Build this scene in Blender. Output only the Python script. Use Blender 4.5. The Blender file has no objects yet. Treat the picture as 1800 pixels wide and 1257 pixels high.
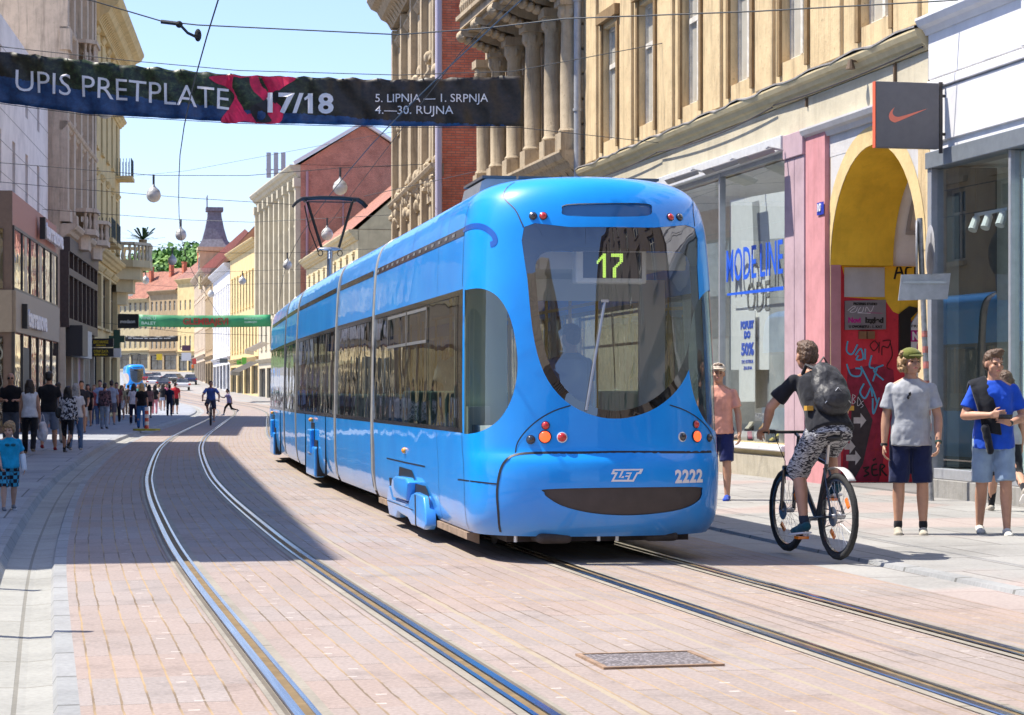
import bpy, bmesh, math, random
from mathutils import Vector, Matrix, geometry
import numpy as np
R = math.radians
PI = math.pi
sc = bpy.context.scene
COL = sc.collection
random.seed(7)

# ---------------------------------------------------------------- camera constants
F = 3700.0          # focal length in photo pixels
HX, HY = 900.0, 689.0
CAMZ = 1.45

def px_ray(x, y):
    return ((x - HX) / F, 1.0, (HY - y) / F)

def at(x, y, Y):
    """world point seen at photo pixel (x, y) at distance Y"""
    r = px_ray(x, y)
    return Vector((r[0] * Y, Y, CAMZ + r[2] * Y))

# ---------------------------------------------------------------- mesh builder
class MB:
    def __init__(self, M=None):
        self.v = []; self.f = []; self.m = []; self.uv = {}
        self.M = M; self.mi = 0
    def vert(self, p):
        p = Vector(p)
        if self.M is not None: p = self.M @ p
        self.v.append((p.x, p.y, p.z)); return len(self.v) - 1
    def face(self, idx, uv=None):
        self.f.append(tuple(idx)); self.m.append(self.mi)
        if uv: self.uv[len(self.f) - 1] = uv
    def poly(self, pts, uv=None):
        self.face([self.vert(p) for p in pts], uv); return self
    def box(self, x0, x1, y0, y1, z0, z1):
        if x0 > x1: x0, x1 = x1, x0
        if y0 > y1: y0, y1 = y1, y0
        if z0 > z1: z0, z1 = z1, z0
        i = [self.vert(p) for p in ((x0,y0,z0),(x1,y0,z0),(x1,y1,z0),(x0,y1,z0),(x0,y0,z1),(x1,y0,z1),(x1,y1,z1),(x0,y1,z1))]
        for a in ((0,3,2,1),(4,5,6,7),(0,1,5,4),(1,2,6,5),(2,3,7,6),(3,0,4,7)):
            self.face([i[k] for k in a])
        return self
    def obox(self, c, ax, ay, az):
        """box by centre and three half-axis vectors"""
        c, ax, ay, az = Vector(c), Vector(ax), Vector(ay), Vector(az)
        i = [self.vert(c + sx*ax + sy*ay + sz*az) for sz in (-1,1) for sx, sy in ((-1,-1),(1,-1),(1,1),(-1,1))]
        for a in ((0,3,2,1),(4,5,6,7),(0,1,5,4),(1,2,6,5),(2,3,7,6),(3,0,4,7)):
            self.face([i[k] for k in a])
        return self
    def prism(self, pts, axis, d0, d1):
        """extrude a 2-D outline; axis 'x': pts are (y,z), 'y': (x,z), 'z': (x,y)"""
        def P(p, d):
            return {'x': (d, p[0], p[1]), 'y': (p[0], d, p[1]), 'z': (p[0], p[1], d)}[axis]
        a = [self.vert(P(p, d0)) for p in pts]; b = [self.vert(P(p, d1)) for p in pts]
        n = len(pts)
        for k in range(n):
            self.face((a[k], a[(k+1) % n], b[(k+1) % n], b[k]))
        self.face(a[::-1]); self.face(b)
        return self
    def tube(self, path, r, n=8, caps=True, rr=None):
        path = [Vector(p) for p in path]
        rings = []
        up = Vector((0, 0, 1))
        prev = None
        for k, p in enumerate(path):
            if k == 0: d = path[1] - p
            elif k == len(path) - 1: d = p - path[k-1]
            else: d = (path[k+1] - path[k-1])
            if d.length < 1e-9: d = Vector((0,0,1))
            d.normalize()
            if prev is None:
                a = d.cross(up)
                if a.length < 1e-3: a = d.cross(Vector((1,0,0)))
            else:
                a = prev - d * prev.dot(d)
                if a.length < 1e-4: a = d.cross(up)
            a.normalize(); prev = a
            b = d.cross(a)
            rad = rr[k] if rr else r
            rings.append([self.vert(p + (a*math.cos(2*PI*j/n) + b*math.sin(2*PI*j/n))*rad) for j in range(n)])
        for k in range(len(rings)-1):
            for j in range(n):
                self.face((rings[k][j], rings[k][(j+1)%n], rings[k+1][(j+1)%n], rings[k+1][j]))
        if caps:
            self.face(rings[0][::-1]); self.face(rings[-1])
        return self
    def cyl(self, p0, p1, r0, r1=None, n=12):
        return self.tube([p0, p1], r0, n, True, [r0, r0 if r1 is None else r1])
    def lathe(self, prof, n=16, c=(0,0,0), axis=None, close=True):
        """profile of (r, h) round an axis (default z)"""
        c = Vector(c); ax = Vector(axis or (0,0,1)).normalized()
        a = ax.cross(Vector((0,0,1)))
        if a.length < 1e-3: a = Vector((1,0,0))
        a.normalize(); b = ax.cross(a)
        rings = []
        for r, h in prof:
            rings.append([self.vert(c + ax*h + (a*math.cos(2*PI*j/n)+b*math.sin(2*PI*j/n))*max(r,1e-4)) for j in range(n)])
        for k in range(len(rings)-1):
            for j in range(n):
                self.face((rings[k][j], rings[k][(j+1)%n], rings[k+1][(j+1)%n], rings[k+1][j]))
        if close:
            self.face(rings[0][::-1]); self.face(rings[-1])
        return self
    def ball(self, c, r, nu=12, nv=8, rot=None):
        if not hasattr(r, '__len__'): r = (r, r, r)
        c = Vector(c)
        rings = []
        for k in range(1, nv):
            th = PI*k/nv
            ring = []
            for j in range(nu):
                p = Vector((r[0]*math.sin(th)*math.cos(2*PI*j/nu), r[1]*math.sin(th)*math.sin(2*PI*j/nu), r[2]*math.cos(th)))
                if rot is not None: p = rot @ p
                ring.append(self.vert(c+p))
            rings.append(ring)
        tp = Vector((0,0,r[2])); bt = Vector((0,0,-r[2]))
        if rot is not None: tp = rot @ tp; bt = rot @ bt
        t = self.vert(c+tp); b = self.vert(c+bt)
        for k in range(len(rings)-1):
            for j in range(nu):
                self.face((rings[k][j], rings[k+1][j], rings[k+1][(j+1)%nu], rings[k][(j+1)%nu]))
        for j in range(nu):
            self.face((t, rings[0][j], rings[0][(j+1)%nu])); self.face((b, rings[-1][(j+1)%nu], rings[-1][j]))
        return self
    def rcone(self, p0, r0, p1, r1, n=12):
        """capsule with two radii"""
        p0, p1 = Vector(p0), Vector(p1)
        d = (p1-p0); L = d.length
        if L < 1e-6: return self.ball(p0, max(r0, r1))
        prof = []
        for k in range(5): a = PI/2*(1-k/4.0); prof.append((r0*math.cos(a), -r0*math.sin(a)))
        for k in range(5): a = PI/2*k/4.0; prof.append((r1*math.cos(a), L+r1*math.sin(a)))
        return self.lathe(prof, n, p0, d)
    def grid(self, fn, us, vs, uvfn=None, flip=False):
        idx = [[self.vert(fn(u, v)) for v in vs] for u in us]
        for i in range(len(us)-1):
            for j in range(len(vs)-1):
                q = (idx[i][j], idx[i+1][j], idx[i+1][j+1], idx[i][j+1])
                uv = None
                if uvfn: uv = [uvfn(us[i],vs[j]), uvfn(us[i+1],vs[j]), uvfn(us[i+1],vs[j+1]), uvfn(us[i],vs[j+1])]
                if flip:
                    q = q[::-1]
                    if uv: uv = uv[::-1]
                self.face(q, uv)
        return self
    def add(self, other):
        o = len(self.v); fo = len(self.f)
        self.v += other.v
        for k, f in enumerate(other.f):
            self.f.append(tuple(i+o for i in f)); self.m.append(other.m[k])
            if k in other.uv: self.uv[fo+k] = other.uv[k]
        return self
    def mesh(self, name, mats, smooth=None):
        me = bpy.data.meshes.new(name)
        me.from_pydata(self.v, [], self.f)
        if mats is None: mats = []
        elif not isinstance(mats, (list, tuple)): mats = [mats]
        for m in mats: me.materials.append(m)
        if len(mats) > 1: me.polygons.foreach_set('material_index', self.m)
        if self.uv:
            ul = me.uv_layers.new(name='UVMap')
            for fi, uv in self.uv.items():
                ls = me.polygons[fi].loop_start
                for k, c in enumerate(uv): ul.data[ls+k].uv = c
        if smooth is not None and len(me.polygons):
            me.polygons.foreach_set('use_smooth', [True]*len(me.polygons))
            if smooth < 179: me.set_sharp_from_angle(angle=R(smooth))
        me.validate(); me.update()
        return me
    def build(self, name, mats, parent=None, smooth=None, loc=None):
        o = bpy.data.objects.new(name, self.mesh(name, mats, smooth))
        COL.objects.link(o)
        if loc is not None: o.location = loc
        if parent is not None: o.parent = parent
        return o

def build_split(mb, name, mat, parent):
    """one object for every connected piece"""
    par = list(range(len(mb.v)))
    def fd(i):
        while par[i] != i: par[i] = par[par[i]]; i = par[i]
        return i
    for f in mb.f:
        for j in f[1:]: par[fd(j)] = fd(f[0])
    groups = {}
    for f in mb.f: groups.setdefault(fd(f[0]), []).append(f)
    for fs in groups.values():
        q = MB(); mp = {}
        for f in fs:
            for i in f:
                if i not in mp: mp[i] = q.vert(mb.v[i])
            q.face([mp[i] for i in f])
        q.build(name, mat, parent)

def tag(o, label=None, cat=None, group=None, kind=None):
    if label: o['label'] = label
    if cat: o['category'] = cat
    if group: o['group'] = group
    if kind: o['kind'] = kind
    return o

def thing(name, label, cat, loc=(0,0,0), rotz=0.0, group=None):
    o = bpy.data.objects.new(name, None)
    o.empty_display_size = 0.2
    COL.objects.link(o)
    o.location = loc; o.rotation_euler = (0, 0, rotz)
    return tag(o, label, cat, group)

def struct(o): o['kind'] = 'structure'; return o

def copy_tree(o, parent=None):
    c = o.copy(); COL.objects.link(c)
    if parent is not None: c.parent = parent
    for ch in list(o.children): copy_tree(ch, c)
    return c

def place_copy(src, name=None, loc=None, parent=None):
    c = src.copy(); COL.objects.link(c)
    if loc is not None: c.location = loc
    if parent is not None: c.parent = parent
    return c

def remesh(mb, name, mats, voxel, smooth_it=4, factor=0.5, parent=None, dec=None):
    """one continuous skin over a set of overlapping solids"""
    o = mb.build(name, None)
    m = o.modifiers.new('r', 'REMESH'); m.mode = 'VOXEL'; m.voxel_size = voxel
    if smooth_it:
        s = o.modifiers.new('s', 'SMOOTH'); s.iterations = smooth_it; s.factor = factor
    if dec:
        d = o.modifiers.new('d', 'DECIMATE'); d.ratio = dec
    dg = bpy.context.evaluated_depsgraph_get()
    me = bpy.data.meshes.new_from_object(o.evaluated_get(dg))
    me.name = name
    old = o.data
    o.modifiers.clear(); o.data = me
    bpy.data.meshes.remove(old)
    me.materials.clear()
    for mm in (mats if isinstance(mats, (list, tuple)) else [mats]): me.materials.append(mm)
    me.polygons.foreach_set('use_smooth', [True]*len(me.polygons))
    if parent is not None: o.parent = parent
    return o

def inside(p, poly):
    x, y = p; c = False; n = len(poly); j = n-1
    for i in range(n):
        xi, yi = poly[i]; xj, yj = poly[j]
        if (yi > y) != (yj > y) and x < (xj-xi)*(y-yi)/(yj-yi)+xi: c = not c
        j = i
    return c

def smooth_outline(pts, n=8, closed=True):
    """Catmull-Rom through the points"""
    P = [Vector((p[0], p[1])) for p in pts]; out = []
    N = len(P)
    for i in range(N if closed else N-1):
        if closed: a, b, c, d = P[(i-1)%N], P[i], P[(i+1)%N], P[(i+2)%N]
        else: a, b, c, d = P[max(i-1,0)], P[i], P[i+1], P[min(i+2,N-1)]
        for k in range(n):
            t = k/n
            q = 0.5*((2*b)+(c-a)*t+(2*a-5*b+4*c-d)*t*t+(3*b-a-3*c+d)*t*t*t)
            out.append((q.x, q.y))
    if not closed: out.append((P[-1].x, P[-1].y))
    return out

def cdt(points, outlines):
    """triangulate points with closed outlines as constraints -> verts2d, tris, region of each tri (index of outline or -1)"""
    vs = [Vector(p) for p in points]; es = []
    for ol in outlines:
        b = len(vs); vs += [Vector(p) for p in ol]
        n = len(ol); es += [(b+k, b+(k+1)%n) for k in range(n)]
    v, e, f, *_ = geometry.delaunay_2d_cdt(vs, es, [], 0, 1e-5)
    reg = []
    for t in f:
        cx = sum(v[i].x for i in t)/len(t); cy = sum(v[i].y for i in t)/len(t)
        r = -1
        for k, ol in enumerate(outlines):
            if inside((cx, cy), ol): r = k
        reg.append(r)
    return v, f, reg

# ---------------------------------------------------------------- materials
def new_mat(name):
    m = bpy.data.materials.new(name); m.use_nodes = True
    nt = m.node_tree
    return m, nt, nt.nodes['Principled BSDF']

def N(nt, typ, **kw):
    n = nt.nodes.new(typ)
    for k, v in kw.items():
        if k.startswith('i_'):
            key = k[2:].replace('_', ' ')
            n.inputs[int(key) if key.isdigit() else key].default_value = v
        else: setattr(n, k, v)
    return n

def c4(c): return (c[0], c[1], c[2], 1.0)

def ramp(nt, stops, interp='LINEAR'):
    r = nt.nodes.new('ShaderNodeValToRGB'); cr = r.color_ramp; cr.interpolation = interp
    while len(cr.elements) < len(stops): cr.elements.new(0.5)
    for e, (p, c) in zip(cr.elements, stops):
        e.position = p; e.color = c4(c) if hasattr(c, '__len__') else (c, c, c, 1)
    return r

def plain(name, col, rough=0.5, metal=0.0, spec=0.5, var=0.0, vscale=8.0, bump=0.0, bscale=60.0, coat=0.0, emit=None, estr=1.0):
    m, nt, b = new_mat(name)
    b.inputs['Base Color'].default_value = c4(col); b.inputs['Roughness'].default_value = rough
    b.inputs['Metallic'].default_value = metal; b.inputs['Specular IOR Level'].default_value = spec
    b.inputs['Coat Weight'].default_value = coat; b.inputs['Coat Roughness'].default_value = 0.05
    L = nt.links
    if var or bump:
        tc = N(nt, 'ShaderNodeTexCoord')
    if var:
        no = N(nt, 'ShaderNodeTexNoise', i_Scale=vscale, i_Detail=5.0, i_Roughness=0.6)
        L.new(tc.outputs['Object'], no.inputs['Vector'])
        lo = tuple(max(0, c*(1-var)) for c in col); hi = tuple(min(1, c*(1+var)) for c in col)
        rp = ramp(nt, [(0.3, lo), (0.7, hi)])
        L.new(no.outputs['Fac'], rp.inputs['Fac']); L.new(rp.outputs['Color'], b.inputs['Base Color'])
    if bump:
        n2 = N(nt, 'ShaderNodeTexNoise', i_Scale=bscale, i_Detail=4.0)
        L.new(tc.outputs['Object'], n2.inputs['Vector'])
        bp = N(nt, 'ShaderNodeBump', i_Strength=bump, i_Distance=0.02)
        L.new(n2.outputs['Fac'], bp.inputs['Height']); L.new(bp.outputs['Normal'], b.inputs['Normal'])
    if emit:
        b.inputs['Emission Color'].default_value = c4(emit); b.inputs['Emission Strength'].default_value = estr
    return m

def plaster(name, col, dirt=(0.12,0.09,0.06), amount=0.35, scale=0.6, rough=0.9, bump=0.25):
    """old render: cloudy tone, vertical streaks, patches of dirt"""
    m, nt, b = new_mat(name); L = nt.links
    tc = N(nt, 'ShaderNodeTexCoord')
    n1 = N(nt, 'ShaderNodeTexNoise', i_Scale=scale*2.2, i_Detail=8.0, i_Roughness=0.65)
    L.new(tc.outputs['Object'], n1.inputs['Vector'])
    mp = N(nt, 'ShaderNodeMapping'); mp.inputs['Scale'].default_value = (3.0, 3.0, 0.22)
    L.new(tc.outputs['Object'], mp.inputs['Vector'])
    n2 = N(nt, 'ShaderNodeTexNoise', i_Scale=scale*2.0, i_Detail=6.0, i_Roughness=0.7)
    L.new(mp.outputs['Vector'], n2.inputs['Vector'])
    n3 = N(nt, 'ShaderNodeTexNoise', i_Scale=scale*16, i_Detail=6.0, i_Roughness=0.7)
    L.new(tc.outputs['Object'], n3.inputs['Vector'])
    r1 = ramp(nt, [(0.32, tuple(c*0.80 for c in col)), (0.55, col), (0.8, tuple(min(1, c*1.12) for c in col))])
    L.new(n1.outputs['Fac'], r1.inputs['Fac'])
    r2 = ramp(nt, [(0.50, 0.0), (0.78, 1.0)])
    L.new(n2.outputs['Fac'], r2.inputs['Fac'])
    r3 = ramp(nt, [(0.58, 0.0), (0.72, 1.0)])
    L.new(n3.outputs['Fac'], r3.inputs['Fac'])
    mx = N(nt, 'ShaderNodeMath', operation='MAXIMUM'); 
    m3 = N(nt, 'ShaderNodeMath', operation='MULTIPLY'); m3.inputs[1].default_value = 0.6
    L.new(r3.outputs['Color'], m3.inputs[0])
    L.new(r2.outputs['Color'], mx.inputs[0]); L.new(m3.outputs[0], mx.inputs[1])
    ml = N(nt, 'ShaderNodeMath', operation='MULTIPLY'); ml.inputs[1].default_value = amount
    L.new(mx.outputs[0], ml.inputs[0])
    mix = N(nt, 'ShaderNodeMixRGB'); mix.inputs[2].default_value = c4(dirt)
    L.new(ml.outputs[0], mix.inputs[0]); L.new(r1.outputs['Color'], mix.inputs[1])
    L.new(mix.outputs[0], b.inputs['Base Color'])
    b.inputs['Roughness'].default_value = rough; b.inputs['Specular IOR Level'].default_value = 0.2
    bp = N(nt, 'ShaderNodeBump', i_Strength=bump, i_Distance=0.03)
    L.new(n3.outputs['Fac'], bp.inputs['Height']); L.new(bp.outputs['Normal'], b.inputs['Normal'])
    return m

def brick_mat(name, c1, c2, mortar, bw=0.26, bh=0.075, dirt=0.4):
    m, nt, b = new_mat(name); L = nt.links
    tc = N(nt, 'ShaderNodeTexCoord'); sp = N(nt, 'ShaderNodeSeparateXYZ'); cb = N(nt, 'ShaderNodeCombineXYZ')
    ad = N(nt, 'ShaderNodeMath', operation='ADD')
    L.new(tc.outputs['Object'], sp.inputs[0]); L.new(sp.outputs[0], ad.inputs[0]); L.new(sp.outputs[1], ad.inputs[1])
    L.new(ad.outputs[0], cb.inputs[0]); L.new(sp.outputs[2], cb.inputs[1])
    br = N(nt, 'ShaderNodeTexBrick', i_Scale=1.0)
    br.inputs['Color1'].default_value = c4(c1); br.inputs['Color2'].default_value = c4(c2); br.inputs['Mortar'].default_value = c4(mortar)
    br.inputs['Brick Width'].default_value = bw; br.inputs['Row Height'].default_value = bh; br.inputs['Mortar Size'].default_value = 0.008
    L.new(cb.outputs[0], br.inputs['Vector'])
    n1 = N(nt, 'ShaderNodeTexNoise', i_Scale=0.9, i_Detail=9.0, i_Roughness=0.75)
    L.new(tc.outputs['Object'], n1.inputs['Vector'])
    r1 = ramp(nt, [(0.36, tuple(c*(1-dirt) for c in (1,1,1))), (0.6, (1,1,1)), (0.75, (1.0,1.0,1.0))])
    L.new(n1.outputs['Fac'], r1.inputs['Fac'])
    mu = N(nt, 'ShaderNodeMixRGB', blend_type='MULTIPLY'); mu.inputs[0].default_value = 1.0
    L.new(br.outputs['Color'], mu.inputs[1]); L.new(r1.outputs['Color'], mu.inputs[2])
    n2 = N(nt, 'ShaderNodeTexNoise', i_Scale=2.6, i_Detail=8.0, i_Roughness=0.8)
    L.new(tc.outputs['Object'], n2.inputs['Vector'])
    r2 = ramp(nt, [(0.60, 0.0), (0.72, 0.55)])
    L.new(n2.outputs['Fac'], r2.inputs['Fac'])
    mx = N(nt, 'ShaderNodeMixRGB'); mx.inputs[2].default_value = c4(mortar)
    L.new(r2.outputs['Color'], mx.inputs[0]); L.new(mu.outputs[0], mx.inputs[1])
    L.new(mx.outputs[0], b.inputs['Base Color']); b.inputs['Roughness'].default_value = 0.92
    b.inputs['Specular IOR Level'].default_value = 0.15
    bp = N(nt, 'ShaderNodeBump', i_Strength=0.5, i_Distance=0.02)
    L.new(br.outputs['Fac'], bp.inputs['Height']); bp.invert = True
    L.new(bp.outputs['Normal'], b.inputs['Normal'])
    return m

def glass(name, tint=(0.8,0.85,0.85), refl=0.12, rough=0.01, wav=0.0, ior=1.5):
    """thin pane: part of the light passes straight through, part mirrors"""
    m = bpy.data.materials.new(name); m.use_nodes = True; nt = m.node_tree; L = nt.links
    nt.nodes.remove(nt.nodes['Principled BSDF'])
    out = nt.nodes['Material Output']
    tr = N(nt, 'ShaderNodeBsdfTransparent'); tr.inputs[0].default_value = c4(tint)
    gl = N(nt, 'ShaderNodeBsdfGlossy'); gl.inputs['Roughness'].default_value = rough
    gl.inputs['Color'].default_value = (1,1,1,1)
    fr = N(nt, 'ShaderNodeFresnel', i_IOR=ior)
    ge = N(nt, 'ShaderNodeNewGeometry'); io = N(nt, 'ShaderNodeMapRange')
    io.inputs[3].default_value = ior; io.inputs[4].default_value = 1/ior
    L.new(ge.outputs['Backfacing'], io.inputs[0]); L.new(io.outputs[0], fr.inputs['IOR'])
    ad = N(nt, 'ShaderNodeMath', operation='ADD', use_clamp=True); ad.inputs[1].default_value = refl
    L.new(fr.outputs[0], ad.inputs[0])
    mx = N(nt, 'ShaderNodeMixShader')
    L.new(ad.outputs[0], mx.inputs[0]); L.new(tr.outputs[0], mx.inputs[1]); L.new(gl.outputs[0], mx.inputs[2])
    L.new(mx.outputs[0], out.inputs['Surface'])
    if wav:
        tc = N(nt, 'ShaderNodeTexCoord')
        no = N(nt, 'ShaderNodeTexNoise', i_Scale=1.7, i_Detail=1.0)
        L.new(tc.outputs['Object'], no.inputs['Vector'])
        bp = N(nt, 'ShaderNodeBump', i_Strength=wav, i_Distance=0.05)
        L.new(no.outputs['Fac'], bp.inputs['Height']); L.new(bp.outputs['Normal'], gl.inputs['Normal'])
    return m

def text_mb(body, size, M, extrude=0.004, bold=0.0, shear=0.0, width=None, align='LEFT', space=1.0, sx=1.0):
    """lettering as a mesh builder; text runs along M's x, up M's y"""
    cu = bpy.data.curves.new('t', 'FONT'); cu.body = body; cu.size = size; cu.extrude = extrude; cu.offset = bold
    cu.shear = shear; cu.align_x = align; cu.space_character = space; cu.resolution_u = 3
    o = bpy.data.objects.new('t', cu); COL.objects.link(o)
    dg = bpy.context.evaluated_depsgraph_get()
    me = bpy.data.meshes.new_from_object(o.evaluated_get(dg))
    xs = [v.co.x for v in me.vertices] or [0, 1]
    k = sx
    if width: k = width/max(1e-6, max(xs)-min(xs))
    x0 = min(xs) if align == 'LEFT' else (0.0 if align == 'CENTER' else max(xs))
    mb = MB(M)
    for v in me.vertices: mb.vert(((v.co.x-x0)*k, v.co.y, v.co.z))
    for p in me.polygons: mb.face(list(p.vertices))
    bpy.data.objects.remove(o); bpy.data.curves.remove(cu); bpy.data.meshes.remove(me)
    return mb

def basis(o, x, y, z):
    """matrix with columns x, y, z at origin o"""
    x, y, z = Vector(x), Vector(y), Vector(z)
    return Matrix(((x.x,y.x,z.x,o[0]),(x.y,y.y,z.y,o[1]),(x.z,y.z,z.z,o[2]),(0,0,0,1)))

def strokes(paths, w, fn, n_sub=6):
    """hand-drawn lines: list of polylines of (a,b), painted as thin ribbons; fn maps (a,b) to a point"""
    mb = MB()
    for path in paths:
        q = smooth_outline(path, n_sub, closed=False) if len(path) > 2 else list(path)
        L, Rr = [], []
        for k, p in enumerate(q):
            a = q[max(k-1,0)]; b = q[min(k+1,len(q)-1)]
            dx, dy = b[0]-a[0], b[1]-a[1]; l = math.hypot(dx, dy) or 1e-6
            nx, ny = -dy/l*w/2, dx/l*w/2
            L.append(mb.vert(fn(p[0]+nx, p[1]+ny))); Rr.append(mb.vert(fn(p[0]-nx, p[1]-ny)))
        for k in range(len(q)-1): mb.face((L[k], Rr[k], Rr[k+1], L[k+1]))
    return mb
# ================================================================ camera, light, sky
cam_d = bpy.data.cameras.new('camera'); cam = bpy.data.objects.new('camera', cam_d); COL.objects.link(cam)
cam.location = (0, 0, CAMZ); cam.rotation_euler = (R(90), 0, 0)
cam_d.sensor_width = 36.0; cam_d.lens = 36.0*F/1800.0
cam_d.shift_y = (HY-628.5)/1800.0
cam_d.clip_start = 0.1; cam_d.clip_end = 9000.0
cam_d.dof.use_dof = True; cam_d.dof.focus_distance = 21.0; cam_d.dof.aperture_fstop = 11.0
sc.camera = cam

SUN_TO = Vector((-0.58, 0.09, 1.0)).normalized()
sl = bpy.data.lights.new('sun', 'SUN'); so = bpy.data.objects.new('sun', sl); COL.objects.link(so)
sl.energy = 4.7; sl.angle = R(0.5); sl.color = (1.0, 0.94, 0.84)
so.rotation_euler = (-SUN_TO).to_track_quat('-Z', 'Y').to_euler()
so.location = (-20, 5, 40)

w = bpy.data.worlds.new('World'); sc.world = w; w.use_nodes = True
nt = w.node_tree; bg = nt.nodes['Background']; bg.inputs['Strength'].default_value = 0.12
sky = nt.nodes.new('ShaderNodeTexSky'); sky.sky_type = 'NISHITA'; sky.sun_disc = False
sky.sun_elevation = math.asin(SUN_TO.z); sky.sun_rotation = math.atan2(SUN_TO.x, SUN_TO.y)
sky.altitude = 120; sky.air_density = 1.0; sky.dust_density = 1.0; sky.ozone_density = 1.2
tint = nt.nodes.new('ShaderNodeMixRGB'); tint.blend_type = 'MULTIPLY'; tint.inputs[0].default_value = 1.0; tint.inputs[2].default_value = (0.95, 0.98, 1.20, 1)
nt.links.new(sky.outputs[0], tint.inputs[1]); nt.links.new(tint.outputs[0], bg.inputs['Color'])

sc.render.engine = 'CYCLES'
sc.cycles.use_denoising = True
try: sc.cycles.denoiser = 'OPENIMAGEDENOISE'
except Exception: pass
sc.cycles.max_bounces = 10; sc.cycles.transparent_max_bounces = 16; sc.cycles.glossy_bounces = 4
sc.cycles.diffuse_bounces = 6; sc.cycles.caustics_reflective = False; sc.cycles.caustics_refractive = False
sc.cycles.sample_clamp_indirect = 6.0
sc.view_settings.view_transform = 'Standard'; sc.view_settings.look = 'None'
sc.view_settings.exposure = 0.88; sc.view_settings.gamma = 1.0

# ================================================================ the street's curve
CP = [(-140,32.5),(-60,14.9),(9.45,-0.4),(18.06,-2.29),(24.1,-3.5),(30,-4.62),(36.25,-5.72),(48.5,-7.67),(57,-8.93),(70,-10.65),(95,-13.6),
      (107,-15.0),(132,-17.9),(149,-20.3),(170,-24),(200,-31),(250,-43.0),(300,-53),(420,-76)]
def C(Y):
    for i in range(len(CP)-1):
        if Y <= CP[i+1][0] or i == len(CP)-2:
            (x0,y0),(x1,y1) = CP[i], CP[i+1]
            h = x1-x0; t = (Y-x0)/h
            def sl_(k):
                if k <= 0: return (CP[1][1]-CP[0][1])/(CP[1][0]-CP[0][0])
                if k >= len(CP)-1: return (CP[-1][1]-CP[-2][1])/(CP[-1][0]-CP[-2][0])
                return (CP[k+1][1]-CP[k-1][1])/(CP[k+1][0]-CP[k-1][0])
            m0, m1 = sl_(i)*h, sl_(i+1)*h
            if t > 1 or t < 0: return y0+(y1-y0)*t
            return (2*t**3-3*t*t+1)*y0+(t**3-2*t*t+t)*m0+(-2*t**3+3*t*t)*y1+(t**3-t*t)*m1
def dC(Y): return (C(Y+0.5)-C(Y-0.5))
def zg(Y):
    if Y < 100: return 0.0
    if Y < 300: return 6.2e-5*(Y-100)**2
    return 2.48+0.0248*(Y-300)
def P(Y, n, z=0.0):
    """point at street station Y, n metres to the right of the left track's centre line"""
    d = dC(Y); l = math.hypot(1, d)
    return Vector((C(Y)+n/l, Y-n*d/l, zg(Y)+z))
_ys = [-70+2.0*k for k in range(35)]+[k*0.75 for k in range(80)]+[60+1.5*k for k in range(40)]+[120+3*k for k in range(100)]
_s = {}
acc = 0; pv = None
for y_ in _ys:
    p_ = P(y_, 0)
    if pv is not None: acc += (p_-pv).length
    _s[y_] = acc; pv = p_

# ---------------------------------------------------------------- ground materials (UV: metres across, metres along)
def math_n(nt, op, a, b=None, c=None):
    n = nt.nodes.new('ShaderNodeMath'); n.operation = op
    for k, v in enumerate((a, b, c)):
        if v is None: continue
        if isinstance(v, (int, float)): n.inputs[k].default_value = v
        else: nt.links.new(v, n.inputs[k])
    return n.outputs[0]
def uv_nodes(nt):
    uv = N(nt, 'ShaderNodeUVMap'); sp = N(nt, 'ShaderNodeSeparateXYZ'); nt.links.new(uv.outputs[0], sp.inputs[0])
    return uv.outputs[0], sp.outputs[0], sp.outputs[1]

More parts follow.
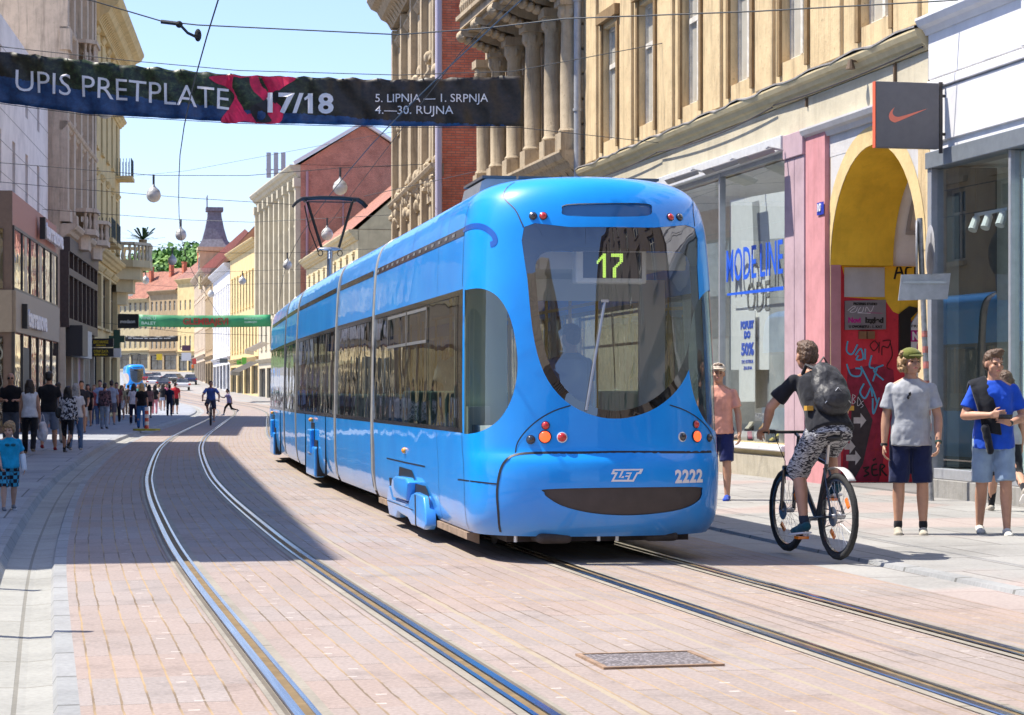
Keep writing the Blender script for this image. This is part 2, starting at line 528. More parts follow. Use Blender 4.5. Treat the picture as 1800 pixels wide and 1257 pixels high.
def paver_mat():
    m, nt, b = new_mat('paver_concrete'); L = nt.links
    uv, n_, s_ = uv_nodes(nt)
    wob = N(nt, 'ShaderNodeTexNoise', i_Scale=1.3, i_Detail=3.0); L.new(uv, wob.inputs['Vector'])
    wn = math_n(nt, 'MULTIPLY', math_n(nt, 'SUBTRACT', wob.outputs['Fac'], 0.5), 0.025)
    nn = math_n(nt, 'ADD', n_, wn)
    # long joints
    f = math_n(nt, 'FRACT', math_n(nt, 'DIVIDE', math_n(nt, 'ADD', nn, 20.0), 0.128))
    fine = N(nt, 'ShaderNodeTexNoise', i_Scale=9.0, i_Detail=5.0, i_Roughness=0.7); L.new(uv, fine.inputs['Vector'])
    jw = math_n(nt, 'MULTIPLY', fine.outputs['Fac'], 0.17)
    joint = math_n(nt, 'LESS_THAN', f, jw)
    # cross joints, staggered by panel
    panel = math_n(nt, 'FLOOR', math_n(nt, 'DIVIDE', math_n(nt, 'ADD', nn, 20.0), 0.768))
    st = math_n(nt, 'ADD', math_n(nt, 'DIVIDE', s_, 0.93), math_n(nt, 'MULTIPLY', panel, 0.37))
    g = math_n(nt, 'FRACT', st)
    gj = math_n(nt, 'LESS_THAN', g, math_n(nt, 'MULTIPLY', fine.outputs['Fac'], 0.018))
    # fine ridges across each strip
    rg = math_n(nt, 'FRACT', math_n(nt, 'DIVIDE', s_, 0.058))
    # tones: per strip-slab random, cloud, speckle
    cell = N(nt, 'ShaderNodeTexWhiteNoise', noise_dimensions='2D')
    cb = N(nt, 'ShaderNodeCombineXYZ')
    L.new(math_n(nt, 'FLOOR', math_n(nt, 'DIVIDE', math_n(nt, 'ADD', nn, 20.0), 0.128)), cb.inputs[0]); L.new(math_n(nt, 'FLOOR', st), cb.inputs[1])
    L.new(cb.outputs[0], cell.inputs['Vector'])
    cell2 = N(nt, 'ShaderNodeTexWhiteNoise', noise_dimensions='2D'); cb2 = N(nt, 'ShaderNodeCombineXYZ')
    L.new(panel, cb2.inputs[0]); L.new(math_n(nt, 'FLOOR', st), cb2.inputs[1]); L.new(cb2.outputs[0], cell2.inputs['Vector'])
    cl = N(nt, 'ShaderNodeTexNoise', i_Scale=0.45, i_Detail=7.0, i_Roughness=0.65); L.new(uv, cl.inputs['Vector'])
    t = math_n(nt, 'ADD', math_n(nt, 'MULTIPLY', cl.outputs['Fac'], 0.6), math_n(nt, 'ADD', math_n(nt, 'MULTIPLY', cell.outputs[0], 0.06), math_n(nt, 'MULTIPLY', cell2.outputs[0], 0.11)))
    hue = N(nt, 'ShaderNodeHueSaturation'); r = ramp(nt, [(0.2, (0.275,0.23,0.205)), (0.5, (0.325,0.268,0.24)), (0.8, (0.35,0.28,0.255))])
    L.new(t, r.inputs['Fac'])
    sp2 = N(nt, 'ShaderNodeTexNoise', i_Scale=42.0, i_Detail=3.0); L.new(uv, sp2.inputs['Vector'])
    rs = ramp(nt, [(0.3, 0.82), (0.7, 1.12)]); L.new(sp2.outputs['Fac'], rs.inputs['Fac'])
    mu = N(nt, 'ShaderNodeMixRGB', blend_type='MULTIPLY'); mu.inputs[0].default_value = 1.0
    L.new(r.outputs['Color'], hue.inputs['Color']); L.new(math_n(nt, 'ADD', 0.8, math_n(nt, 'MULTIPLY', cell2.outputs[0], 0.45)), hue.inputs['Saturation']); L.new(math_n(nt, 'ADD', 0.96, math_n(nt, 'MULTIPLY', cell.outputs[0], 0.07)), hue.inputs['Value']); L.new(hue.outputs[0], mu.inputs[1]); L.new(rs.outputs['Color'], mu.inputs[2])
    ridge = math_n(nt, 'MULTIPLY', math_n(nt, 'LESS_THAN', rg, 0.16), 0.22)
    m0 = N(nt, 'ShaderNodeMixRGB'); m0.inputs[2].default_value = (0.20,0.14,0.10,1); L.new(ridge, m0.inputs[0]); L.new(mu.outputs[0], m0.inputs[1])
    # joint fill: sand in places, dark grit in others
    jr = ramp(nt, [(0.40, (0.17,0.125,0.08)), (0.56, (0.36,0.255,0.14))])
    jn = N(nt, 'ShaderNodeTexNoise', i_Scale=0.8, i_Detail=3.0); L.new(uv, jn.inputs['Vector']); L.new(jn.outputs['Fac'], jr.inputs['Fac'])
    m1 = N(nt, 'ShaderNodeMixRGB'); L.new(joint, m1.inputs[0]); L.new(m0.outputs[0], m1.inputs[1]); L.new(jr.outputs['Color'], m1.inputs[2])
    m2 = N(nt, 'ShaderNodeMixRGB'); m2.inputs[2].default_value = (0.09,0.07,0.055,1); L.new(math_n(nt, 'MULTIPLY', gj, math_n(nt, 'GREATER_THAN', math_n(nt, 'ADD', cl.outputs['Fac'], math_n(nt, 'MULTIPLY', cell.outputs[0], 0.25)), 0.62)), m2.inputs[0]); L.new(m1.outputs[0], m2.inputs[1])
    # pale inlaid studs, two to a slab, down the middle of some strips
    q = math_n(nt, 'FRACT', math_n(nt, 'DIVIDE', math_n(nt, 'ADD', n_, 20.8), 0.86))
    sq = math_n(nt, 'FRACT', math_n(nt, 'DIVIDE', s_, 0.95))
    a1 = math_n(nt, 'LESS_THAN', q, 0.062)
    b1 = math_n(nt, 'LESS_THAN', sq, 0.03)
    q2 = math_n(nt, 'FRACT', math_n(nt, 'ADD', q, 0.945)); sq2 = math_n(nt, 'FRACT', math_n(nt, 'ADD', sq, 0.69))
    stud = math_n(nt, 'MAXIMUM', math_n(nt, 'MULTIPLY', a1, b1), math_n(nt, 'MULTIPLY', math_n(nt, 'LESS_THAN', q2, 0.062), math_n(nt, 'LESS_THAN', sq2, 0.03)))
    m3 = N(nt, 'ShaderNodeMixRGB'); m3.inputs[2].default_value = (0.68,0.62,0.56,1)
    L.new(math_n(nt, 'MULTIPLY', stud, math_n(nt, 'MULTIPLY', fine.outputs['Fac'], 0.8)), m3.inputs[0]); L.new(m2.outputs[0], m3.inputs[1])
    # two wider sand filled seams between the tracks
    sm_ = math_n(nt, 'MAXIMUM', math_n(nt, 'LESS_THAN', math_n(nt, 'ABSOLUTE', math_n(nt, 'SUBTRACT', nn, 0.97)), math_n(nt, 'MULTIPLY', fine.outputs['Fac'], 0.034)), math_n(nt, 'LESS_THAN', math_n(nt, 'ABSOLUTE', math_n(nt, 'SUBTRACT', nn, 2.02)), math_n(nt, 'MULTIPLY', fine.outputs['Fac'], 0.030)))
    ms = N(nt, 'ShaderNodeMixRGB'); ms.inputs[2].default_value = (0.33,0.275,0.20,1); L.new(sm_, ms.inputs[0]); L.new(m3.outputs[0], ms.inputs[1]); m3 = ms
    # oil and tyre stains
    stn = N(nt, 'ShaderNodeTexNoise', i_Scale=1.7, i_Detail=6.0, i_Roughness=0.75); L.new(uv, stn.inputs['Vector'])
    rst = ramp(nt, [(0.52, 1.0), (0.75, 0.66)]); L.new(stn.outputs['Fac'], rst.inputs['Fac'])
    m4 = N(nt, 'ShaderNodeMixRGB', blend_type='MULTIPLY'); m4.inputs[0].default_value = 1.0; L.new(m3.outputs[0], m4.inputs[1]); L.new(rst.outputs['Color'], m4.inputs[2])
    L.new(m4.outputs[0], b.inputs['Base Color'])
    b.inputs['Roughness'].default_value = 0.8; b.inputs['Specular IOR Level'].default_value = 0.3
    h = math_n(nt, 'SUBTRACT', math_n(nt, 'SUBTRACT', math_n(nt, 'MULTIPLY', sp2.outputs['Fac'], 0.3), joint), gj)
    bp = N(nt, 'ShaderNodeBump', i_Strength=0.6, i_Distance=0.012); L.new(h, bp.inputs['Height']); L.new(bp.outputs['Normal'], b.inputs['Normal'])
    return m

def slab_mat(name, c1, c2, cj, bw=1.0, bh=0.6, pink=0.0, off=0.5, jsize=0.012):
    m, nt, b = new_mat(name); L = nt.links
    uv, n_, s_ = uv_nodes(nt)
    br = N(nt, 'ShaderNodeTexBrick', i_Scale=1.0, offset=off)
    br.inputs['Color1'].default_value = c4(c1); br.inputs['Color2'].default_value = c4(c2); br.inputs['Mortar'].default_value = c4(cj)
    br.inputs['Brick Width'].default_value = bw; br.inputs['Row Height'].default_value = bh; br.inputs['Mortar Size'].default_value = jsize
    L.new(uv, br.inputs['Vector'])
    no = N(nt, 'ShaderNodeTexNoise', i_Scale=0.7, i_Detail=9.0, i_Roughness=0.7); L.new(uv, no.inputs['Vector'])
    rp = ramp(nt, [(0.3, 0.72), (0.52, 1.0), (0.75, 1.18)]); L.new(no.outputs['Fac'], rp.inputs['Fac'])
    mu = N(nt, 'ShaderNodeMixRGB', blend_type='MULTIPLY'); mu.inputs[0].default_value = 1.0
    L.new(br.outputs['Color'], mu.inputs[1]); L.new(rp.outputs['Color'], mu.inputs[2])
    last = mu.outputs[0]
    if pink:
        w2 = N(nt, 'ShaderNodeTexNoise', i_Scale=0.33, i_Detail=1.0); L.new(uv, w2.inputs['Vector'])
        r2 = ramp(nt, [(0.55, 0.0), (0.60, pink)]); L.new(w2.outputs['Fac'], r2.inputs['Fac'])
        mx = N(nt, 'ShaderNodeMixRGB'); mx.inputs[2].default_value = (0.38,0.27,0.235,1); L.new(r2.outputs['Color'], mx.inputs[0]); L.new(last, mx.inputs[1])
        last = mx.outputs[0]
    sp2 = N(nt, 'ShaderNodeTexNoise', i_Scale=30.0, i_Detail=4.0); L.new(uv, sp2.inputs['Vector'])
    rs = ramp(nt, [(0.3, 0.88), (0.7, 1.1)]); L.new(sp2.outputs['Fac'], rs.inputs['Fac'])
    m5 = N(nt, 'ShaderNodeMixRGB', blend_type='MULTIPLY'); m5.inputs[0].default_value = 1.0; L.new(last, m5.inputs[1]); L.new(rs.outputs['Color'], m5.inputs[2])
    # gum spots and stains
    vo = N(nt, 'ShaderNodeTexVoronoi', i_Scale=2.3); L.new(uv, vo.inputs['Vector'])
    rv = ramp(nt, [(0.035, 0.62), (0.05, 1.0)]); L.new(vo.outputs['Distance'], rv.inputs['Fac'])
    m6 = N(nt, 'ShaderNodeMixRGB', blend_type='MULTIPLY'); m6.inputs[0].default_value = 0.7; L.new(m5.outputs[0], m6.inputs[1]); L.new(rv.outputs['Color'], m6.inputs[2])
    L.new(m6.outputs[0], b.inputs['Base Color']); b.inputs['Roughness'].default_value = 0.75; b.inputs['Specular IOR Level'].default_value = 0.3
    bp = N(nt, 'ShaderNodeBump', i_Strength=0.5, i_Distance=0.012); bp.invert = True
    L.new(br.outputs['Fac'], bp.inputs['Height']); L.new(bp.outputs['Normal'], b.inputs['Normal'])
    return m

M_PAVER = paver_mat()
M_SLAB_R = slab_mat('stone_slabs_right', (0.27,0.262,0.245), (0.31,0.30,0.28), (0.15,0.14,0.13), 0.9, 1.25, 0.45, 0.33)
M_SLAB_L = slab_mat('stone_slabs_left', (0.27,0.28,0.30), (0.31,0.32,0.33), (0.12,0.12,0.12), 1.6, 2.4, 0.0, 0.4)
M_GUTTER = slab_mat('gutter_slabs', (0.29,0.285,0.255), (0.32,0.315,0.285), (0.2,0.19,0.16), 0.9, 1.05, 0.0, 0.0)
M_KERB = slab_mat('kerb_stone', (0.27,0.275,0.27), (0.30,0.30,0.295), (0.15,0.15,0.14), 0.9, 1.0, 0.0, 0.0, 0.02)
M_ASPH = plain('asphalt_base', (0.16,0.155,0.15), 0.9, var=0.25, vscale=0.5)
M_CONC = slab_mat('rail_bed_concrete', (0.26,0.235,0.19), (0.29,0.26,0.21), (0.14,0.12,0.09), 0.6, 3.0, 0.0, 0.0)
def steel_mat(name, col, rough):
    m, nt, b = new_mat(name); L = nt.links
    uv, n_, s_ = uv_nodes(nt)
    mp = N(nt, 'ShaderNodeMapping'); mp.inputs['Scale'].default_value = (60, 1.2, 1); L.new(uv, mp.inputs[0])
    no = N(nt, 'ShaderNodeTexNoise', i_Scale=1.0, i_Detail=6.0); L.new(mp.outputs[0], no.inputs['Vector'])
    rp = ramp(nt, [(0.3, tuple(c*0.75 for c in col)), (0.7, col)]); L.new(no.outputs['Fac'], rp.inputs['Fac'])
    L.new(rp.outputs['Color'], b.inputs['Base Color']); b.inputs['Metallic'].default_value = 1.0
    rr = ramp(nt, [(0.3, rough*1.5), (0.7, rough)]); L.new(no.outputs['Fac'], rr.inputs['Fac']); L.new(rr.outputs['Color'], b.inputs['Roughness'])
    return m
M_RAIL = steel_mat('polished_rail_steel', (0.62,0.64,0.68), 0.16)
M_GROOVE = plain('rusty_groove', (0.17,0.115,0.05), 0.9, var=0.3, vscale=6)

# ---------------------------------------------------------------- ground sheets
ys_all = sorted(_s)
def strip(name, ns, mat, z=None, y0=-70, y1=420, smooth=None):
    """ns: list of (n, z) across the street"""
    mb = MB(); ys = [y for y in ys_all if y0 <= y <= y1]
    idx = [[mb.vert(P(y, n, zz)) for n, zz in ns] for y in ys]
    for i in range(len(ys)-1):
        for j in range(len(ns)-1):
            mb.face((idx[i][j], idx[i][j+1], idx[i+1][j+1], idx[i+1][j]),
                    [(ns[j][0], _s[ys[i]]), (ns[j+1][0], _s[ys[i]]), (ns[j+1][0], _s[ys[i+1]]), (ns[j][0], _s[ys[i+1]])])
    return struct(mb.build(name, mat, smooth=smooth))

g = MB()
gx = [-3000,-1000,-400,-150,-60,-20,0,20,60,150,400,1000,3000]
gy = [-400,-100,0,60,100]+[100+20*k for k in range(1, 21)]+[600,900,1500,3000,6000]
g.grid(lambda x, y: (x, y, min(zg(y), 10.0)-0.12), gx, gy, flip=False)
struct(g.build('ground', M_ASPH))
strip('road', [(-1.5,0),(0,0.004),(1.5,0.008),(3.0,0.006),(4.62,0)], M_PAVER)
strip('gutter', [(-2.0,-0.035),(-1.75,-0.045),(-1.62,-0.035)], M_GUTTER)
strip('kerb_inner', [(-1.62,-0.035),(-1.6,0.0),(-1.5,0.0)], M_KERB)
strip('kerb_outer', [(-2.14,0.05),(-2.05,0.045),(-2.0,-0.035)], M_KERB)
strip('pavement_left', [(-2.14,0.05),(-4,0.06),(-7,0.07),(-11,0.08),(-26,0.1)], M_SLAB_L)
strip('road_margin', [(4.62,0),(5.12,0.0)], M_SLAB_R)
strip('kerb_right', [(5.12,0.0),(5.13,0.03),(5.26,0.035)], M_KERB)
strip('pavement_right', [(5.26,0.035),(7,0.05),(9,0.06),(13,0.07),(26,0.1)], M_SLAB_R)

def rail(n0, side):
    """grooved tram rail; side=-1 head lies to the left of the groove"""
    a = side
    z0 = 0.012
    def pr(x0, x1, z, zb=None): return [(n0+x0, z), (n0+x1, z if zb is None else zb)]
    bed = strip('rail_bed', [(n0-0.12,0.0125),(n0-0.066,0.0125)], M_CONC)
    bed2 = strip('rail_bed', [(n0+0.062,0.0125),(n0+0.12,0.0125)], M_CONC)
    head = [(n0-0.066,0.017),(n0-0.058,0.0215),(n0-0.012,0.0215),(n0-0.008,0.014)] if a < 0 else [(n0+0.008,0.014),(n0+0.012,0.0215),(n0+0.054,0.0215),(n0+0.062,0.017)]
    gro = [(n0-0.008,0.014),(n0+0.036,0.014)] if a < 0 else [(n0-0.036,0.014),(n0+0.008,0.014)]
    lip = [(n0+0.036,0.014),(n0+0.038,0.0195),(n0+0.062,0.0195)] if a < 0 else [(n0-0.066,0.0195),(n0-0.038,0.0195),(n0-0.036,0.014)]
    o = strip('tram_rail', head, M_RAIL); strip('tram_rail', gro, M_GROOVE); strip('tram_rail', lip, M_RAIL)
for n0, sd in ((-0.52,-1),(0.52,1),(3.07-0.52,-1),(3.07+0.52,1)): rail(n0, sd)

# a chequer-plate access cover between the tracks
def cover():
    p = at(1140, 1164, 5365/(1164-689.0)); Y0 = p.y
    m, nt_, b = new_mat('cast_iron_cover'); L = nt_.links
    tc = N(nt_, 'ShaderNodeTexCoord'); vo = N(nt_, 'ShaderNodeTexVoronoi', i_Scale=42.0); L.new(tc.outputs['Object'], vo.inputs['Vector'])
    rp = ramp(nt_, [(0.2, (0.40,0.36,0.35)), (0.5, (0.15,0.13,0.125))]); L.new(vo.outputs['Distance'], rp.inputs['Fac']); L.new(rp.outputs['Color'], b.inputs['Base Color'])
    b.inputs['Metallic'].default_value = 0.4; b.inputs['Roughness'].default_value = 0.6
    t = thing('access_cover', 'rectangular patterned iron access cover set in the paving between the tracks', 'manhole cover', (p.x, Y0, 0.012), math.atan(-dC(Y0)))
    f = MB()
    for a in ((-0.33,0.33,-0.30,-0.27),(-0.33,0.33,0.27,0.30),(-0.33,-0.30,-0.27,0.27),(0.30,0.33,-0.27,0.27)): f.box(a[0],a[1],a[2],a[3],-0.02,0.008)
    f.build('frame', plain('cover_frame', (0.30,0.20,0.13), 0.7, 0.3, var=0.3), t)
    q = MB(); q.box(-0.295,0.295,-0.265,0.265,-0.02,0.004); q.build('plate', m, t)
cover()
# ================================================================ the tram
def tram_paint():
    m, nt, b = new_mat('tram_blue_paint'); L = nt.links
    tc = N(nt, 'ShaderNodeTexCoord')
    n1 = N(nt, 'ShaderNodeTexNoise', i_Scale=1.3, i_Detail=6.0, i_Roughness=0.6); L.new(tc.outputs['Object'], n1.inputs['Vector'])
    r1 = ramp(nt, [(0.3, (0.005,0.265,0.80)), (0.7, (0.009,0.325,0.88))]); L.new(n1.outputs['Fac'], r1.inputs['Fac'])
    # road dust low down on the skirts
    sp = N(nt, 'ShaderNodeSeparateXYZ'); L.new(tc.outputs['Object'], sp.inputs[0])
    n2 = N(nt, 'ShaderNodeTexNoise', i_Scale=3.0, i_Detail=7.0, i_Roughness=0.7); L.new(tc.outputs['Object'], n2.inputs['Vector'])
    lo = N(nt, 'ShaderNodeMapRange'); lo.inputs[1].default_value = 0.15; lo.inputs[2].default_value = 0.75; lo.inputs[3].default_value = 0.5; lo.inputs[4].default_value = 0.0
    L.new(sp.outputs[2], lo.inputs[0])
    du = N(nt, 'ShaderNodeMath', operation='MULTIPLY'); L.new(lo.outputs[0], du.inputs[0]); L.new(n2.outputs['Fac'], du.inputs[1])
    mx = N(nt, 'ShaderNodeMixRGB'); mx.inputs[2].default_value = (0.30,0.29,0.30,1); L.new(du.outputs[0], mx.inputs[0]); L.new(r1.outputs['Color'], mx.inputs[1])
    L.new(mx.outputs[0], b.inputs['Base Color'])
    b.inputs['Roughness'].default_value = 0.35; b.inputs['Coat Weight'].default_value = 0.7; b.inputs['Coat Roughness'].default_value = 0.03
    b.inputs['Specular IOR Level'].default_value = 0.25
    mp = N(nt, 'ShaderNodeMapping'); mp.inputs['Scale'].default_value = (0.5, 0.9, 1.6); L.new(tc.outputs['Object'], mp.inputs[0])
    n3 = N(nt, 'ShaderNodeTexNoise', i_Scale=1.1, i_Detail=2.0); L.new(mp.outputs[0], n3.inputs['Vector'])
    bp = N(nt, 'ShaderNodeBump', i_Strength=0.10, i_Distance=0.08); L.new(n3.outputs['Fac'], bp.inputs['Height'])
    L.new(bp.outputs['Normal'], b.inputs['Coat Normal'])
    return m
T_BLUE = tram_paint()
T_SEAM = plain('tram_seam_black', (0.012,0.014,0.02), 0.5)
T_BLACK = plain('tram_black_trim', (0.012,0.012,0.013), 0.25, coat=0.6)
T_RUBBER = plain('tram_rubber', (0.02,0.02,0.02), 0.8)
T_GREYL = plain('tram_light_grey', (0.82,0.82,0.78), 0.45)
T_ALU = plain('tram_aluminium', (0.42,0.43,0.45), 0.35, 0.7, var=0.1)
T_DARKM = plain('tram_underframe', (0.05,0.04,0.035), 0.85, var=0.4)
T_RUST = plain('tram_dusty_steel', (0.24,0.17,0.12), 0.85, var=0.4)
T_BUMP = plain('tram_bumper_plastic', (0.055,0.042,0.038), 0.55, var=0.15, bump=0.1, bscale=200)
T_GLASS = glass('tram_side_glass', (0.40,0.46,0.43), 0.10, 0.012, wav=0.10)
T_WIND = glass('tram_windscreen_glass', (0.70,0.74,0.75), 0.10, 0.006, ior=1.6)
T_OVAL = glass('tram_cab_side_glass', (0.78,0.84,0.80), 0.04, 0.01)
T_FRIT = glass('tram_glass_border', (0.03,0.03,0.035), 0.12, 0.006, ior=1.6)
T_INNER = plain('tram_interior_grey', (0.60,0.62,0.60), 0.6)
T_FLOOR = plain('tram_floor', (0.16,0.17,0.18), 0.7)
T_SEAT = plain('tram_seat_green', (0.42,0.55,0.47), 0.5)
T_POLE = plain('tram_yellow_pole', (0.75,0.42,0.02), 0.4)
T_WHITE = plain('white_lettering', (0.80,0.78,0.78), 0.5)
T_RED = plain('red_lens', (0.55,0.02,0.015), 0.15, coat=1.0)
T_REDLIT = plain('red_lens_lit', (0.6,0.03,0.02), 0.2, emit=(1.0,0.10,0.02), estr=1.2)
T_DLENS = plain('dark_lens', (0.03,0.03,0.035), 0.12, coat=1.0)
T_AMBER = plain('amber_lens', (0.9,0.30,0.02), 0.25, coat=1.0)
T_RING = plain('chrome_ring', (0.75,0.75,0.72), 0.25, 0.3)
T_LED = plain('led_dots', (0.5,0.7,0.1), 0.5, emit=(0.50,0.75,0.13), estr=0.8)
T_LEDB = plain('led_board', (0.03,0.035,0.05), 0.5)

def lerp_tab(tab, z):
    if z <= tab[0][0]: return tab[0][1]
    for k in range(len(tab)-1):
        (a, b), (c, d) = tab[k], tab[k+1]
        if z <= c:
            # smooth through neighbours
            h = c-a; t = (z-a)/h
            def sl(i):
                if i <= 0 or i >= len(tab)-1:
                    i0 = max(0, min(i, len(tab)-2)); return (tab[i0+1][1]-tab[i0][1])/(tab[i0+1][0]-tab[i0][0])
                s0 = (tab[i][1]-tab[i-1][1])/(tab[i][0]-tab[i-1][0]); s1 = (tab[i+1][1]-tab[i][1])/(tab[i+1][0]-tab[i][0])
                return 0 if s0*s1 <= 0 else 2*s0*s1/(s0+s1)
            m0, m1 = sl(k)*h, sl(k+1)*h
            return (2*t**3-3*t*t+1)*b+(t**3-2*t*t+t)*m0+(-2*t**3+3*t*t)*d+(t**3-t*t)*m1
    return tab[-1][1]

W_TAB = [(0.20,1.07),(0.30,1.115),(0.5,1.14),(1.07,1.15),(2.40,1.125),(2.86,1.10),(3.0,1.08),(3.1,1.055),(3.18,1.02),(3.25,0.96),(3.31,0.86),(3.355,0.71),(3.38,0.52),(3.395,0.28),(3.40,0.02)]
T_TAB = [(0.20,0.13),(0.30,0.05),(0.45,0.01),(0.70,0.0),(0.86,0.02),(0.93,0.065),(1.0,0.075),(1.2,0.09),(2.0,0.16),(2.86,0.26),(3.02,0.30),(3.12,0.335),(3.2,0.375),(3.28,0.44),(3.34,0.55),(3.38,0.78),(3.40,1.15)]
TT, TP, TQ = 0.98, 2.0, 3.6
KZ = 0.973
W_TAB = [(CAMZ+(a-CAMZ)*KZ, b*KZ) for a, b in W_TAB]; T_TAB = [(CAMZ+(a-CAMZ)*KZ, b) for a, b in T_TAB]
kz = lambda z: CAMZ+(z-CAMZ)*KZ
ZTOP = W_TAB[-1][0]-0.002; ZBOT = W_TAB[0][0]
def cab_w(z): return lerp_tab(W_TAB, z)
def cab_t0(z): return lerp_tab(T_TAB, z)
def cabS(u, z):
    """tram skin: |u|<=1 wraps the rounded end, beyond that one unit is a metre along the side"""
    Wd = cab_w(z); a = max(-1, min(1, u))*PI/2
    x = Wd*math.copysign(abs(math.sin(a))**(2/TP), a)
    t = cab_t0(z)+TT-TT*max(0.0, math.cos(a))**(2/TQ)
    if abs(u) > 1: t = cab_t0(z)+TT+(abs(u)-1)
    # the side runs straight: fade the rake out along the side
    return Vector((x, t, z))
def cabN(u, z):
    e = 1e-3
    a = cabS(u+e, z)-cabS(u-e, z); b = cabS(u, min(ZTOP-0.003, z+e))-cabS(u, z-e)
    n = a.cross(b)
    n.normalize(); return n
def cabP(u, z, off=0.0): return cabS(u, z)+cabN(u, z)*off if off else cabS(u, z)
def x2u(x, z): return 2/PI*math.asin(max(-1, min(1, x/cab_w(z))))
def cabX(x, z, off=0.0): return cabP(x2u(x, z), z, off)

# stations of the joints along the right-hand track
NT = 3.07
PC = Vector((0.832, 17.6, 0.0))
J = [PC]+[P(s, NT) for s in (24.45, 28.55, 35.7, 39.3, 46.3)]
for j_ in J: j_.z = 0.0
def axis(k):
    d = (J[k+1]-J[k]); L = d.length; d.normalize(); return d, L
D1, L1 = axis(0)
ROT1 = math.atan2(-D1.x, D1.y)
tram = thing('tram', 'long bright blue articulated tram showing 17 in its rounded end window', 'tram', tuple(PC), ROT1)
RT1 = Vector((D1.y, -D1.x, 0))
def tram_w(p): return PC+RT1*p.x+D1*p.y+Vector((0,0,p.z))
def proj(p):
    return (HX+F*p.x/p.y, HY-F*(p.z-CAMZ)/p.y)
def px2cab(x, y, u=0.0, z=2.0):
    """skin parameters seen at a photo pixel"""
    for _ in range(30):
        q = proj(tram_w(cabS(u, z))); ex, ey = x-q[0], y-q[1]
        if abs(ex)+abs(ey) < 0.05: break
        e = 1e-3
        qu = proj(tram_w(cabS(u+e, z))); qz = proj(tram_w(cabS(u, z+e)))
        a, b, c, d = (qu[0]-q[0])/e, (qz[0]-q[0])/e, (qu[1]-q[1])/e, (qz[1]-q[1])/e
        det = a*d-b*c
        if abs(det) < 1e-6: break
        du, dz = (ex*d-b*ey)/det, (a*ey-c*ex)/det
        s = min(1.0, 0.4/max(1e-6, abs(du)), 0.4/max(1e-6, abs(dz)))
        u += du*s; z = max(ZBOT, min(ZTOP-0.02, z+dz*s))
    return (u, z)
def seq(pxs, u0, z0):
    out = []; u, z = u0, z0
    for x, y in pxs:
        u, z = px2cab(x, y, u, z); out.append((u, z))
    return out

SEAM_U = px2cab(812, 640, -1.0, 1.6)[0]
END1 = 1+(L1-TT-0.10)-0.15        # u of the far end of section one
wind = smooth_outline(seq([(921,399),(1000,399),(1075,399),(1150,400),(1221,401),(1226,470),(1229,540),(1225,600),(1212,648),(1190,686),(1155,716),(1115,732),(1080,736),(1045,731),(1005,713),(972,682),(950,640),(936,580),(927,490)], 0.0, 2.7), 3)
glz = smooth_outline(seq([(960,443),(1020,442),(1080,442),(1140,442),(1195,443),(1211,458),(1213,480),(1216,540),(1212,600),(1200,640),(1180,674),(1148,702),(1112,718),(1080,722),(1048,717),(1012,700),(985,672),(963,632),(950,575),(943,500),(942,462)], 0.0, 2.5), 3)
# side windows, in (u, z) on the left; the right is the mirror image
ZB, ZT = kz(1.085), kz(2.375)
oval = smooth_outline(seq([(822,509),(845,507),(868,516),(886,536),(899,566),(907,604),(910,640),(907,672),(898,704),(882,732),(862,750),(840,760),(822,763)], -1.0, 2.0), 3, closed=False)
ovaz = [min(z, ZT+0.02) for u, z in oval]
uo = min(u for u, z in oval)
band_u1 = SEAM_U-0.02
oval = [(band_u1+0.05, oval[0][1])]+oval+[(band_u1+0.05, oval[-1][1])]
band = [(-END1+0.02, ZB), (band_u1, ZB), (band_u1, ZT), (-END1+0.02, ZT)]
mir = lambda ol: [(-u, z) for u, z in ol][::-1]
strip_o = smooth_outline(seq([(996,359),(1070,357),(1138,358),(1146,368),(1138,379),(1070,381),(996,379),(988,369)], 0.0, 3.0), 3)
bump_o = smooth_outline(seq([(962,860),(1090,857),(1225,856),(1234,862),(1230,878),(1205,893),(1160,902),(1100,906),(1040,902),(990,890),(962,874),(957,866)], 0.0, 0.55), 4)

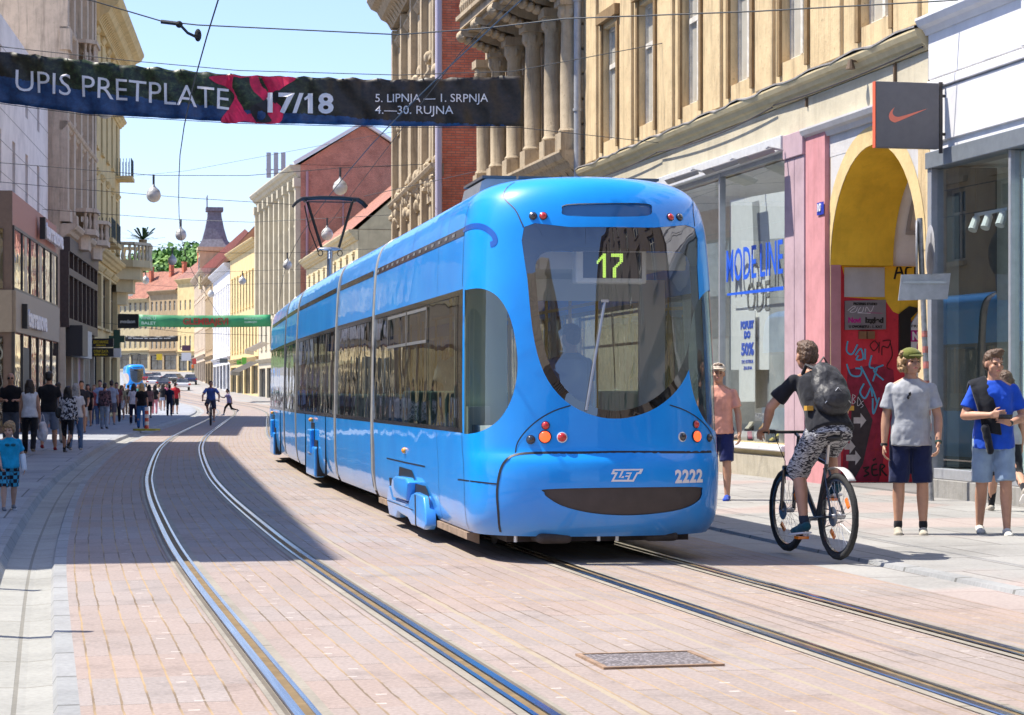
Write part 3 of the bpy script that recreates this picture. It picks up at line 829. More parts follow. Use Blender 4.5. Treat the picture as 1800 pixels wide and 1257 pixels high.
def shell():
    zs = sorted(set([0.20,0.22,0.25,0.3,0.36,0.44,0.52,0.6,0.68,0.76,0.83,0.88,0.91,0.94,0.98,1.03,1.12,1.25,1.4,1.6,1.8,2.0,2.2,2.35,2.45,2.6,2.75,2.88,2.96,3.02,3.07,3.11,3.15,3.18,3.205,3.23,3.25,3.27,3.29,3.31,3.33,3.35,3.365,3.38,3.39,3.398]))
    zs = [kz(z) for z in zs]
    us = [-END1]+[-1-0.3*k for k in range(int((END1-1)/0.3), 0, -1)]+[-1+2*k/56.0 for k in range(57)]+[1+0.3*k for k in range(1, int((END1-1)/0.3)+1)]+[END1]
    pts = [(u, z) for u in us for z in zs]
    outs = [wind, glz, oval, band, strip_o, bump_o, mir(oval), mir(band)]
    v, f, reg = cdt(pts, outs)
    groups = {-1: MB(), 0: MB(), 1: MB(), 2: MB(), 4: MB(), 5: MB(), 6: MB()}
    maps = {k: {} for k in groups}
    offs = {-1: 0.0, 0: -0.004, 1: -0.004, 2: -0.006, 4: -0.02, 5: -0.012, 6: -0.006}
    for t, r in zip(f, reg):
        if r in (3, 7): continue
        g = groups[r]; mp = maps[r]; idx = []
        for i in t:
            if i not in mp:
                z = max(ZBOT, min(ZTOP, v[i].y)); mp[i] = g.vert(cabP(v[i].x, z, offs[r]))
            idx.append(mp[i])
        a, b, c = (Vector(g.v[i]) for i in idx[:3])
        cu = sum(v[i].x for i in t)/len(t); cz = sum(v[i].y for i in t)/len(t)
        if (b-a).cross(c-a).dot(cabN(cu, min(ZTOP-0.01, max(ZBOT, cz)))) < 0: idx = idx[::-1]
        g.face(idx)
    return groups
G = shell()
sec1 = G[-1].build('body_section', T_BLUE, tram, 60)
wf = G[0].build('windscreen_border', T_FRIT, tram, 60)
wg = G[1].build('windscreen', T_WIND, tram, 60)
G[2].build('side_window', T_OVAL, tram, 60); G[6].build('side_window', T_OVAL, tram, 60)
q = MB(); q.box(-1.0,-0.62,1.45,1.49,0.4,2.42); q.build('cab_screen', plain('cab_screen_green', (0.50,0.60,0.52), 0.5), tram)
q = MB(); q.box(-1.0,-0.80,1.30,1.40,1.0,1.32); q.build('seat_back', plain('seat_back_pale', (0.6,0.66,0.60), 0.5), tram)
G[4].build('destination_slot', plain('slot_glass', (0.03,0.14,0.34), 0.12, coat=1.0), tram, 60)
G[5].build('bumper_pad', T_BUMP, tram, 60)

def ribbon(path, w, off=0.004, mb=None, closed=False):
    """dark joint line lying on the tram's skin"""
    mb = mb or MB(); n = len(path); A, B = [], []
    for k in range(n):
        a = path[(k-1) % n if closed else max(k-1, 0)]; b = path[(k+1) % n if closed else min(k+1, n-1)]
        p = cabP(path[k][0], path[k][1], off); d = cabS(*b)-cabS(*a)
        if d.length < 1e-6: d = Vector((0,0,1))
        nn = cabN(*path[k]); s = d.cross(nn); s.normalize()
        A.append(mb.vert(p+s*w/2)); B.append(mb.vert(p-s*w/2))
    for k in range(n if closed else n-1):
        mb.face((A[k], B[k], B[(k+1) % n], A[(k+1) % n]))
    return mb
seams = MB(); z_v = kz(2.90)
sm = [(SEAM_U, kz(0.22+(3.27-0.22)*k/50)) for k in range(51)]
ribbon([p for p in sm if p[1] < ZB-0.03 or p[1] > ZT+0.03][:], 0.010, 0.003, MB())
for s_ in (-1, 1):
    ribbon([(s_*abs(SEAM_U), ZBOT+0.02+(ZB-ZBOT-0.04)*k/20) for k in range(21)], 0.012, 0.003, seams)
    ribbon([(s_*abs(SEAM_U), ZT+0.02+(kz(3.28)-ZT-0.02)*k/24) for k in range(25)], 0.012, 0.003, seams)
# bumper joint and its rounded left edge
ribbon(smooth_outline(seq([(880,935),(876,900),(874,862),(880,826),(893,806),(915,798),(960,796),(1020,796),(1080,795),(1150,795),(1210,795),(1250,794)], -0.6, 0.3), 4, False), 0.022, 0.003, seams)
ribbon(smooth_outline(seq([(805,843),(830,846),(876,851)], -1.0, 0.75), 4, False), 0.012, 0.003, seams)
ribbon(smooth_outline(seq([(1003,713),(975,722),(948,737),(925,757),(910,778),(906,796)], -0.3, 1.3), 4, False), 0.010, 0.003, seams)
ribbon(smooth_outline(seq([(1177,712),(1205,722),(1230,738),(1247,757),(1256,778),(1258,793)], 0.3, 1.3), 4, False), 0.010, 0.003, seams)
# line down from roof along the corner pillar
ribbon(smooth_outline(seq([(852,322),(885,345),(905,368),(917,392),(920,400)], -0.7, 3.2), 4, False), 0.010, 0.003, seams)
ribbon(smooth_outline(seq([(1212,330),(1218,360),(1221,398)], 0.5, 3.2), 4, False), 0.010, 0.003, seams)
# panel joints along the side of the first section
def side_u(px, y): return px2cab(px, y, -4.0, 1.5)[0]
for px_ in (770,):
    u_ = px2cab(px_, 800, -2.5, 0.9)[0]
    ribbon([(u_, ZBOT+0.03+(ZB-ZBOT-0.05)*k/10) for k in range(11)], 0.008, 0.003, seams); ribbon([(u_, ZT+0.02+(kz(3.25)-ZT)*k/14) for k in range(15)], 0.006, 0.003, seams)
for px_, a_ in ((766,330),(700,380)):
    u_ = px2cab(px_, a_, -2.6, 3.1)[0]; ribbon([(u_, z_v+0.05+(kz(3.30)-z_v-0.05)*k/10) for k in range(11)], 0.008, 0.003, seams)
build_split(seams, 'panel_joint', T_SEAM, tram)
# long vent slot under the roof with its hooked end
vs = MB()
ribbon([(-END1+0.05+k*(END1-abs(SEAM_U)-0.05)/30, z_v) for k in range(31)], 0.075, 0.003, vs)
v1 = vs.build('vent_slot', T_BLACK, tram)
hk = MB(); ribbon(smooth_outline(seq([(815,404),(830,398),(845,398),(858,404),(868,414),(870,426),(862,430)], -1.0, 2.9), 5, False), 0.05, 0.003, hk)
hk.build('vent_hook', plain('tram_blue_recess', (0.01,0.09,0.40), 0.3, coat=0.5), tram)
lv = MB()
for k in range(14):
    a = -END1+0.2+k*(END1-abs(SEAM_U)-0.3)/14
    ribbon([(a, z_v), (a+0.16, z_v)], 0.03, 0.007, lv)
build_split(lv, 'louvre', T_ALU, v1)

# window pillars, frames and hopper windows along one glazed band
def band_bars(mb, fn, t0, t1, xs, w=0.07):
    for t in xs:
        mb.poly([fn(t-w/2, ZB), fn(t+w/2, ZB), fn(t+w/2, ZT), fn(t-w/2, ZT)])
for s_ in (-1, 1):
    fnp = lambda t, z, o=0.0: cabP(s_*t, z, o)
    edges = [END1-0.02]+[abs(px2cab(x_, 650, -3.0, 1.7)[0]) for x_ in (680, 714, 750, 801)]+[abs(band_u1)]
    gl = MB()
    for a, b in zip(edges[:-1], edges[1:]):
        nz = 6
        pane = MB()
        pane.grid(lambda t, z: fnp(t, z, -0.008), [a+(b-a)*k/4 for k in range(5)], [ZB+(ZT-ZB)*k/nz for k in range(nz+1)], flip=(s_ < 0))
        last = abs(b-abs(band_u1)) < 1e-6
        po = pane.build('side_window', T_BLACK if last else T_GLASS, tram, 60)
        fr = MB()
        for (ta, tb, za, zb) in ((a-0.02,a+0.025,ZB,ZT),(b-0.025,b+0.02,ZB,ZT),(a,b,ZB,ZB+0.04),(a,b,ZT-0.05,ZT)):
            fr.grid(lambda t, z: fnp(t, z, 0.001), [ta, tb], [za, (za+zb)/2, zb], flip=(s_ < 0))
        fr.build('frame', T_BLACK, po)
        if b < edges[1]-0.01 and not last and b > edges[4]-0.01 and a < edges[1]+0.01 and b > edges[3]-0.01:
            hp = MB()
            z1, z2 = ZT-0.42, ZT-0.07
            for (ta, tb, za, zb) in ((a-0.06,a-0.03,z1,z2),(b+0.03,b+0.06,z1,z2),(b+0.03,a-0.03,z1,z1+0.03),(b+0.03,a-0.03,z2-0.03,z2)):
                hp.grid(lambda t, z: fnp(t, z, 0.004), [ta, tb], [za, zb], flip=(s_ < 0))
            hp.build('hopper_frame', T_ALU, po)

# lights on the end
def lamp(x, y, r, mat, ring=None, name='tail_light', ugs=0.0, zgs=1.1):
    u, z = px2cab(x, y, ugs, zgs); n = cabN(u, z); p = cabS(u, z)
    d = MB()
    d.lathe([(r*1.18,-0.01),(r*1.18,0.008),(r*0.98,0.012)] , 20, p, n); 
    o = d.build(name, ring or T_BLACK, tram, 40)
    e = MB(); e.lathe([(r,0.0),(r*0.97,0.016),(r*0.7,0.024),(r*0.3,0.029),(0.001,0.03)], 20, p, n)
    e.build('lens', mat, o, 60)
for a in ((958,768,.048,T_REDLIT,None),(959,748,.031,T_RED,None),(933,773,.033,T_DLENS,None),(988,769,.038,T_RED,T_RING),
          (1224,767,.046,T_REDLIT,None),(1223,746,.031,T_RED,None),(1246,770,.03,T_DLENS,None),(1199,768,.036,T_DLENS,T_RING)): lamp(*a)
for a in ((937,380,.03,T_DLENS),(955,380,.03,T_RED),(1178,382,.03,T_RED),(1194,382,.03,T_DLENS)): lamp(a[0],a[1],a[2],a[3],None,'tail_light',0.0,3.0)

# lettering on the end panel
def on_end(mb2d, cx, cy, w, h):
    """map flat lettering (x right, y up, unit box) onto the skin at photo pixel centre"""
    u, z = px2cab(cx, cy, 0.2, 0.7); x0 = cabS(u, z).x
    return lambda a, b: cabX(x0+a, z+b, 0.006)
zx = lambda x, y: (1050+x*0.11667, 800+y*0.11667)
def logo():
    outer = [(240,213),(690,208),(655,285),(605,285),(545,400),(205,400),(265,288),(205,288)]
    inner_cut = [(262,238),(640,232),(618,262),(590,262),(528,372),(250,372),(308,262),(250,262)]
    mb = MB(); fn = lambda a, b: cabP(*px2cab(*zx(a, b), 0.15, 0.7), 0.005)
    for k in range(8):
        a, b = outer[k], outer[(k+1) % 8]; c, d = inner_cut[(k+1) % 8], inner_cut[k]
        mb.poly([fn(*d), fn(*c), fn(*b), fn(*a)])
    for q in ([(365,240),(395,240),(345,340),(318,340)], [(375,318),(400,318),(395,345),(350,345)],
              [(440,262),(520,262),(512,283),(428,283)], [(425,308),(485,308),(475,328),(412,328)], [(478,300),(512,262),(470,380),(440,380)]):
        mb.poly([fn(*p) for p in q[::-1]])
    mb.build('operator_logo', T_WHITE, tram)
logo()
def number():
    u, z = px2cab(1211, 837, 0.4, 0.7); xc = cabS(u, z).x
    t = text_mb('2222', 0.145, None, 0.0, bold=0.007, align='CENTER', space=1.12)
    q = MB(); q.f = t.f; q.m = t.m; q.v = [tuple(cabX(xc+v[0]*0.86, z-0.05+v[1], 0.006)) for v in t.v]
    q.build('fleet_number', T_WHITE, tram)
number()

# side details on the left of section one: bogie cover, marker lights
def sideP(px, y, out, u=-3.0, z=0.5):
    a = px2cab(px, y, u, z); return cabP(a[0], a[1], out), a
def side_plane(x, y, xs):
    r = Vector(px_ray(x, y)); o = Vector((0,0,CAMZ)); q = PC+RT1*xs
    k = (q-o).dot(RT1)/r.dot(RT1); p = o+r*k-PC
    return Vector((xs, D1.dot(p), p.z))
def outline_slab(pxs, out0, out1, mat, name, bev=0.02, u0=-3.2, parent=None):
    pr = [side_plane(x, y, -1.12) for x, y in pxs]
    mb = MB(); n = len(pr)
    a = [mb.vert((-1.12-out0, p.y, p.z)) for p in pr]; b = [mb.vert((-1.12-out1, p.y, p.z)) for p in pr]
    for k in range(n): mb.face((a[k], a[(k+1) % n], b[(k+1) % n], b[k]))
    mb.face(b)
    o = mb.build(name, mat, parent or tram)
    if bev:
        bv = o.modifiers.new('b', 'BEVEL'); bv.width = bev; bv.segments = 3; bv.limit_method = 'ANGLE'; bv.angle_limit = R(30)
        o.data.polygons.foreach_set('use_smooth', [True]*len(o.data.polygons))
    return o
cc = lambda x, y: (670+x/6.981, 770+y/6.981)
def bogie_cover():
    rec = outline_slab([cc(*p) for p in ((225,350),(375,395),(410,500),(420,560),(545,590),(600,760),(600,900),(120,700),(100,485),(215,500))], 0.0, 0.003, T_SEAM, 'bogie_opening', 0)
    lo = outline_slab([cc(*p) for p in ((150,585),(190,590),(225,610),(240,730),(395,790),(430,690),(480,665),(580,715),(605,900),(612,1080),(590,1125),(500,1085),(430,1065),(390,980),(262,905),(240,975),(160,945),(128,760))], -0.05, 0.055, T_BLUE, 'bogie_cover', 0.02)
    up = outline_slab([cc(*p) for p in ((228,485),(262,465),(395,490),(425,545),(405,775),(245,730),(215,600))], -0.05, 0.085, T_BLUE, 'bogie_cover', 0.025)
    jn = outline_slab([cc(*p) for p in ((478,690),(492,700),(500,1080),(486,1078))], 0.05, 0.0575, T_SEAM, 'joint', 0, parent=lo)
    j2 = outline_slab([cc(*p) for p in ((135,760),(465,880),(465,888),(135,768))], 0.05, 0.0575, T_SEAM, 'joint', 0, parent=lo)
    k = MB(); 
    ribbon(seq([cc(70,247),cc(300,300),cc(540,350)], -3.2, 0.9), 0.014, 0.003, k); k.build('panel_joint', T_SEAM, tram)
    return rec, lo, up
bogie = bogie_cover()
for (x_, y_) in ((712, 792),):
    u, z = px2cab(x_, y_, -3.2, 1.0); d = MB(); d.ball(cabS(u, z), (0.04,0.05,0.035), 12, 8); d.build('marker_light', T_AMBER, tram, 60)

# ---- the other sections, simple lofts with the same section
ZL = [kz(z) for z in (0.20,0.30,0.5,0.75,1.085)]; ZU = [kz(z) for z in (2.375,2.6,2.86,3.0,3.06,3.1,3.14,3.18,3.21,3.24,3.27,3.30,3.33,3.355,3.37,3.383,3.392,3.399)]
for k in range(1, 5):
    d, L = axis(k); rot = math.atan2(-d.x, d.y)-ROT1
    o_l = RT1.dot(J[k]-PC), D1.dot(J[k]-PC)
    Mk = Matrix.Translation((o_l[0], o_l[1], 0)) @ Matrix.Rotation(rot, 4, 'Z')
    t0, t1 = (0.15, L-0.15) if k < 4 else (0.15, L)
    b = MB(Mk); ts = [t0+(t1-t0)*i/10 for i in range(11)]
    def endw(t):
        if k < 4: return 1.0
        r = (t1-t)/0.95
        return 1.0 if r >= 1 else max(0.02, (1-(1-r)**3.2))**0.5
    if k == 4: ts = [t0+(t1-0.95-t0)*i/9 for i in range(9)]+[t1-0.95+0.95*i/8 for i in range(9)]
    for s_ in (-1, 1):
        b.grid(lambda t, z: (s_*cab_w(z)*endw(t), t, z), ts, ZL, flip=(s_ > 0)); b.grid(lambda t, z: (s_*cab_w(z)*endw(t), t, z), ts, ZU, flip=(s_ > 0))
    b.grid(lambda x, t: (x*endw(t), t, kz(3.399)), [-0.03, 0.03], ts)
    b.build('body_section', T_BLUE, tram, 50)
    nw = {1: 3, 2: 6, 3: 3, 4: 6}[k]
    tg = t1-(0.95 if k == 4 else 0.0)
    for s_ in (-1, 1):
        for i in range(nw):
            a, c = t0+0.03+(tg-t0-0.06)*i/nw, t0+0.03+(tg-t0-0.06)*(i+1)/nw
            pn = MB(Mk); pn.grid(lambda t, z: (s_*(cab_w(z)-0.008), t, z), [a, (a+c)/2, c], [ZB+(ZT-ZB)*q/5 for q in range(6)], flip=(s_ > 0))
            po = pn.build('side_window', T_GLASS, tram, 60)
            fr = MB(Mk)
            for (ta, tb, za, zb) in ((a-0.01,a+0.035,ZB,ZT),(c-0.035,c+0.01,ZB,ZT),(a,c,ZB,ZB+0.05),(a,c,ZT-0.06,ZT)):
                fr.grid(lambda t, z: (s_*(cab_w(z)+0.002), t, z), [ta, tb], [za, (za+zb)/2, zb], flip=(s_ > 0))
            fr.build('frame', T_BLACK, po)
    vv = MB(Mk); vv.poly([(-cab_w(kz(2.865))-0.004, t0+0.1, kz(2.865)), (-cab_w(kz(2.935))-0.006, t0+0.1, kz(2.935)), (-cab_w(kz(2.935))-0.006, tg-0.1, kz(2.935)), (-cab_w(kz(2.865))-0.004, tg-0.1, kz(2.865))])
    vv.build('vent_slot', T_BLACK, tram)
    if k in (2, 4):
        tb = (t0+t1)/2 + (0 if k == 2 else 0.6)
        rc = MB(Mk); rc.box(-1.125,-1.0,tb-0.85,tb+0.85,0.18,0.72); rc.box(-1.125,-1.0,tb-0.3,tb+0.3,0.7,0.98); rc.build('bogie_opening', T_SEAM, tram)
        bc = MB(Mk); bc.box(-1.165,-1.0,tb-0.78,tb+0.78,0.16,0.62)
        bo = bc.build('bogie_cover', T_BLUE, tram); bv = bo.modifiers.new('b','BEVEL'); bv.width = 0.035; bv.segments = 3
        bu = MB(Mk); bu.box(-1.19,-1.0,tb-0.27,tb+0.27,0.5,0.88)
        bo = bu.build('bogie_cover', T_BLUE, tram); bv = bo.modifiers.new('b','BEVEL'); bv.width = 0.03; bv.segments = 3
        am = MB(Mk); am.ball((-1.15,tb,1.02),(0.04,0.05,0.035)); am.build('marker_light', T_AMBER, tram, 60)
        for q in (t0+1.25, t1-2.0): tj = MB(Mk); tj.box(-1.128,-1.1,q-0.006,q+0.006,0.24,ZB); tj.build('panel_joint', T_SEAM, tram)
    # inside
    inn = MB(Mk); inn.box(-1.05,1.05,t0,tg,0.34,0.38); inn.build('saloon_floor', T_FLOOR, tram)
    cl = MB(Mk); cl.box(-0.9,0.9,t0,tg,2.5,2.54); cl.build('saloon_ceiling', T_INNER, tram)
    for i in range(int((tg-t0)/1.0)):
        tt = t0+0.6+i*1.0
        for s_ in (-1, 1):
            se = MB(Mk); se.box(s_*0.55,s_*1.0,tt,tt+0.42,0.8,0.86); se.box(s_*0.55,s_*1.0,tt-0.05,tt,0.8,1.42)
            so_ = se.build('passenger_seat', T_SEAT, tram); bv = so_.modifiers.new('b','BEVEL'); bv.width = 0.03; bv.segments = 2
    pl = MB(Mk)
    for i in range(int((tg-t0)/1.4)):
        for s_ in (-1, 1): pl.cyl((s_*0.42, t0+0.8+i*1.4, 0.38), (s_*0.42, t0+0.8+i*1.4, 2.5), 0.017, n=8)
    pl.build('grab_pole', T_POLE, tram)
    un = MB(Mk); un.box(-0.85,0.85,t0+0.3,t1-0.3,0.16,0.34); un.build('underframe', T_DARKM, tram)
    # concertina joint at the near end of the section
    Mj = Matrix.Translation((o_l[0], o_l[1], 0)) @ Matrix.Rotation(rot/1.0, 4, 'Z')
    be = MB(Mj); tb_ = [-0.17+0.34*i/16 for i in range(17)]
    def bw(t, z): return (cab_w(z)+(0.012 if -0.12 < t < 0.06 else -0.03))
    zz = [kz(z) for z in (0.26,0.5,1.07,2.4,2.86,3.0,3.1,3.18,3.25,3.31,3.355,3.392)]
    for s_ in (-1, 1): be.grid(lambda t, z: (s_*bw(t, z), t, z), tb_, zz, flip=(s_ > 0))
    be.poly([(-0.4,-0.17,kz(3.391)),(0.4,-0.17,kz(3.391)),(0.4,0.17,kz(3.391)),(-0.4,0.17,kz(3.391))])
    bl = be.build('articulation_bellows', plain('bellows_grey', (0.40,0.39,0.37), 0.4, 0.3, var=0.2), tram, 30)
    for s_ in (-1, 1):
        bk = MB(Mj)
        for q in (0.15,):
            for z0_, z1_ in zip(zz[:-1], zz[1:]):
                wd = 0.035
                bk.poly([(s_*(cab_w(z0_)-0.012), q-wd, z0_), (s_*(cab_w(z0_)-0.012), q+wd, z0_), (s_*(cab_w(z1_)-0.012), q+wd, z1_), (s_*(cab_w(z1_)-0.012), q-wd, z1_)])
        bk.build('rubber_edge', T_RUBBER, bl)

# ---- inside section one
tE = L1-0.2
inn = MB(); inn.box(-1.0,1.0,0.9,tE,0.34,0.38); inn.box(-0.75,0.75,0.45,0.9,0.34,0.38); inn.build('saloon_floor', T_FLOOR, tram)
cl = MB(); cl.box(-0.85,0.85,0.75,tE,2.56,2.6); cl.build('saloon_ceiling', T_INNER, tram)
dk = MB(); dk.prism([(-0.80,0.42),(0.80,0.42),(0.98,0.8),(0.98,1.2),(-0.98,1.2),(-0.98,0.8)], 'z', 0.9, 1.16); dk.build('rear_console', T_INNER, tram)
pt = MB(); pt.box(-1.0,0.25,2.05,2.09,0.38,1.3); pt.box(-1.0,-0.55,2.05,2.09,1.3,2.5); pt.box(0.75,1.0,2.05,2.09,0.38,2.5); pt.box(-0.55,0.75,2.05,2.09,2.3,2.5); pt.build('cab_partition', T_INNER, tram)
for tt, s_ in [(2.7,-1),(3.7,-1),(4.7,-1),(5.7,-1),(2.7,1),(3.7,1),(4.7,1),(5.7,1)]:
    se = MB(); se.box(s_*0.52,s_*1.0,tt,tt+0.44,0.82,0.88); se.box(s_*0.52,s_*1.0,tt-0.05,tt,0.82,1.46)
    so_ = se.build('passenger_seat', T_SEAT, tram); bv = so_.modifiers.new('b','BEVEL'); bv.width = 0.04; bv.segments = 3
ds = MB(); ds.box(-0.35,0.2,1.35,1.8,0.85,0.95); ds.box(-0.35,0.2,1.8,1.88,0.9,1.75); o_ = ds.build('driver_seat', plain('seat_dark_blue', (0.05,0.10,0.25), 0.7), tram); bv = o_.modifiers.new('b','BEVEL'); bv.width = 0.05; bv.segments = 3
pl = MB()
for tt in (2.4,3.6,4.8,6.0):
    for s_ in (-1, 1): pl.cyl((s_*0.42, tt, 0.38), (s_*0.42, tt, 2.56), 0.017, n=8)
for s_ in (-1, 1): pl.cyl((s_*0.42, 2.4, 2.3), (s_*0.42, tE, 2.3), 0.017, n=8)
pl.build('grab_pole', T_POLE, tram)
# number board behind the glass
def tl(x, y, t):
    """section-one local point on the plane y = t seen at a photo pixel"""
    r = Vector(px_ray(x, y)); o = Vector((0,0,CAMZ))
    n = D1; q = PC+D1*t
    k = (q-o).dot(n)/r.dot(n); p = o+r*k-PC
    return Vector((RT1.dot(p), D1.dot(p), p.z))
tD = 0.52
a = tl(1011, 441, tD); b = tl(1136, 499, tD); c_ = tl(1024, 443, tD); d_ = tl(1127, 490, tD)
h = MB(); h.box(a.x, b.x, tD-0.02, tD+0.14, b.z, a.z+0.03); hb = h.build('number_board', T_GREYL, tram); bv = hb.modifiers.new('b','BEVEL'); bv.width = 0.02; bv.segments = 3
sc_ = MB(); sc_.box(c_.x, d_.x, tD-0.024, tD-0.019, d_.z, c_.z); sc_.build('display_screen', T_LEDB, hb)
led = MB()
def dots(cells, x0, y0, dx, dy):
    for cx, cy in cells:
        p = tl(900+(x0+cx*dx)/5.0, 380+(y0+cy*dy)/5.0, tD-0.026)
        led.lathe([(0.0085,0.0),(0.006,0.004)], 8, p, (0,-1,0))
one = [(5,r) for r in range(14)]+[(4,r) for r in range(14)]+[(3,1),(2,2),(1,3),(0,4),(3,2),(2,3),(1,4),(0,5),(3,0)][:8]
dots(one, 752, 336, 13.2, 15.2)
sev = [(c, r) for c in range(7) for r in (0, 1)]+[(6,2),(5,2),(6,3),(5,3),(6,4),(5,4),(5,5),(4,5),(4,6),(3,6),(3,7),(2,7),(2,8),(1,8)]+[(1,r) for r in range(9,14)]+[(2,r) for r in range(9,14)]
dots(sev, 878, 336, 15.0, 15.2)
led.build('display_digits', T_LED, hb)
hd = MB(); a = tl(948, 446, tD+0.1); b = tl(1205, 475, tD+0.1); hd.box(a.x, b.x, tD+0.1, tD+0.2, b.z, a.z+0.02); hd.build('header_panel', T_INNER, tram)
wp = MB(); pth = [cabP(*px2cab(x, y, 0.0, 1.6), 0.03) for x, y in ((1030,722),(1040,660),(1052,590),(1062,530))]
wp.tube(pth, 0.012, 6); wp.obox(pth[-1], (0.03,0,0), (0,0.012,0), (0,0,0.012)); wp.build('wiper', T_ALU, tram)

# ---- roof gear and underneath
rg = MB(); rg.prism([(-0.84,3.2),(0.84,3.2),(0.84,3.395),(-0.76,3.395),(-0.80,3.37)], 'y', 1.75, 2.75)
ro = rg.build('roof_equipment', T_ALU, tram)
lid = MB()
for k in range(5): lid.box(-0.80+k*0.335, -0.80+k*0.335+0.315, 1.72, 2.78, 3.397, 3.42)
lid.build('roof_lid', plain('dark_lid', (0.10,0.09,0.09), 0.6), ro)
un = MB(); un.box(-0.8,0.8,0.5,6.6,0.17,0.32); un.build('underframe', T_DARKM, tram)
for x0, x1, y0, y1, z0, z1, m_ in ((-0.60,-0.30,0.14,0.6,0.175,0.26,T_DARKM),(0.34,0.64,0.2,0.7,0.18,0.26,T_DARKM)):
    q = MB(); q.box(x0,x1,y0,y1,z0,z1); o_ = q.build('coupler_cover', m_, tram); bv = o_.modifiers.new('b','BEVEL'); bv.width = 0.05; bv.segments = 3
sk = MB()
ribbon([(-END1+k*(END1-1)/20, ZBOT+0.003) for k in range(21)], 0.05, -0.01, sk)
sk.prism([(-1.06,0.16),(-0.95,0.12),(-0.95,0.22),(-1.06,0.22)], 'y', 1.0, tE)
sk.build('skirt_edge', T_RUST, tram)
def wheels(mat_w, t, M=None):
    for dt in (-0.8, 0.8):
        w_ = MB(M)
        for s_ in (-0.52, 0.52): w_.lathe([(0.30,-0.05),(0.33,-0.05),(0.33,0.05),(0.30,0.05)], 24, (s_, t+dt, 0.345), (1,0,0))
        w_.cyl((-0.6,t+dt,0.345),(0.6,t+dt,0.345),0.06); w_.build('wheelset', mat_w, tram, 40)
wheels(T_DARKM, 3.2)
for k in range(7): hs = MB(); hs.cyl((-0.75+0.06*(k % 2)+0.22*k, 0.35, 0.18), (-0.75+0.06*(k % 2)+0.22*k, 0.35, 0.25), 0.016, n=8); hs.build('bolt', T_RING, tram)

# ---- pantograph on the last section
def pantograph():
    d, L = axis(4); base = J[4]+d*3.6
    loc = (RT1.dot(base-PC), D1.dot(base-PC)); rot = math.atan2(-d.x, d.y)-ROT1
    M = Matrix.Translation((loc[0], loc[1], 0)) @ Matrix.Rotation(rot, 4, 'Z')
    T_PB = plain('pantograph_black', (0.015,0.015,0.016), 0.45); 
    dd = base.y; k = dd/F
    zk = CAMZ+(689-438)*k; zt = CAMZ+(689-350)*k
    b = MB(M); b.box(-0.5,0.5,-0.5,0.5,3.31,3.40); b.cyl((0.05,1.0,3.38),(0.0,-0.1,zk),0.06); b.ball((0,-0.1,zk),(0.26,0.10,0.035))
    b.cyl((0.0,0.0,3.38),(0.0,-0.1,zk-0.2),0.05)
    pr = b.build('pantograph', T_ALU, tram, 50)
    a = MB(M)
    for s_, xt in ((-1,-0.46),(1,0.46)):
        a.tube([(s_*0.17,-0.1,zk),(xt,0.0,zt-0.06)], 0.03, 8); a.tube([(s_*0.2+0.05*math.cos(q),-0.1,zk-0.09+0.06*math.sin(q)) for q in [PI*2*i/10 for i in range(11)]], 0.01, 6, False)
    a.tube([(-0.25,-0.1,zk-0.05),(-0.42,-0.05,zk+0.4),(-0.52,0.0,zt-0.14)], 0.014, 6)
    a.tube([(-0.45,0.0,zt-0.06),(0.45,0.0,zt-0.06)], 0.016, 6)
    a.build('arm', T_PB, pr)
    h = MB(M)
    for dy in (-0.16, 0.16): h.tube([(-0.76,dy,zt-0.16),(-0.68,dy,zt-0.07),(-0.58,dy,zt-0.005),(-0.2,dy,zt+0.025),(0.2,dy,zt+0.025),(0.58,dy,zt-0.005),(0.68,dy,zt-0.07),(0.76,dy,zt-0.16)], 0.028, 8)
    for s_ in (-0.5,0.5): h.cyl((s_,-0.18,zt-0.03),(s_,0.18,zt-0.03),0.035)
    h.build('contact_head', T_PB, pr)
pantograph()
# ================================================================ buildings
B_PANE = glass('window_pane', (0.30,0.31,0.30), 0.22, 0.02, wav=0.15)
def dark_pane_mat(name, col=(0.035,0.04,0.045)):
    m, nt, b = new_mat(name); L = nt.links
    tc = N(nt, 'ShaderNodeTexCoord'); no = N(nt, 'ShaderNodeTexNoise', i_Scale=0.9, i_Detail=2.0); L.new(tc.outputs['Object'], no.inputs['Vector'])
    rp = ramp(nt, [(0.35, tuple(c*0.4 for c in col)), (0.7, tuple(c*2.2 for c in col))]); L.new(no.outputs['Fac'], rp.inputs['Fac']); L.new(rp.outputs['Color'], b.inputs['Base Color'])
    b.inputs['Roughness'].default_value = 0.04; b.inputs['Specular IOR Level'].default_value = 0.9
    bp = N(nt, 'ShaderNodeBump', i_Strength=0.06, i_Distance=0.05); L.new(no.outputs['Fac'], bp.inputs['Height']); L.new(bp.outputs['Normal'], b.inputs['Normal'])
    return m
B_DARKP = dark_pane_mat('dark_window_pane')
B_CURT = plain('curtain_behind_pane', (0.42,0.40,0.33), 0.25, spec=0.8, var=0.25, vscale=1.5, coat=1.0)
B_FRW = plain('white_window_frame', (0.52,0.50,0.43), 0.6, var=0.15)
B_FRB = plain('brown_window_frame', (0.13,0.085,0.05), 0.7, var=0.3)
B_FRD = plain('dark_shop_frame', (0.045,0.038,0.035), 0.4, var=0.2)
B_ALU = plain('shop_aluminium', (0.40,0.41,0.43), 0.4, 0.4, var=0.1)
B_ZINC = plain('zinc_pipe', (0.40,0.41,0.42), 0.5, 0.3, var=0.15)
B_TILE = None
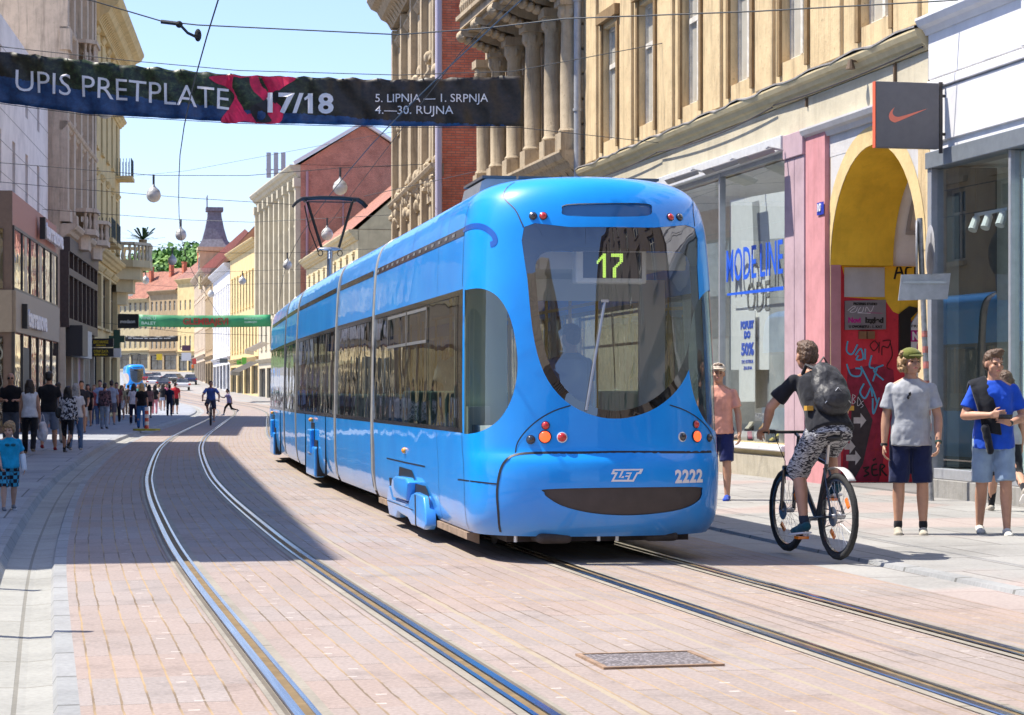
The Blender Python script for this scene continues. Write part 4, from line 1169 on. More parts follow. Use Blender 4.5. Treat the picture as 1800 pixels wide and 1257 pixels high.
def tile_mat(name, c1, c2):
    m, nt, b = new_mat(name); L = nt.links
    tc = N(nt, 'ShaderNodeTexCoord'); br = N(nt, 'ShaderNodeTexBrick', i_Scale=1.0)
    sp = N(nt, 'ShaderNodeSeparateXYZ'); cb = N(nt, 'ShaderNodeCombineXYZ'); L.new(tc.outputs['Object'], sp.inputs[0])
    ml = N(nt, 'ShaderNodeMath', operation='MULTIPLY'); ml.inputs[1].default_value = 1.35; L.new(sp.outputs[2], ml.inputs[0])
    L.new(sp.outputs[0], cb.inputs[0]); L.new(ml.outputs[0], cb.inputs[1]); L.new(cb.outputs[0], br.inputs['Vector'])
    br.inputs['Color1'].default_value = c4(c1); br.inputs['Color2'].default_value = c4(c2); br.inputs['Mortar'].default_value = c4(tuple(c*0.35 for c in c1))
    br.inputs['Brick Width'].default_value = 0.3; br.inputs['Row Height'].default_value = 0.32; br.inputs['Mortar Size'].default_value = 0.03
    no = N(nt, 'ShaderNodeTexNoise', i_Scale=0.7, i_Detail=8.0, i_Roughness=0.7); L.new(tc.outputs['Object'], no.inputs['Vector'])
    rp = ramp(nt, [(0.3, 0.6), (0.7, 1.15)]); L.new(no.outputs['Fac'], rp.inputs['Fac'])
    mu = N(nt, 'ShaderNodeMixRGB', blend_type='MULTIPLY'); mu.inputs[0].default_value = 1.0; L.new(br.outputs['Color'], mu.inputs[1]); L.new(rp.outputs['Color'], mu.inputs[2])
    L.new(mu.outputs[0], b.inputs['Base Color']); b.inputs['Roughness'].default_value = 0.85
    bp = N(nt, 'ShaderNodeBump', i_Strength=0.8, i_Distance=0.05); bp.invert = True; L.new(br.outputs['Fac'], bp.inputs['Height']); L.new(bp.outputs['Normal'], b.inputs['Normal'])
    return m
B_TILE = tile_mat('red_roof_tiles', (0.42,0.165,0.105), (0.48,0.21,0.135))
B_TILE2 = tile_mat('old_roof_tiles', (0.36,0.16,0.12), (0.42,0.20,0.14))
B_BRICK = brick_mat('red_brick', (0.74,0.19,0.10), (0.82,0.27,0.15), (0.30,0.19,0.15))
B_BRICK2 = brick_mat('faded_brick', (0.66,0.28,0.19), (0.72,0.33,0.23), (0.27,0.17,0.14), dirt=0.3)
B_SLATE = plain('grey_slate', (0.17,0.17,0.19), 0.7, var=0.3, vscale=3)
B_STONE = plaster('ornate_stone', (0.47,0.38,0.26), (0.07,0.05,0.035), 0.85, 1.2, bump=0.4)
B_OCHRE = plaster('ochre_render', (0.66,0.50,0.285), (0.15,0.105,0.065), 0.85, 0.8, bump=0.35)
B_CREAM = plaster('cream_render', (0.56,0.50,0.37), (0.30,0.25,0.18), 0.45, 0.5)
B_PALE = plaster('pale_yellow_render', (0.60,0.50,0.30), (0.30,0.22,0.13), 0.4, 0.4)
B_WHITE = plaster('white_render', (0.72,0.71,0.71), (0.5,0.5,0.5), 0.25, 0.4, bump=0.1)
B_LWHITE = plaster('warm_white_render', (0.92,0.84,0.77), (0.5,0.45,0.4), 0.12, 0.3, bump=0.1)
B_BEIGE = plaster('beige_render', (0.62,0.50,0.37), (0.12,0.09,0.07), 0.7, 0.8, bump=0.4)
B_YELL = plaster('yellow_render', (0.70,0.54,0.27), (0.28,0.20,0.10), 0.45, 0.4)
B_TAN = plaster('tan_render', (0.46,0.34,0.20), (0.20,0.14,0.09), 0.5, 0.4)
B_BROWN = plaster('brown_render', (0.17,0.14,0.12), (0.12,0.08,0.06), 0.4, 0.4)
B_PINK = plaster('pink_paint', (0.58,0.27,0.28), (0.35,0.12,0.12), 0.4, 0.9, bump=0.1)
B_PINKL = plaster('pale_pink_panel', (0.46,0.33,0.36), (0.28,0.18,0.20), 0.4, 0.9, bump=0.05)
B_REDW = plaster('red_painted_wall', (0.72,0.055,0.075), (0.22,0.02,0.04), 0.5, 0.7, bump=0.1)
B_YELW = plaster('yellow_painted_wall', (0.93,0.56,0.05), (0.40,0.22,0.03), 0.3, 0.8, bump=0.1)
B_GREYW = plaster('pale_grey_render', (0.56,0.54,0.52), (0.36,0.34,0.32), 0.4, 0.5)

def wall_with_holes(mb, L, z0, z1, holes, rev=0.25, y=0.0):
    """front wall in the plane local y = y, with reveals running inwards"""
    xs = sorted(set([0.0, L]+[h[0] for h in holes]+[h[1] for h in holes]))
    zs = sorted(set([z0, z1]+[h[2] for h in holes]+[h[3] for h in holes]))
    xs = [x for x in xs if 0 <= x <= L]; zs = [z for z in zs if z0 <= z <= z1]
    for i in range(len(xs)-1):
        for j in range(len(zs)-1):
            cx, cz = (xs[i]+xs[i+1])/2, (zs[j]+zs[j+1])/2
            if any(h[0] < cx < h[1] and h[2] < cz < h[3] for h in holes): continue
            mb.poly([(xs[i],y,zs[j]),(xs[i+1],y,zs[j]),(xs[i+1],y,zs[j+1]),(xs[i],y,zs[j+1])])
    rev0 = rev
    for h in holes:
        a, b, c, d = h[:4]; rev = h[4] if len(h) > 4 else rev0
        mb.poly([(a,y,c),(a,y,d),(a,y+rev,d),(a,y+rev,c)]); mb.poly([(b,y,c),(b,y+rev,c),(b,y+rev,d),(b,y,d)])
        mb.poly([(a,y,c),(a,y+rev,c),(b,y+rev,c),(b,y,c)]); mb.poly([(a,y,d),(b,y,d),(b,y+rev,d),(a,y+rev,d)])
    return mb

_wcache = {}
def window_unit(root, x0, x1, z0, z1, y=0.2, frame=None, pane=None, style='cross', name='window', lod=0):
    """a window with its frame and its pane of glass, local origin at its lower left corner"""
    frame = frame or B_FRW; pane = pane or B_DARKP
    w, h = round(x1-x0, 3), round(z1-z0, 3)
    key = (w, h, frame.name, pane.name, style, lod)
    if key not in _wcache:
        t = 0.07 if lod == 0 else 0.09
        f = MB()
        f.box(0,t,-0.04,0.04,0,h); f.box(w-t,w,-0.04,0.04,0,h); f.box(t,w-t,-0.04,0.04,0,t); f.box(t,w-t,-0.04,0.04,h-t,h)
        if style in ('cross', 'tee', 'bar'):
            zt = h*0.66 if style != 'bar' else h*0.5
            f.box(t,w-t,-0.055,0.035,zt-0.05,zt+0.05)
            if style != 'bar': f.box(w/2-0.05,w/2+0.05,-0.05,0.03,t,zt-0.05)
            if style == 'cross': f.box(w/2-0.035,w/2+0.035,-0.045,0.03,zt+0.05,h-t)
        if style == 'mid': f.box(w/2-0.04,w/2+0.04,-0.05,0.03,t,h-t)
        p = MB(); p.poly([(t*0.5,0.0,t*0.5),(w-t*0.5,0.0,t*0.5),(w-t*0.5,0.0,h-t*0.5),(t*0.5,0.0,h-t*0.5)])
        _wcache[key] = (f.mesh(name, frame), p.mesh('pane', pane))
    fm, pm = _wcache[key]
    o = bpy.data.objects.new(name, fm); COL.objects.link(o); o.parent = root; o.location = (x0, y, z0)
    q = bpy.data.objects.new('pane', pm); COL.objects.link(q); q.parent = o
    return o

def site(Y0, Y1, n, side):
    """origin, rotation and length for a facade between two street stations; side +1 = right-hand row"""
    a, b = P(Y0, n), P(Y1, n)
    o, e = (b, a) if side > 0 else (a, b)
    d = e-o; L = math.hypot(d.x, d.y)
    return Vector((o.x, o.y, min(a.z, b.z))), math.atan2(d.y, d.x), L

class Bld:
    def __init__(self, name, label, cat, o, rot, L, H, depth, mat, group=None):
        self.root = thing(name, label, cat, tuple(o), rot, group); self.L, self.H, self.D, self.mat = L, H, depth, mat
        self.o, self.rot = o, rot
        self.holes = []; self.wins = []
        self.M = Matrix.Translation(o) @ Matrix.Rotation(rot, 4, 'Z'); self.Mi = self.M.inverted()
    def px(self, x, y, yl=0.0):
        """facade coordinates (x, z) seen at a photo pixel on the plane local y = yl"""
        o = self.Mi @ Vector((0,0,CAMZ)); r = (self.Mi.to_3x3() @ Vector(px_ray(x, y)))
        k = (yl-o.y)/r.y; p = o+r*k
        return p.x, p.z
    def hole(self, x0, x1, z0, z1): self.holes.append((x0, x1, z0, z1)); return self
    def win(self, x0, x1, z0, z1, **k):
        self.holes.append((x0, x1, z0, z1)); self.wins.append((x0, x1, z0, z1, k)); return self
    def grid_wins(self, nx, rows, w, margin=0.8, **k):
        step = (self.L-2*margin)/nx
        for z0, z1 in rows:
            for i in range(nx):
                c = margin+step*(i+0.5); self.win(c-w/2, c+w/2, z0, z1, **k)
        return self
    def raise_(self, z0=0.0, side_mat=None, rev=0.25, top=True):
        mb = MB(); wall_with_holes(mb, self.L, z0-0.3 if z0 == 0 else z0, self.H, self.holes, rev)
        L, H, D = self.L, self.H, self.D; zb = z0-0.3 if z0 == 0 else z0
        if side_mat is None or side_mat == self.mat:
            mb.poly([(L,0,zb),(L,D,zb),(L,D,H),(L,0,H)]); mb.poly([(0,0,zb),(0,0,H),(0,D,H),(0,D,zb)])
        mb.poly([(0,D,zb),(0,D,H),(L,D,H),(L,D,zb)])
        if top: mb.poly([(0,0,H),(L,0,H),(L,D,H),(0,D,H)])
        o = mb.build('wall', self.mat, self.root)
        if side_mat is not None and side_mat != self.mat:
            for q_ in ([(L,0,zb),(L,D,zb),(L,D,H),(L,0,H)], [(0,0,zb),(0,0,H),(0,D,H),(0,D,zb)]): s = MB(); s.poly(q_); s.build('side_wall', side_mat, self.root)
        # dark rooms behind the panes
        for x0, x1, z0_, z1_, k in self.wins: window_unit(self.root, x0, x1, z0_, z1_, **k)
        return o
    def part(self, name, mat, fn, smooth=None, bev=0.0, parent=None):
        mb = MB(); fn(mb); o = mb.build(name, mat, parent or self.root, smooth)
        if bev:
            b = o.modifiers.new('b', 'BEVEL'); b.width = bev; b.segments = 2; b.limit_method = 'ANGLE'
        return o
    def cornice(self, z, out, h, mat=None, x0=None, x1=None, name='cornice', steps=3, brackets=0.0):
        x0 = -0.0 if x0 is None else x0; x1 = self.L if x1 is None else x1
        pf = [(0.05, z-h)]
        for k in range(steps):
            pf += [(-out*(k+0.6)/steps, z-h+h*k/steps), (-out*(k+1)/steps, z-h+h*(k+0.7)/steps)]
        pf += [(-out, z), (0.05, z)]
        def f(mb): mb.prism(pf, 'x', x0, x1)
        o = self.part(name, mat or self.mat, f)
        if brackets:
            g = MB(); g.prism([(0.02,z-h*0.95),(-out*0.25,z-h*0.95),(-out*0.72,z-h*0.40),(-out*0.72,z-h*0.22),(0.02,z-h*0.22)], 'x', -0.09, 0.09)
            g = g.mesh('bracket', mat or self.mat); nb = min(90, int((x1-x0)/brackets))
            for i in range(nb):
                b = bpy.data.objects.new('bracket', g); COL.objects.link(b); b.parent = self.root; b.location = (x0+(x1-x0)*(i+0.5)/nb, 0, 0)
        return o
    def sills(self, mat=None, out=0.12, head=False):
        for x0, x1, z0, z1, k in self.wins:
            self.part('sill', mat or self.mat, lambda mb: mb.box(x0-0.12, x1+0.12, -out, 0.03, z0-0.12, z0-0.002))
            if head: self.part('window_hood', mat or self.mat, lambda mb: mb.prism([(0.03,z1+0.12),(-0.06,z1+0.12),(-0.2,z1+0.30),(-0.2,z1+0.36),(0.03,z1+0.42)], 'x', x0-0.18, x1+0.18))
    def text(self, body, x, z, size, mat, name='lettering', y=-0.02, width=None, bold=0.01, parent=None, ext=0.01, **k):
        M = basis((x, y, z), (1,0,0), (0,0,1), (0,-1,0))
        return text_mb(body, size, M, ext, bold, width=width, **k).build(name, mat, parent or self.root)
    def roof(self, h, mat, over=0.4, name='roof', hip=0.0):
        L, H, D = self.L, self.H, self.D
        def f(mb):
            a, b = -over, D+over; z = H+0.02; m = D/2
            x0, x1 = 0.0-0.02, L+0.02
            r0, r1 = x0+hip, x1-hip
            mb.poly([(x0,a,z),(x1,a,z),(r1,m,z+h),(r0,m,z+h)]); mb.poly([(x1,b,z),(x0,b,z),(r0,m,z+h),(r1,m,z+h)])
            mb.poly([(x0,a,z-0.01),(x0,b,z-0.01),(x1,b,z-0.01),(x1,a,z-0.01)])
            if hip: mb.poly([(x0,b,z),(x0,a,z),(r0,m,z+h)]); mb.poly([(x1,a,z),(x1,b,z),(r1,m,z+h)])
        o = self.part(name, mat, f)
        if not hip:
            self.part('gable', self.mat, lambda mb: mb.poly([(0,D,H+0.03),(0,0,H+0.03),(0,D/2,H+h-0.02)])); self.gable = self.part('gable', self.mat, lambda mb: mb.poly([(L,0,H+0.03),(L,D,H+0.03),(L,D/2,H+h-0.02)]))
        return o
# ---------------------------------------------------------------- right-hand row, near part
EX = Vector((0.2167, -0.9762, 0)).normalized()      # along the facade, towards the camera
O_R = Vector((1.586, 46.1, 0)); ROT_R = math.atan2(EX.y, EX.x)
U = lambda Y: (46.1-Y)/0.9762
ox = Bld('shop_building', 'peeling ochre building with tall old windows above a shoe shop and an arched passage', 'building', O_R, ROT_R, 18.42, 15.0, 12.0, B_OCHRE)
LEDGE = 6.30
UA, RA, ZS = 16.42, 1.62, 3.36      # the arched passage: centre, radius, springing
SH0, SH1 = 5.6, 13.05               # the shop window
wz0, wz1 = 6.72, 9.12
B_CURT2 = plain('lit_window_pane', (0.50,0.47,0.40), 0.12, spec=0.6, var=0.2, vscale=1.2, coat=0.6); B_FRW2 = plain('worn_white_frame', (0.62,0.58,0.50), 0.6, var=0.25)
for a in ((1061,1085,0),(1126,1149,0),(1203,1228,0),(1289,1317,0),(1380,1413,0),(1518,1562,0)):
    x0 = ox.px(a[0], 200)[0]; x1 = ox.px(a[1], 200)[0]; c = (x0+x1)/2
    ox.win(c-0.56, c+0.56, wz0, wz1, y=0.17, frame=B_FRW2, pane=B_CURT2, style='cross')
for i in range(6): ox.win(1.4+i*2.85, 2.5+i*2.85, 10.9, 13.2, y=0.3, frame=B_FRW, pane=B_DARKP)
ox.hole(SH0, SH1, 0.62, 5.28); ox.holes.append((UA-RA, UA+RA, -0.3, ZS+RA, 0.16))
ox.raise_(rev=0.34)
# cream render band below the ledge, patched
def band(mb):
    for a, b, c, d in ((0.0,SH0,-0.3,6.0),(SH0,SH1,5.53,6.0),(SH1,UA-RA,5.5,6.0),(UA-RA,18.42,5.42,6.0)): mb.poly([(a,-0.02,c),(b,-0.02,c),(b,-0.02,d),(a,-0.02,d)])
ox.part('render_band', B_CREAM, band)
ox.part('plinth', plaster('stone_plinth', (0.42,0.38,0.30), (0.2,0.17,0.13), 0.5, 1.5), lambda mb: mb.box(0.0, SH1, -0.10, 0.02, -0.2, 0.42), bev=0.02)
ox.part('shop_sill', B_WHITE, lambda mb: mb.box(SH0, SH1, -0.16, 0.5, 0.50, 0.60), bev=0.02)
ox.part('stall_riser', B_PALE, lambda mb: mb.box(SH0, SH1, -0.05, 0.02, 0.42, 0.50))
# moulded ledge with its buckled metal flashing
ox.cornice(LEDGE, 0.21, 0.28, B_PALE, name='ledge', steps=3)
def flash(mb):
    rnd = random.Random(3); n = 60; pr = []
    for k in range(n+1):
        x = 18.42*k/n; w = 0.018*rnd.uniform(-1, 1)+0.02*math.sin(k*1.1)
        pr.append((x, w))
    for (x0, w0), (x1, w1) in zip(pr[:-1], pr[1:]):
        mb.poly([(x0,0.0,LEDGE+0.10),(x0,-0.222,LEDGE+0.03+w0),(x1,-0.222,LEDGE+0.03+w1),(x1,0.0,LEDGE+0.10)])
        mb.poly([(x0,-0.222,LEDGE+0.03+w0),(x0,-0.222,LEDGE+0.005+w0),(x1,-0.222,LEDGE+0.005+w1),(x1,-0.222,LEDGE+0.03+w1)])
ox.part('ledge_flashing', plain('grey_flashing', (0.30,0.28,0.26), 0.7, 0.2, var=0.3), flash)
# flat pilasters and peeling dark window surrounds
for i, (x0, x1, z0, z1, k) in enumerate(ox.wins[:6]):
    def sur(mb):
        mb.box(x0-0.13, x0-0.002, -0.05, 0.32, z0-0.2, z1+0.1); mb.box(x1+0.002, x1+0.13, -0.05, 0.32, z0-0.2, z1+0.1); mb.box(x0-0.20, x1+0.20, -0.12, 0.0, z1+0.1, z1+0.32)
    ox.part('window_surround', plaster('peeling_surround', (0.30,0.20,0.10), (0.06,0.04,0.03), 0.9, 2.5, bump=0.6) if i == 0 else bpy.data.materials['peeling_surround'], sur)
xs_ = [(w[0]+w[1])/2 for w in ox.wins[:6]]
for a, b in zip([-0.6]+xs_, xs_+[18.9]):
    c = (a+b)/2
    if 0.4 < c < 18.2 and b-a > 2.0: ox.part('pilaster', B_OCHRE, lambda mb: mb.box(c-0.42, c+0.42, -0.06, 0.02, LEDGE+0.1, 10.2), bev=0.02)
# vertical cracks / drip pipes and cables under the ledge
def cab(mb):
    for q, (a, b, s, z) in enumerate(((0.2,6.0,0.07,6.02),(6.0,12.5,0.10,6.03),(12.5,18.4,0.05,6.06))):
        mb.tube([(a+(b-a)*k/12, -0.13+0.02*q, z-4*s*(k/12)*(1-k/12)) for k in range(13)], 0.014, 5)
ox.part('cable', B_FRD, cab)
for (px_, y0, y1) in ((1422,130,188),(1578,65,155)):
    x = ox.px(px_, y0)[0]; z0 = ox.px(px_, y1)[1]
    ox.part('iron_strap', B_FRB, lambda mb: mb.box(x-0.02, x+0.02, -0.06, -0.015, z0, 6.0))

# ---- the shoe shop window
sa = SH0; dv = ox.px(1269, 500)[0]
ox.part('shop_fascia', plain('white_metal_fascia', (0.62,0.62,0.62), 0.45, 0.1, var=0.1), lambda mb: mb.box(SH0-0.1, SH1-0.02, -0.16, 0.05, 5.27, 5.52), bev=0.015)
def sp(mb):
    for x in (SH0+0.03, dv, SH1-0.05): mb.box(x-0.035, x+0.035, -0.05, 0.06, 0.60, 5.27)
    mb.box(SH0, SH1, -0.04, 0.05, 5.20, 5.265)
ox.part('shop_frame', B_ALU, sp)
G_SHOP = glass('shop_glass', (0.86,0.91,0.90), 0.06, 0.005)
for a, b in ((SH0+0.07, dv-0.035), (dv+0.035, SH1-0.085)):
    ox.part('shop_pane', G_SHOP, lambda mb: mb.poly([(a,0.0,0.6),(b,0.0,0.6),(b,0.0,5.2),(a,0.0,5.2)]))
S_WALL = plain('shop_inside_wall', (0.74,0.74,0.72), 0.8, var=0.1)
def room(mb):
    y0, y1, z0, z1 = 0.36, 2.8, 0.58, 5.26
    mb.poly([(SH0,y1,z0),(SH1,y1,z0),(SH1,y1,z1),(SH0,y1,z1)]); mb.poly([(SH0,y0,z0),(SH0,y1,z0),(SH0,y1,z1),(SH0,y0,z1)])
    mb.poly([(SH1,y0,z0),(SH1,y0,z1),(SH1,y1,z1),(SH1,y1,z0)]); mb.poly([(SH0,0.05,z0),(SH1,0.05,z0),(SH1,y1,z0),(SH0,y1,z0)]); mb.poly([(SH0,y0,z1),(SH0,y1,z1),(SH1,y1,z1),(SH1,y0,z1)])
ox.part('shop_interior', S_WALL, room)
def shelves(mb):
    for k in range(5): mb.box(SH0+0.3, dv-0.2, 2.3, 2.75, 0.9+k*0.75, 0.94+k*0.75)
    for k in range(14): mb.box(SH0+0.4+k*0.26, SH0+0.55+k*0.26, 2.4, 2.6, 0.94+0.75*(k % 5), 1.1+0.75*(k % 5))
ox.part('shop_shelves', plain('shelf_grey', (0.16,0.16,0.16), 0.6), shelves)
B_POST = plain('poster_white', (0.72,0.72,0.72), 0.6, var=0.05)
B_POSTG = plain('poster_grey', (0.34,0.35,0.36), 0.6, var=0.25, vscale=2)
def onp(o, pts, y): return [(ox.px(x, yy, y)[0], y, ox.px(x, yy, y)[1]) for x, yy in pts]
bo = ox.part('poster_board', B_POST, lambda mb: mb.prism([(p[0], p[2]) for p in onp(0, ((1283,352),(1391,334),(1391,650),(1283,650)), 0.13)], 'y', 0.13, 0.16))
ox.part('printed_figure', B_POSTG, lambda mb: [mb.poly(onp(0, q, 0.125)) for q in (((1322,356),(1334,352),(1338,470),(1326,470)),((1352,420),(1391,418),(1391,760),(1352,760)))], parent=bo)
b2 = ox.part('sale_banner', B_POST, lambda mb: mb.prism([(p[0], p[2]) for p in onp(0, ((1299,548),(1327,546),(1327,706),(1299,706)), 0.06)], 'y', 0.06, 0.07))
b3 = ox.part('poster_board', B_POST, lambda mb: mb.prism([(p[0], p[2]) for p in onp(0, ((1327,560),(1353,558),(1353,740),(1327,740)), 0.26)], 'y', 0.26, 0.28))
ox.part('printed_figure', plain('poster_mid_grey', (0.25,0.26,0.28), 0.6, var=0.3, vscale=2), lambda mb: mb.poly(onp(0, ((1329,600),(1352,598),(1352,715),(1329,718)), 0.255)), parent=b3)
S_BLUE = plain('shop_lettering_blue', (0.015,0.10,0.62), 0.4); S_GREYT = plain('shop_lettering_grey', (0.22,0.23,0.24), 0.5)
def stx(body, x, ybase, ytop, x1, mat, y=-0.012, bold=0.0, name='shop_lettering', parent=None):
    u0, z0 = ox.px(x, ybase, y); u1, z1 = ox.px(x1, ybase, y); _, z2 = ox.px(x, ytop, y)
    return ox.text(body, u0, z0, (z2-z0)/0.70, mat, name, y, abs(u1-u0), bold, parent, 0.003)
stx('MODE LINE', 1277, 496, 440, 1376, S_BLUE, bold=0.004)
ox.part('lettering_underline', S_BLUE, lambda mb: mb.poly(onp(0, ((1278,516),(1377,503),(1377,510),(1278,520)), -0.012)))
stx('ODE', 1313, 549, 497, 1353, S_GREYT, y=0.12, parent=bo)
stx('POPUST', 1302, 578, 566, 1325, S_BLUE, y=0.055, bold=0.012, parent=b2); stx('DO', 1308, 594, 583, 1319, S_BLUE, y=0.055, bold=0.012, parent=b2)
stx('50%', 1303, 624, 604, 1325, S_BLUE, y=0.055, bold=0.012, parent=b2); stx('DO ISTEKA', 1304, 639, 633, 1324, S_BLUE, y=0.055, parent=b2); stx('ZALIHA', 1307, 650, 644, 1322, S_BLUE, y=0.055, parent=b2)
stx('SHOP ONLINE', 1327, 735, 726, 1352, S_GREYT, y=-0.012)
# flood lights over the window
def flood(px_, y_):
    u, z = ox.px(px_, y_, -0.5); t = ox.root
    o = ox.part('flood_light', plain('flood_grey', (0.26,0.25,0.25), 0.5, 0.3) if 'flood_grey' not in bpy.data.materials else bpy.data.materials['flood_grey'],
        lambda mb: mb.prism([(-0.80,z-0.09),(-0.35,z+0.06),(-0.30,z-0.02),(-0.72,z-0.17)], 'x', u-0.27, u+0.27), bev=0.02)
    ox.part('arm', B_ALU, lambda mb: (mb.cyl((u+0.2,-0.16,z+0.02),(u+0.2,-0.42,z+0.06),0.02), mb.cyl((u+0.2,-0.42,z+0.06),(u+0.2,-0.40,z),0.03)), parent=o)
for a in ((1203,306),(1271,288),(1333,268)): flood(*a)

# ---- pink pillars beside the passage
pk0, pk1, pk2 = SH1, ox.px(1424, 400)[0], UA-RA
ox.part('pillar_panel', B_PINKL, lambda mb: (mb.box(pk0-0.01, (pk0+pk1)/2-0.008, -0.10, 0.02, 0.0, 5.12), mb.box((pk0+pk1)/2+0.008, pk1, -0.10, 0.02, 0.0, 5.12), mb.box(pk0-0.01, pk1, -0.13, 0.02, 5.12, 5.5)), bev=0.01)
ox.part('painted_pilaster', B_PINK, lambda mb: mb.box(pk1+0.02, pk2-0.04, -0.08, 0.02, 0.0, 5.42))
ox.part('number_plate', plain('plate_blue', (0.02,0.04,0.35), 0.4), lambda mb: mb.poly(onp(0, ((1436,357),(1448,354),(1448,376),(1436,379)), -0.10)))
ox.text('10', ox.px(1438,372,-0.10)[0], ox.px(1438,372,-0.10)[1], 0.16, T_WHITE, 'plate_number', -0.105, bold=0.004)
ox.part('number_plate', bpy.data.materials['plate_blue'], lambda mb: mb.poly(onp(0, ((1510,98),(1520,95),(1520,112),(1510,115)), -0.03)))
ox.text('10', ox.px(1511,110,-0.03)[0], ox.px(1511,110,-0.03)[1], 0.12, T_WHITE, 'plate_number', -0.035)
ox.part('wall_lamp', B_FRB, lambda mb: (mb.cyl((ox.px(1524,108)[0],0,ox.px(1524,108)[1]),(ox.px(1524,108)[0],-0.25,ox.px(1524,108)[1]),0.02), mb.lathe([(0.07,0),(0.03,0.14)],10,(ox.px(1524,108)[0],-0.25,ox.px(1524,108)[1]-0.12))))

# ---- the arched passage
arc = [(UA+RA*math.cos(PI*(1-k/24)), ZS+RA*math.sin(PI*(1-k/24))) for k in range(25)]
def spandrel(mb):
    for (x0, z0), (x1, z1) in zip(arc[:-1], arc[1:]):
        mb.poly([(x0,0,z0),(x1,0,z1),(x1,0,ZS+RA),(x0,0,ZS+RA)])
ox.part('arch_wall', B_GREYW, spandrel)
ox.part('arch_wall', B_GREYW, lambda mb: mb.poly([(UA-RA-0.04,-0.004,ZS+RA),(18.4,-0.004,ZS+RA),(18.4,-0.004,5.4),(UA-RA-0.04,-0.004,5.4)]))
ox.cornice(5.50, 0.16, 0.2, B_GREYW, pk1-0.05, 18.4, 'arch_cornice', 2)
ring = plaster('arch_band_yellow', (0.66,0.50,0.25), (0.5,0.36,0.18), 0.4, 1.0)
def ringf(mb):
    for (x0, z0), (x1, z1) in zip(arc[:-1], arc[1:]):
        f = lambda x, z: (UA+(x-UA)*(1.17), -0.008, ZS+(z-ZS)*1.17)
        mb.poly([(x0,-0.008,z0),(x1,-0.008,z1),f(x1,z1),f(x0,z0)])
ox.part('arch_band', ring, ringf)
VD = 1.0
def vault(y0, y1, r, mat, name, ex=0):
    a2 = [(UA+r*math.cos(PI*(1-k/28)), ZS+r*math.sin(PI*(1-k/28))) for k in range(29)]
    def f(mb):
        for (x0, z0), (x1, z1) in zip(a2[:-1], a2[1:]): mb.poly([(x0,y0,z0),(x0,y1,z0),(x1,y1,z1),(x1,y0,z1)])
        if ex:
            for (x0, z0), (x1, z1), (x2, z2), (x3, z3) in zip(a2[:-1], a2[1:], arc2[:-1], arc2[1:]): mb.poly([(x0,y0,z0),(x1,y0,z1),(x3,y0,z3),(x2,y0,z2)])
    return ox.part(name, mat, f, 40)
arc2 = [(UA+RA*math.cos(PI*(1-k/28)), ZS+RA*math.sin(PI*(1-k/28))) for k in range(29)]
vault(0.0, VD, RA, B_YELW, 'vault'); vault(VD, 6.0, RA+0.06, B_LWHITE, 'vault')
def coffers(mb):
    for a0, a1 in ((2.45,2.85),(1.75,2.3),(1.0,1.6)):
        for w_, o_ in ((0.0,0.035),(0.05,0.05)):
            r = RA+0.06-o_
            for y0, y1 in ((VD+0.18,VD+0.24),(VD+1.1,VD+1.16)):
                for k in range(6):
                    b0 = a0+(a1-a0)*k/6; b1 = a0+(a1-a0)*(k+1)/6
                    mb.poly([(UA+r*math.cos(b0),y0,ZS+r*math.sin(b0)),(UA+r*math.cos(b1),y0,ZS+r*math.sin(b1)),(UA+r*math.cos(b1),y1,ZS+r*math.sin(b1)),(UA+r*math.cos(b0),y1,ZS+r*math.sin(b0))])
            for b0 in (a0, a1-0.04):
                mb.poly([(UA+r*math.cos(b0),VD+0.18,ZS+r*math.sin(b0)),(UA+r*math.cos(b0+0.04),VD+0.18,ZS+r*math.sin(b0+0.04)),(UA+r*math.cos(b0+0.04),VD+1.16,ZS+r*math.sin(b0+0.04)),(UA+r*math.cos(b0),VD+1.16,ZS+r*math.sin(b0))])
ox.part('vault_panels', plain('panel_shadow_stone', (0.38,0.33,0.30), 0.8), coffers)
UW = UA-RA-0.13      # the passage wall that faces the camera lies in the plane local x = UW
def pw(x, y, off=0.0):
    o = ox.Mi @ Vector((0,0,CAMZ)); r = ox.Mi.to_3x3() @ Vector(px_ray(x, y)); k = (UW+off-o.x)/r.x; p = o+r*k
    return p.y, p.z
def pwp(x, y, off=0.004):
    a, b = pw(x, y, off); return (UW+off, a, b)
zt_ = ZS
def wallq(y0, y1, z0, z1, off=0.0): return [(UW+off,max(y0,0.16),z0),(UW+off,y1,z0),(UW+off,y1,z1),(UW+off,max(y0,0.16),z1)]
ox.part('passage_wall', B_REDW, lambda mb: mb.poly(wallq(0.0, 6.0, -0.2, ZS)))
yel = [(1478,462),(1640,462),(1640,620),(1600,560),(1570,548),(1556,528),(1484,522),(1484,484)]
ox.part('vault_soffit', B_YELW, lambda mb: mb.poly([(UW-0.01,0.16,ZS-0.004),(UA-RA,0.16,ZS-0.004),(UA-RA,6.0,ZS-0.004),(UW-0.01,6.0,ZS-0.004)]))
ox.part('jamb_reveal', B_PINK, lambda mb: mb.poly([(UA-RA+0.003,0.0,-0.2),(UA-RA+0.003,0.16,-0.2),(UA-RA+0.003,0.16,ZS),(UA-RA+0.003,0.0,ZS)]))
ox.part('yellow_paint', B_YELW, lambda mb: mb.poly([pwp(*p) for p in yel[::-1]]))
ox.part('dark_paint', plain('dark_paint', (0.045,0.035,0.04), 0.7, var=0.3), lambda mb: mb.poly([pwp(*p) for p in ((1490,835),(1497,720),(1510,690),(1534,738),(1517,815),(1500,846))]))
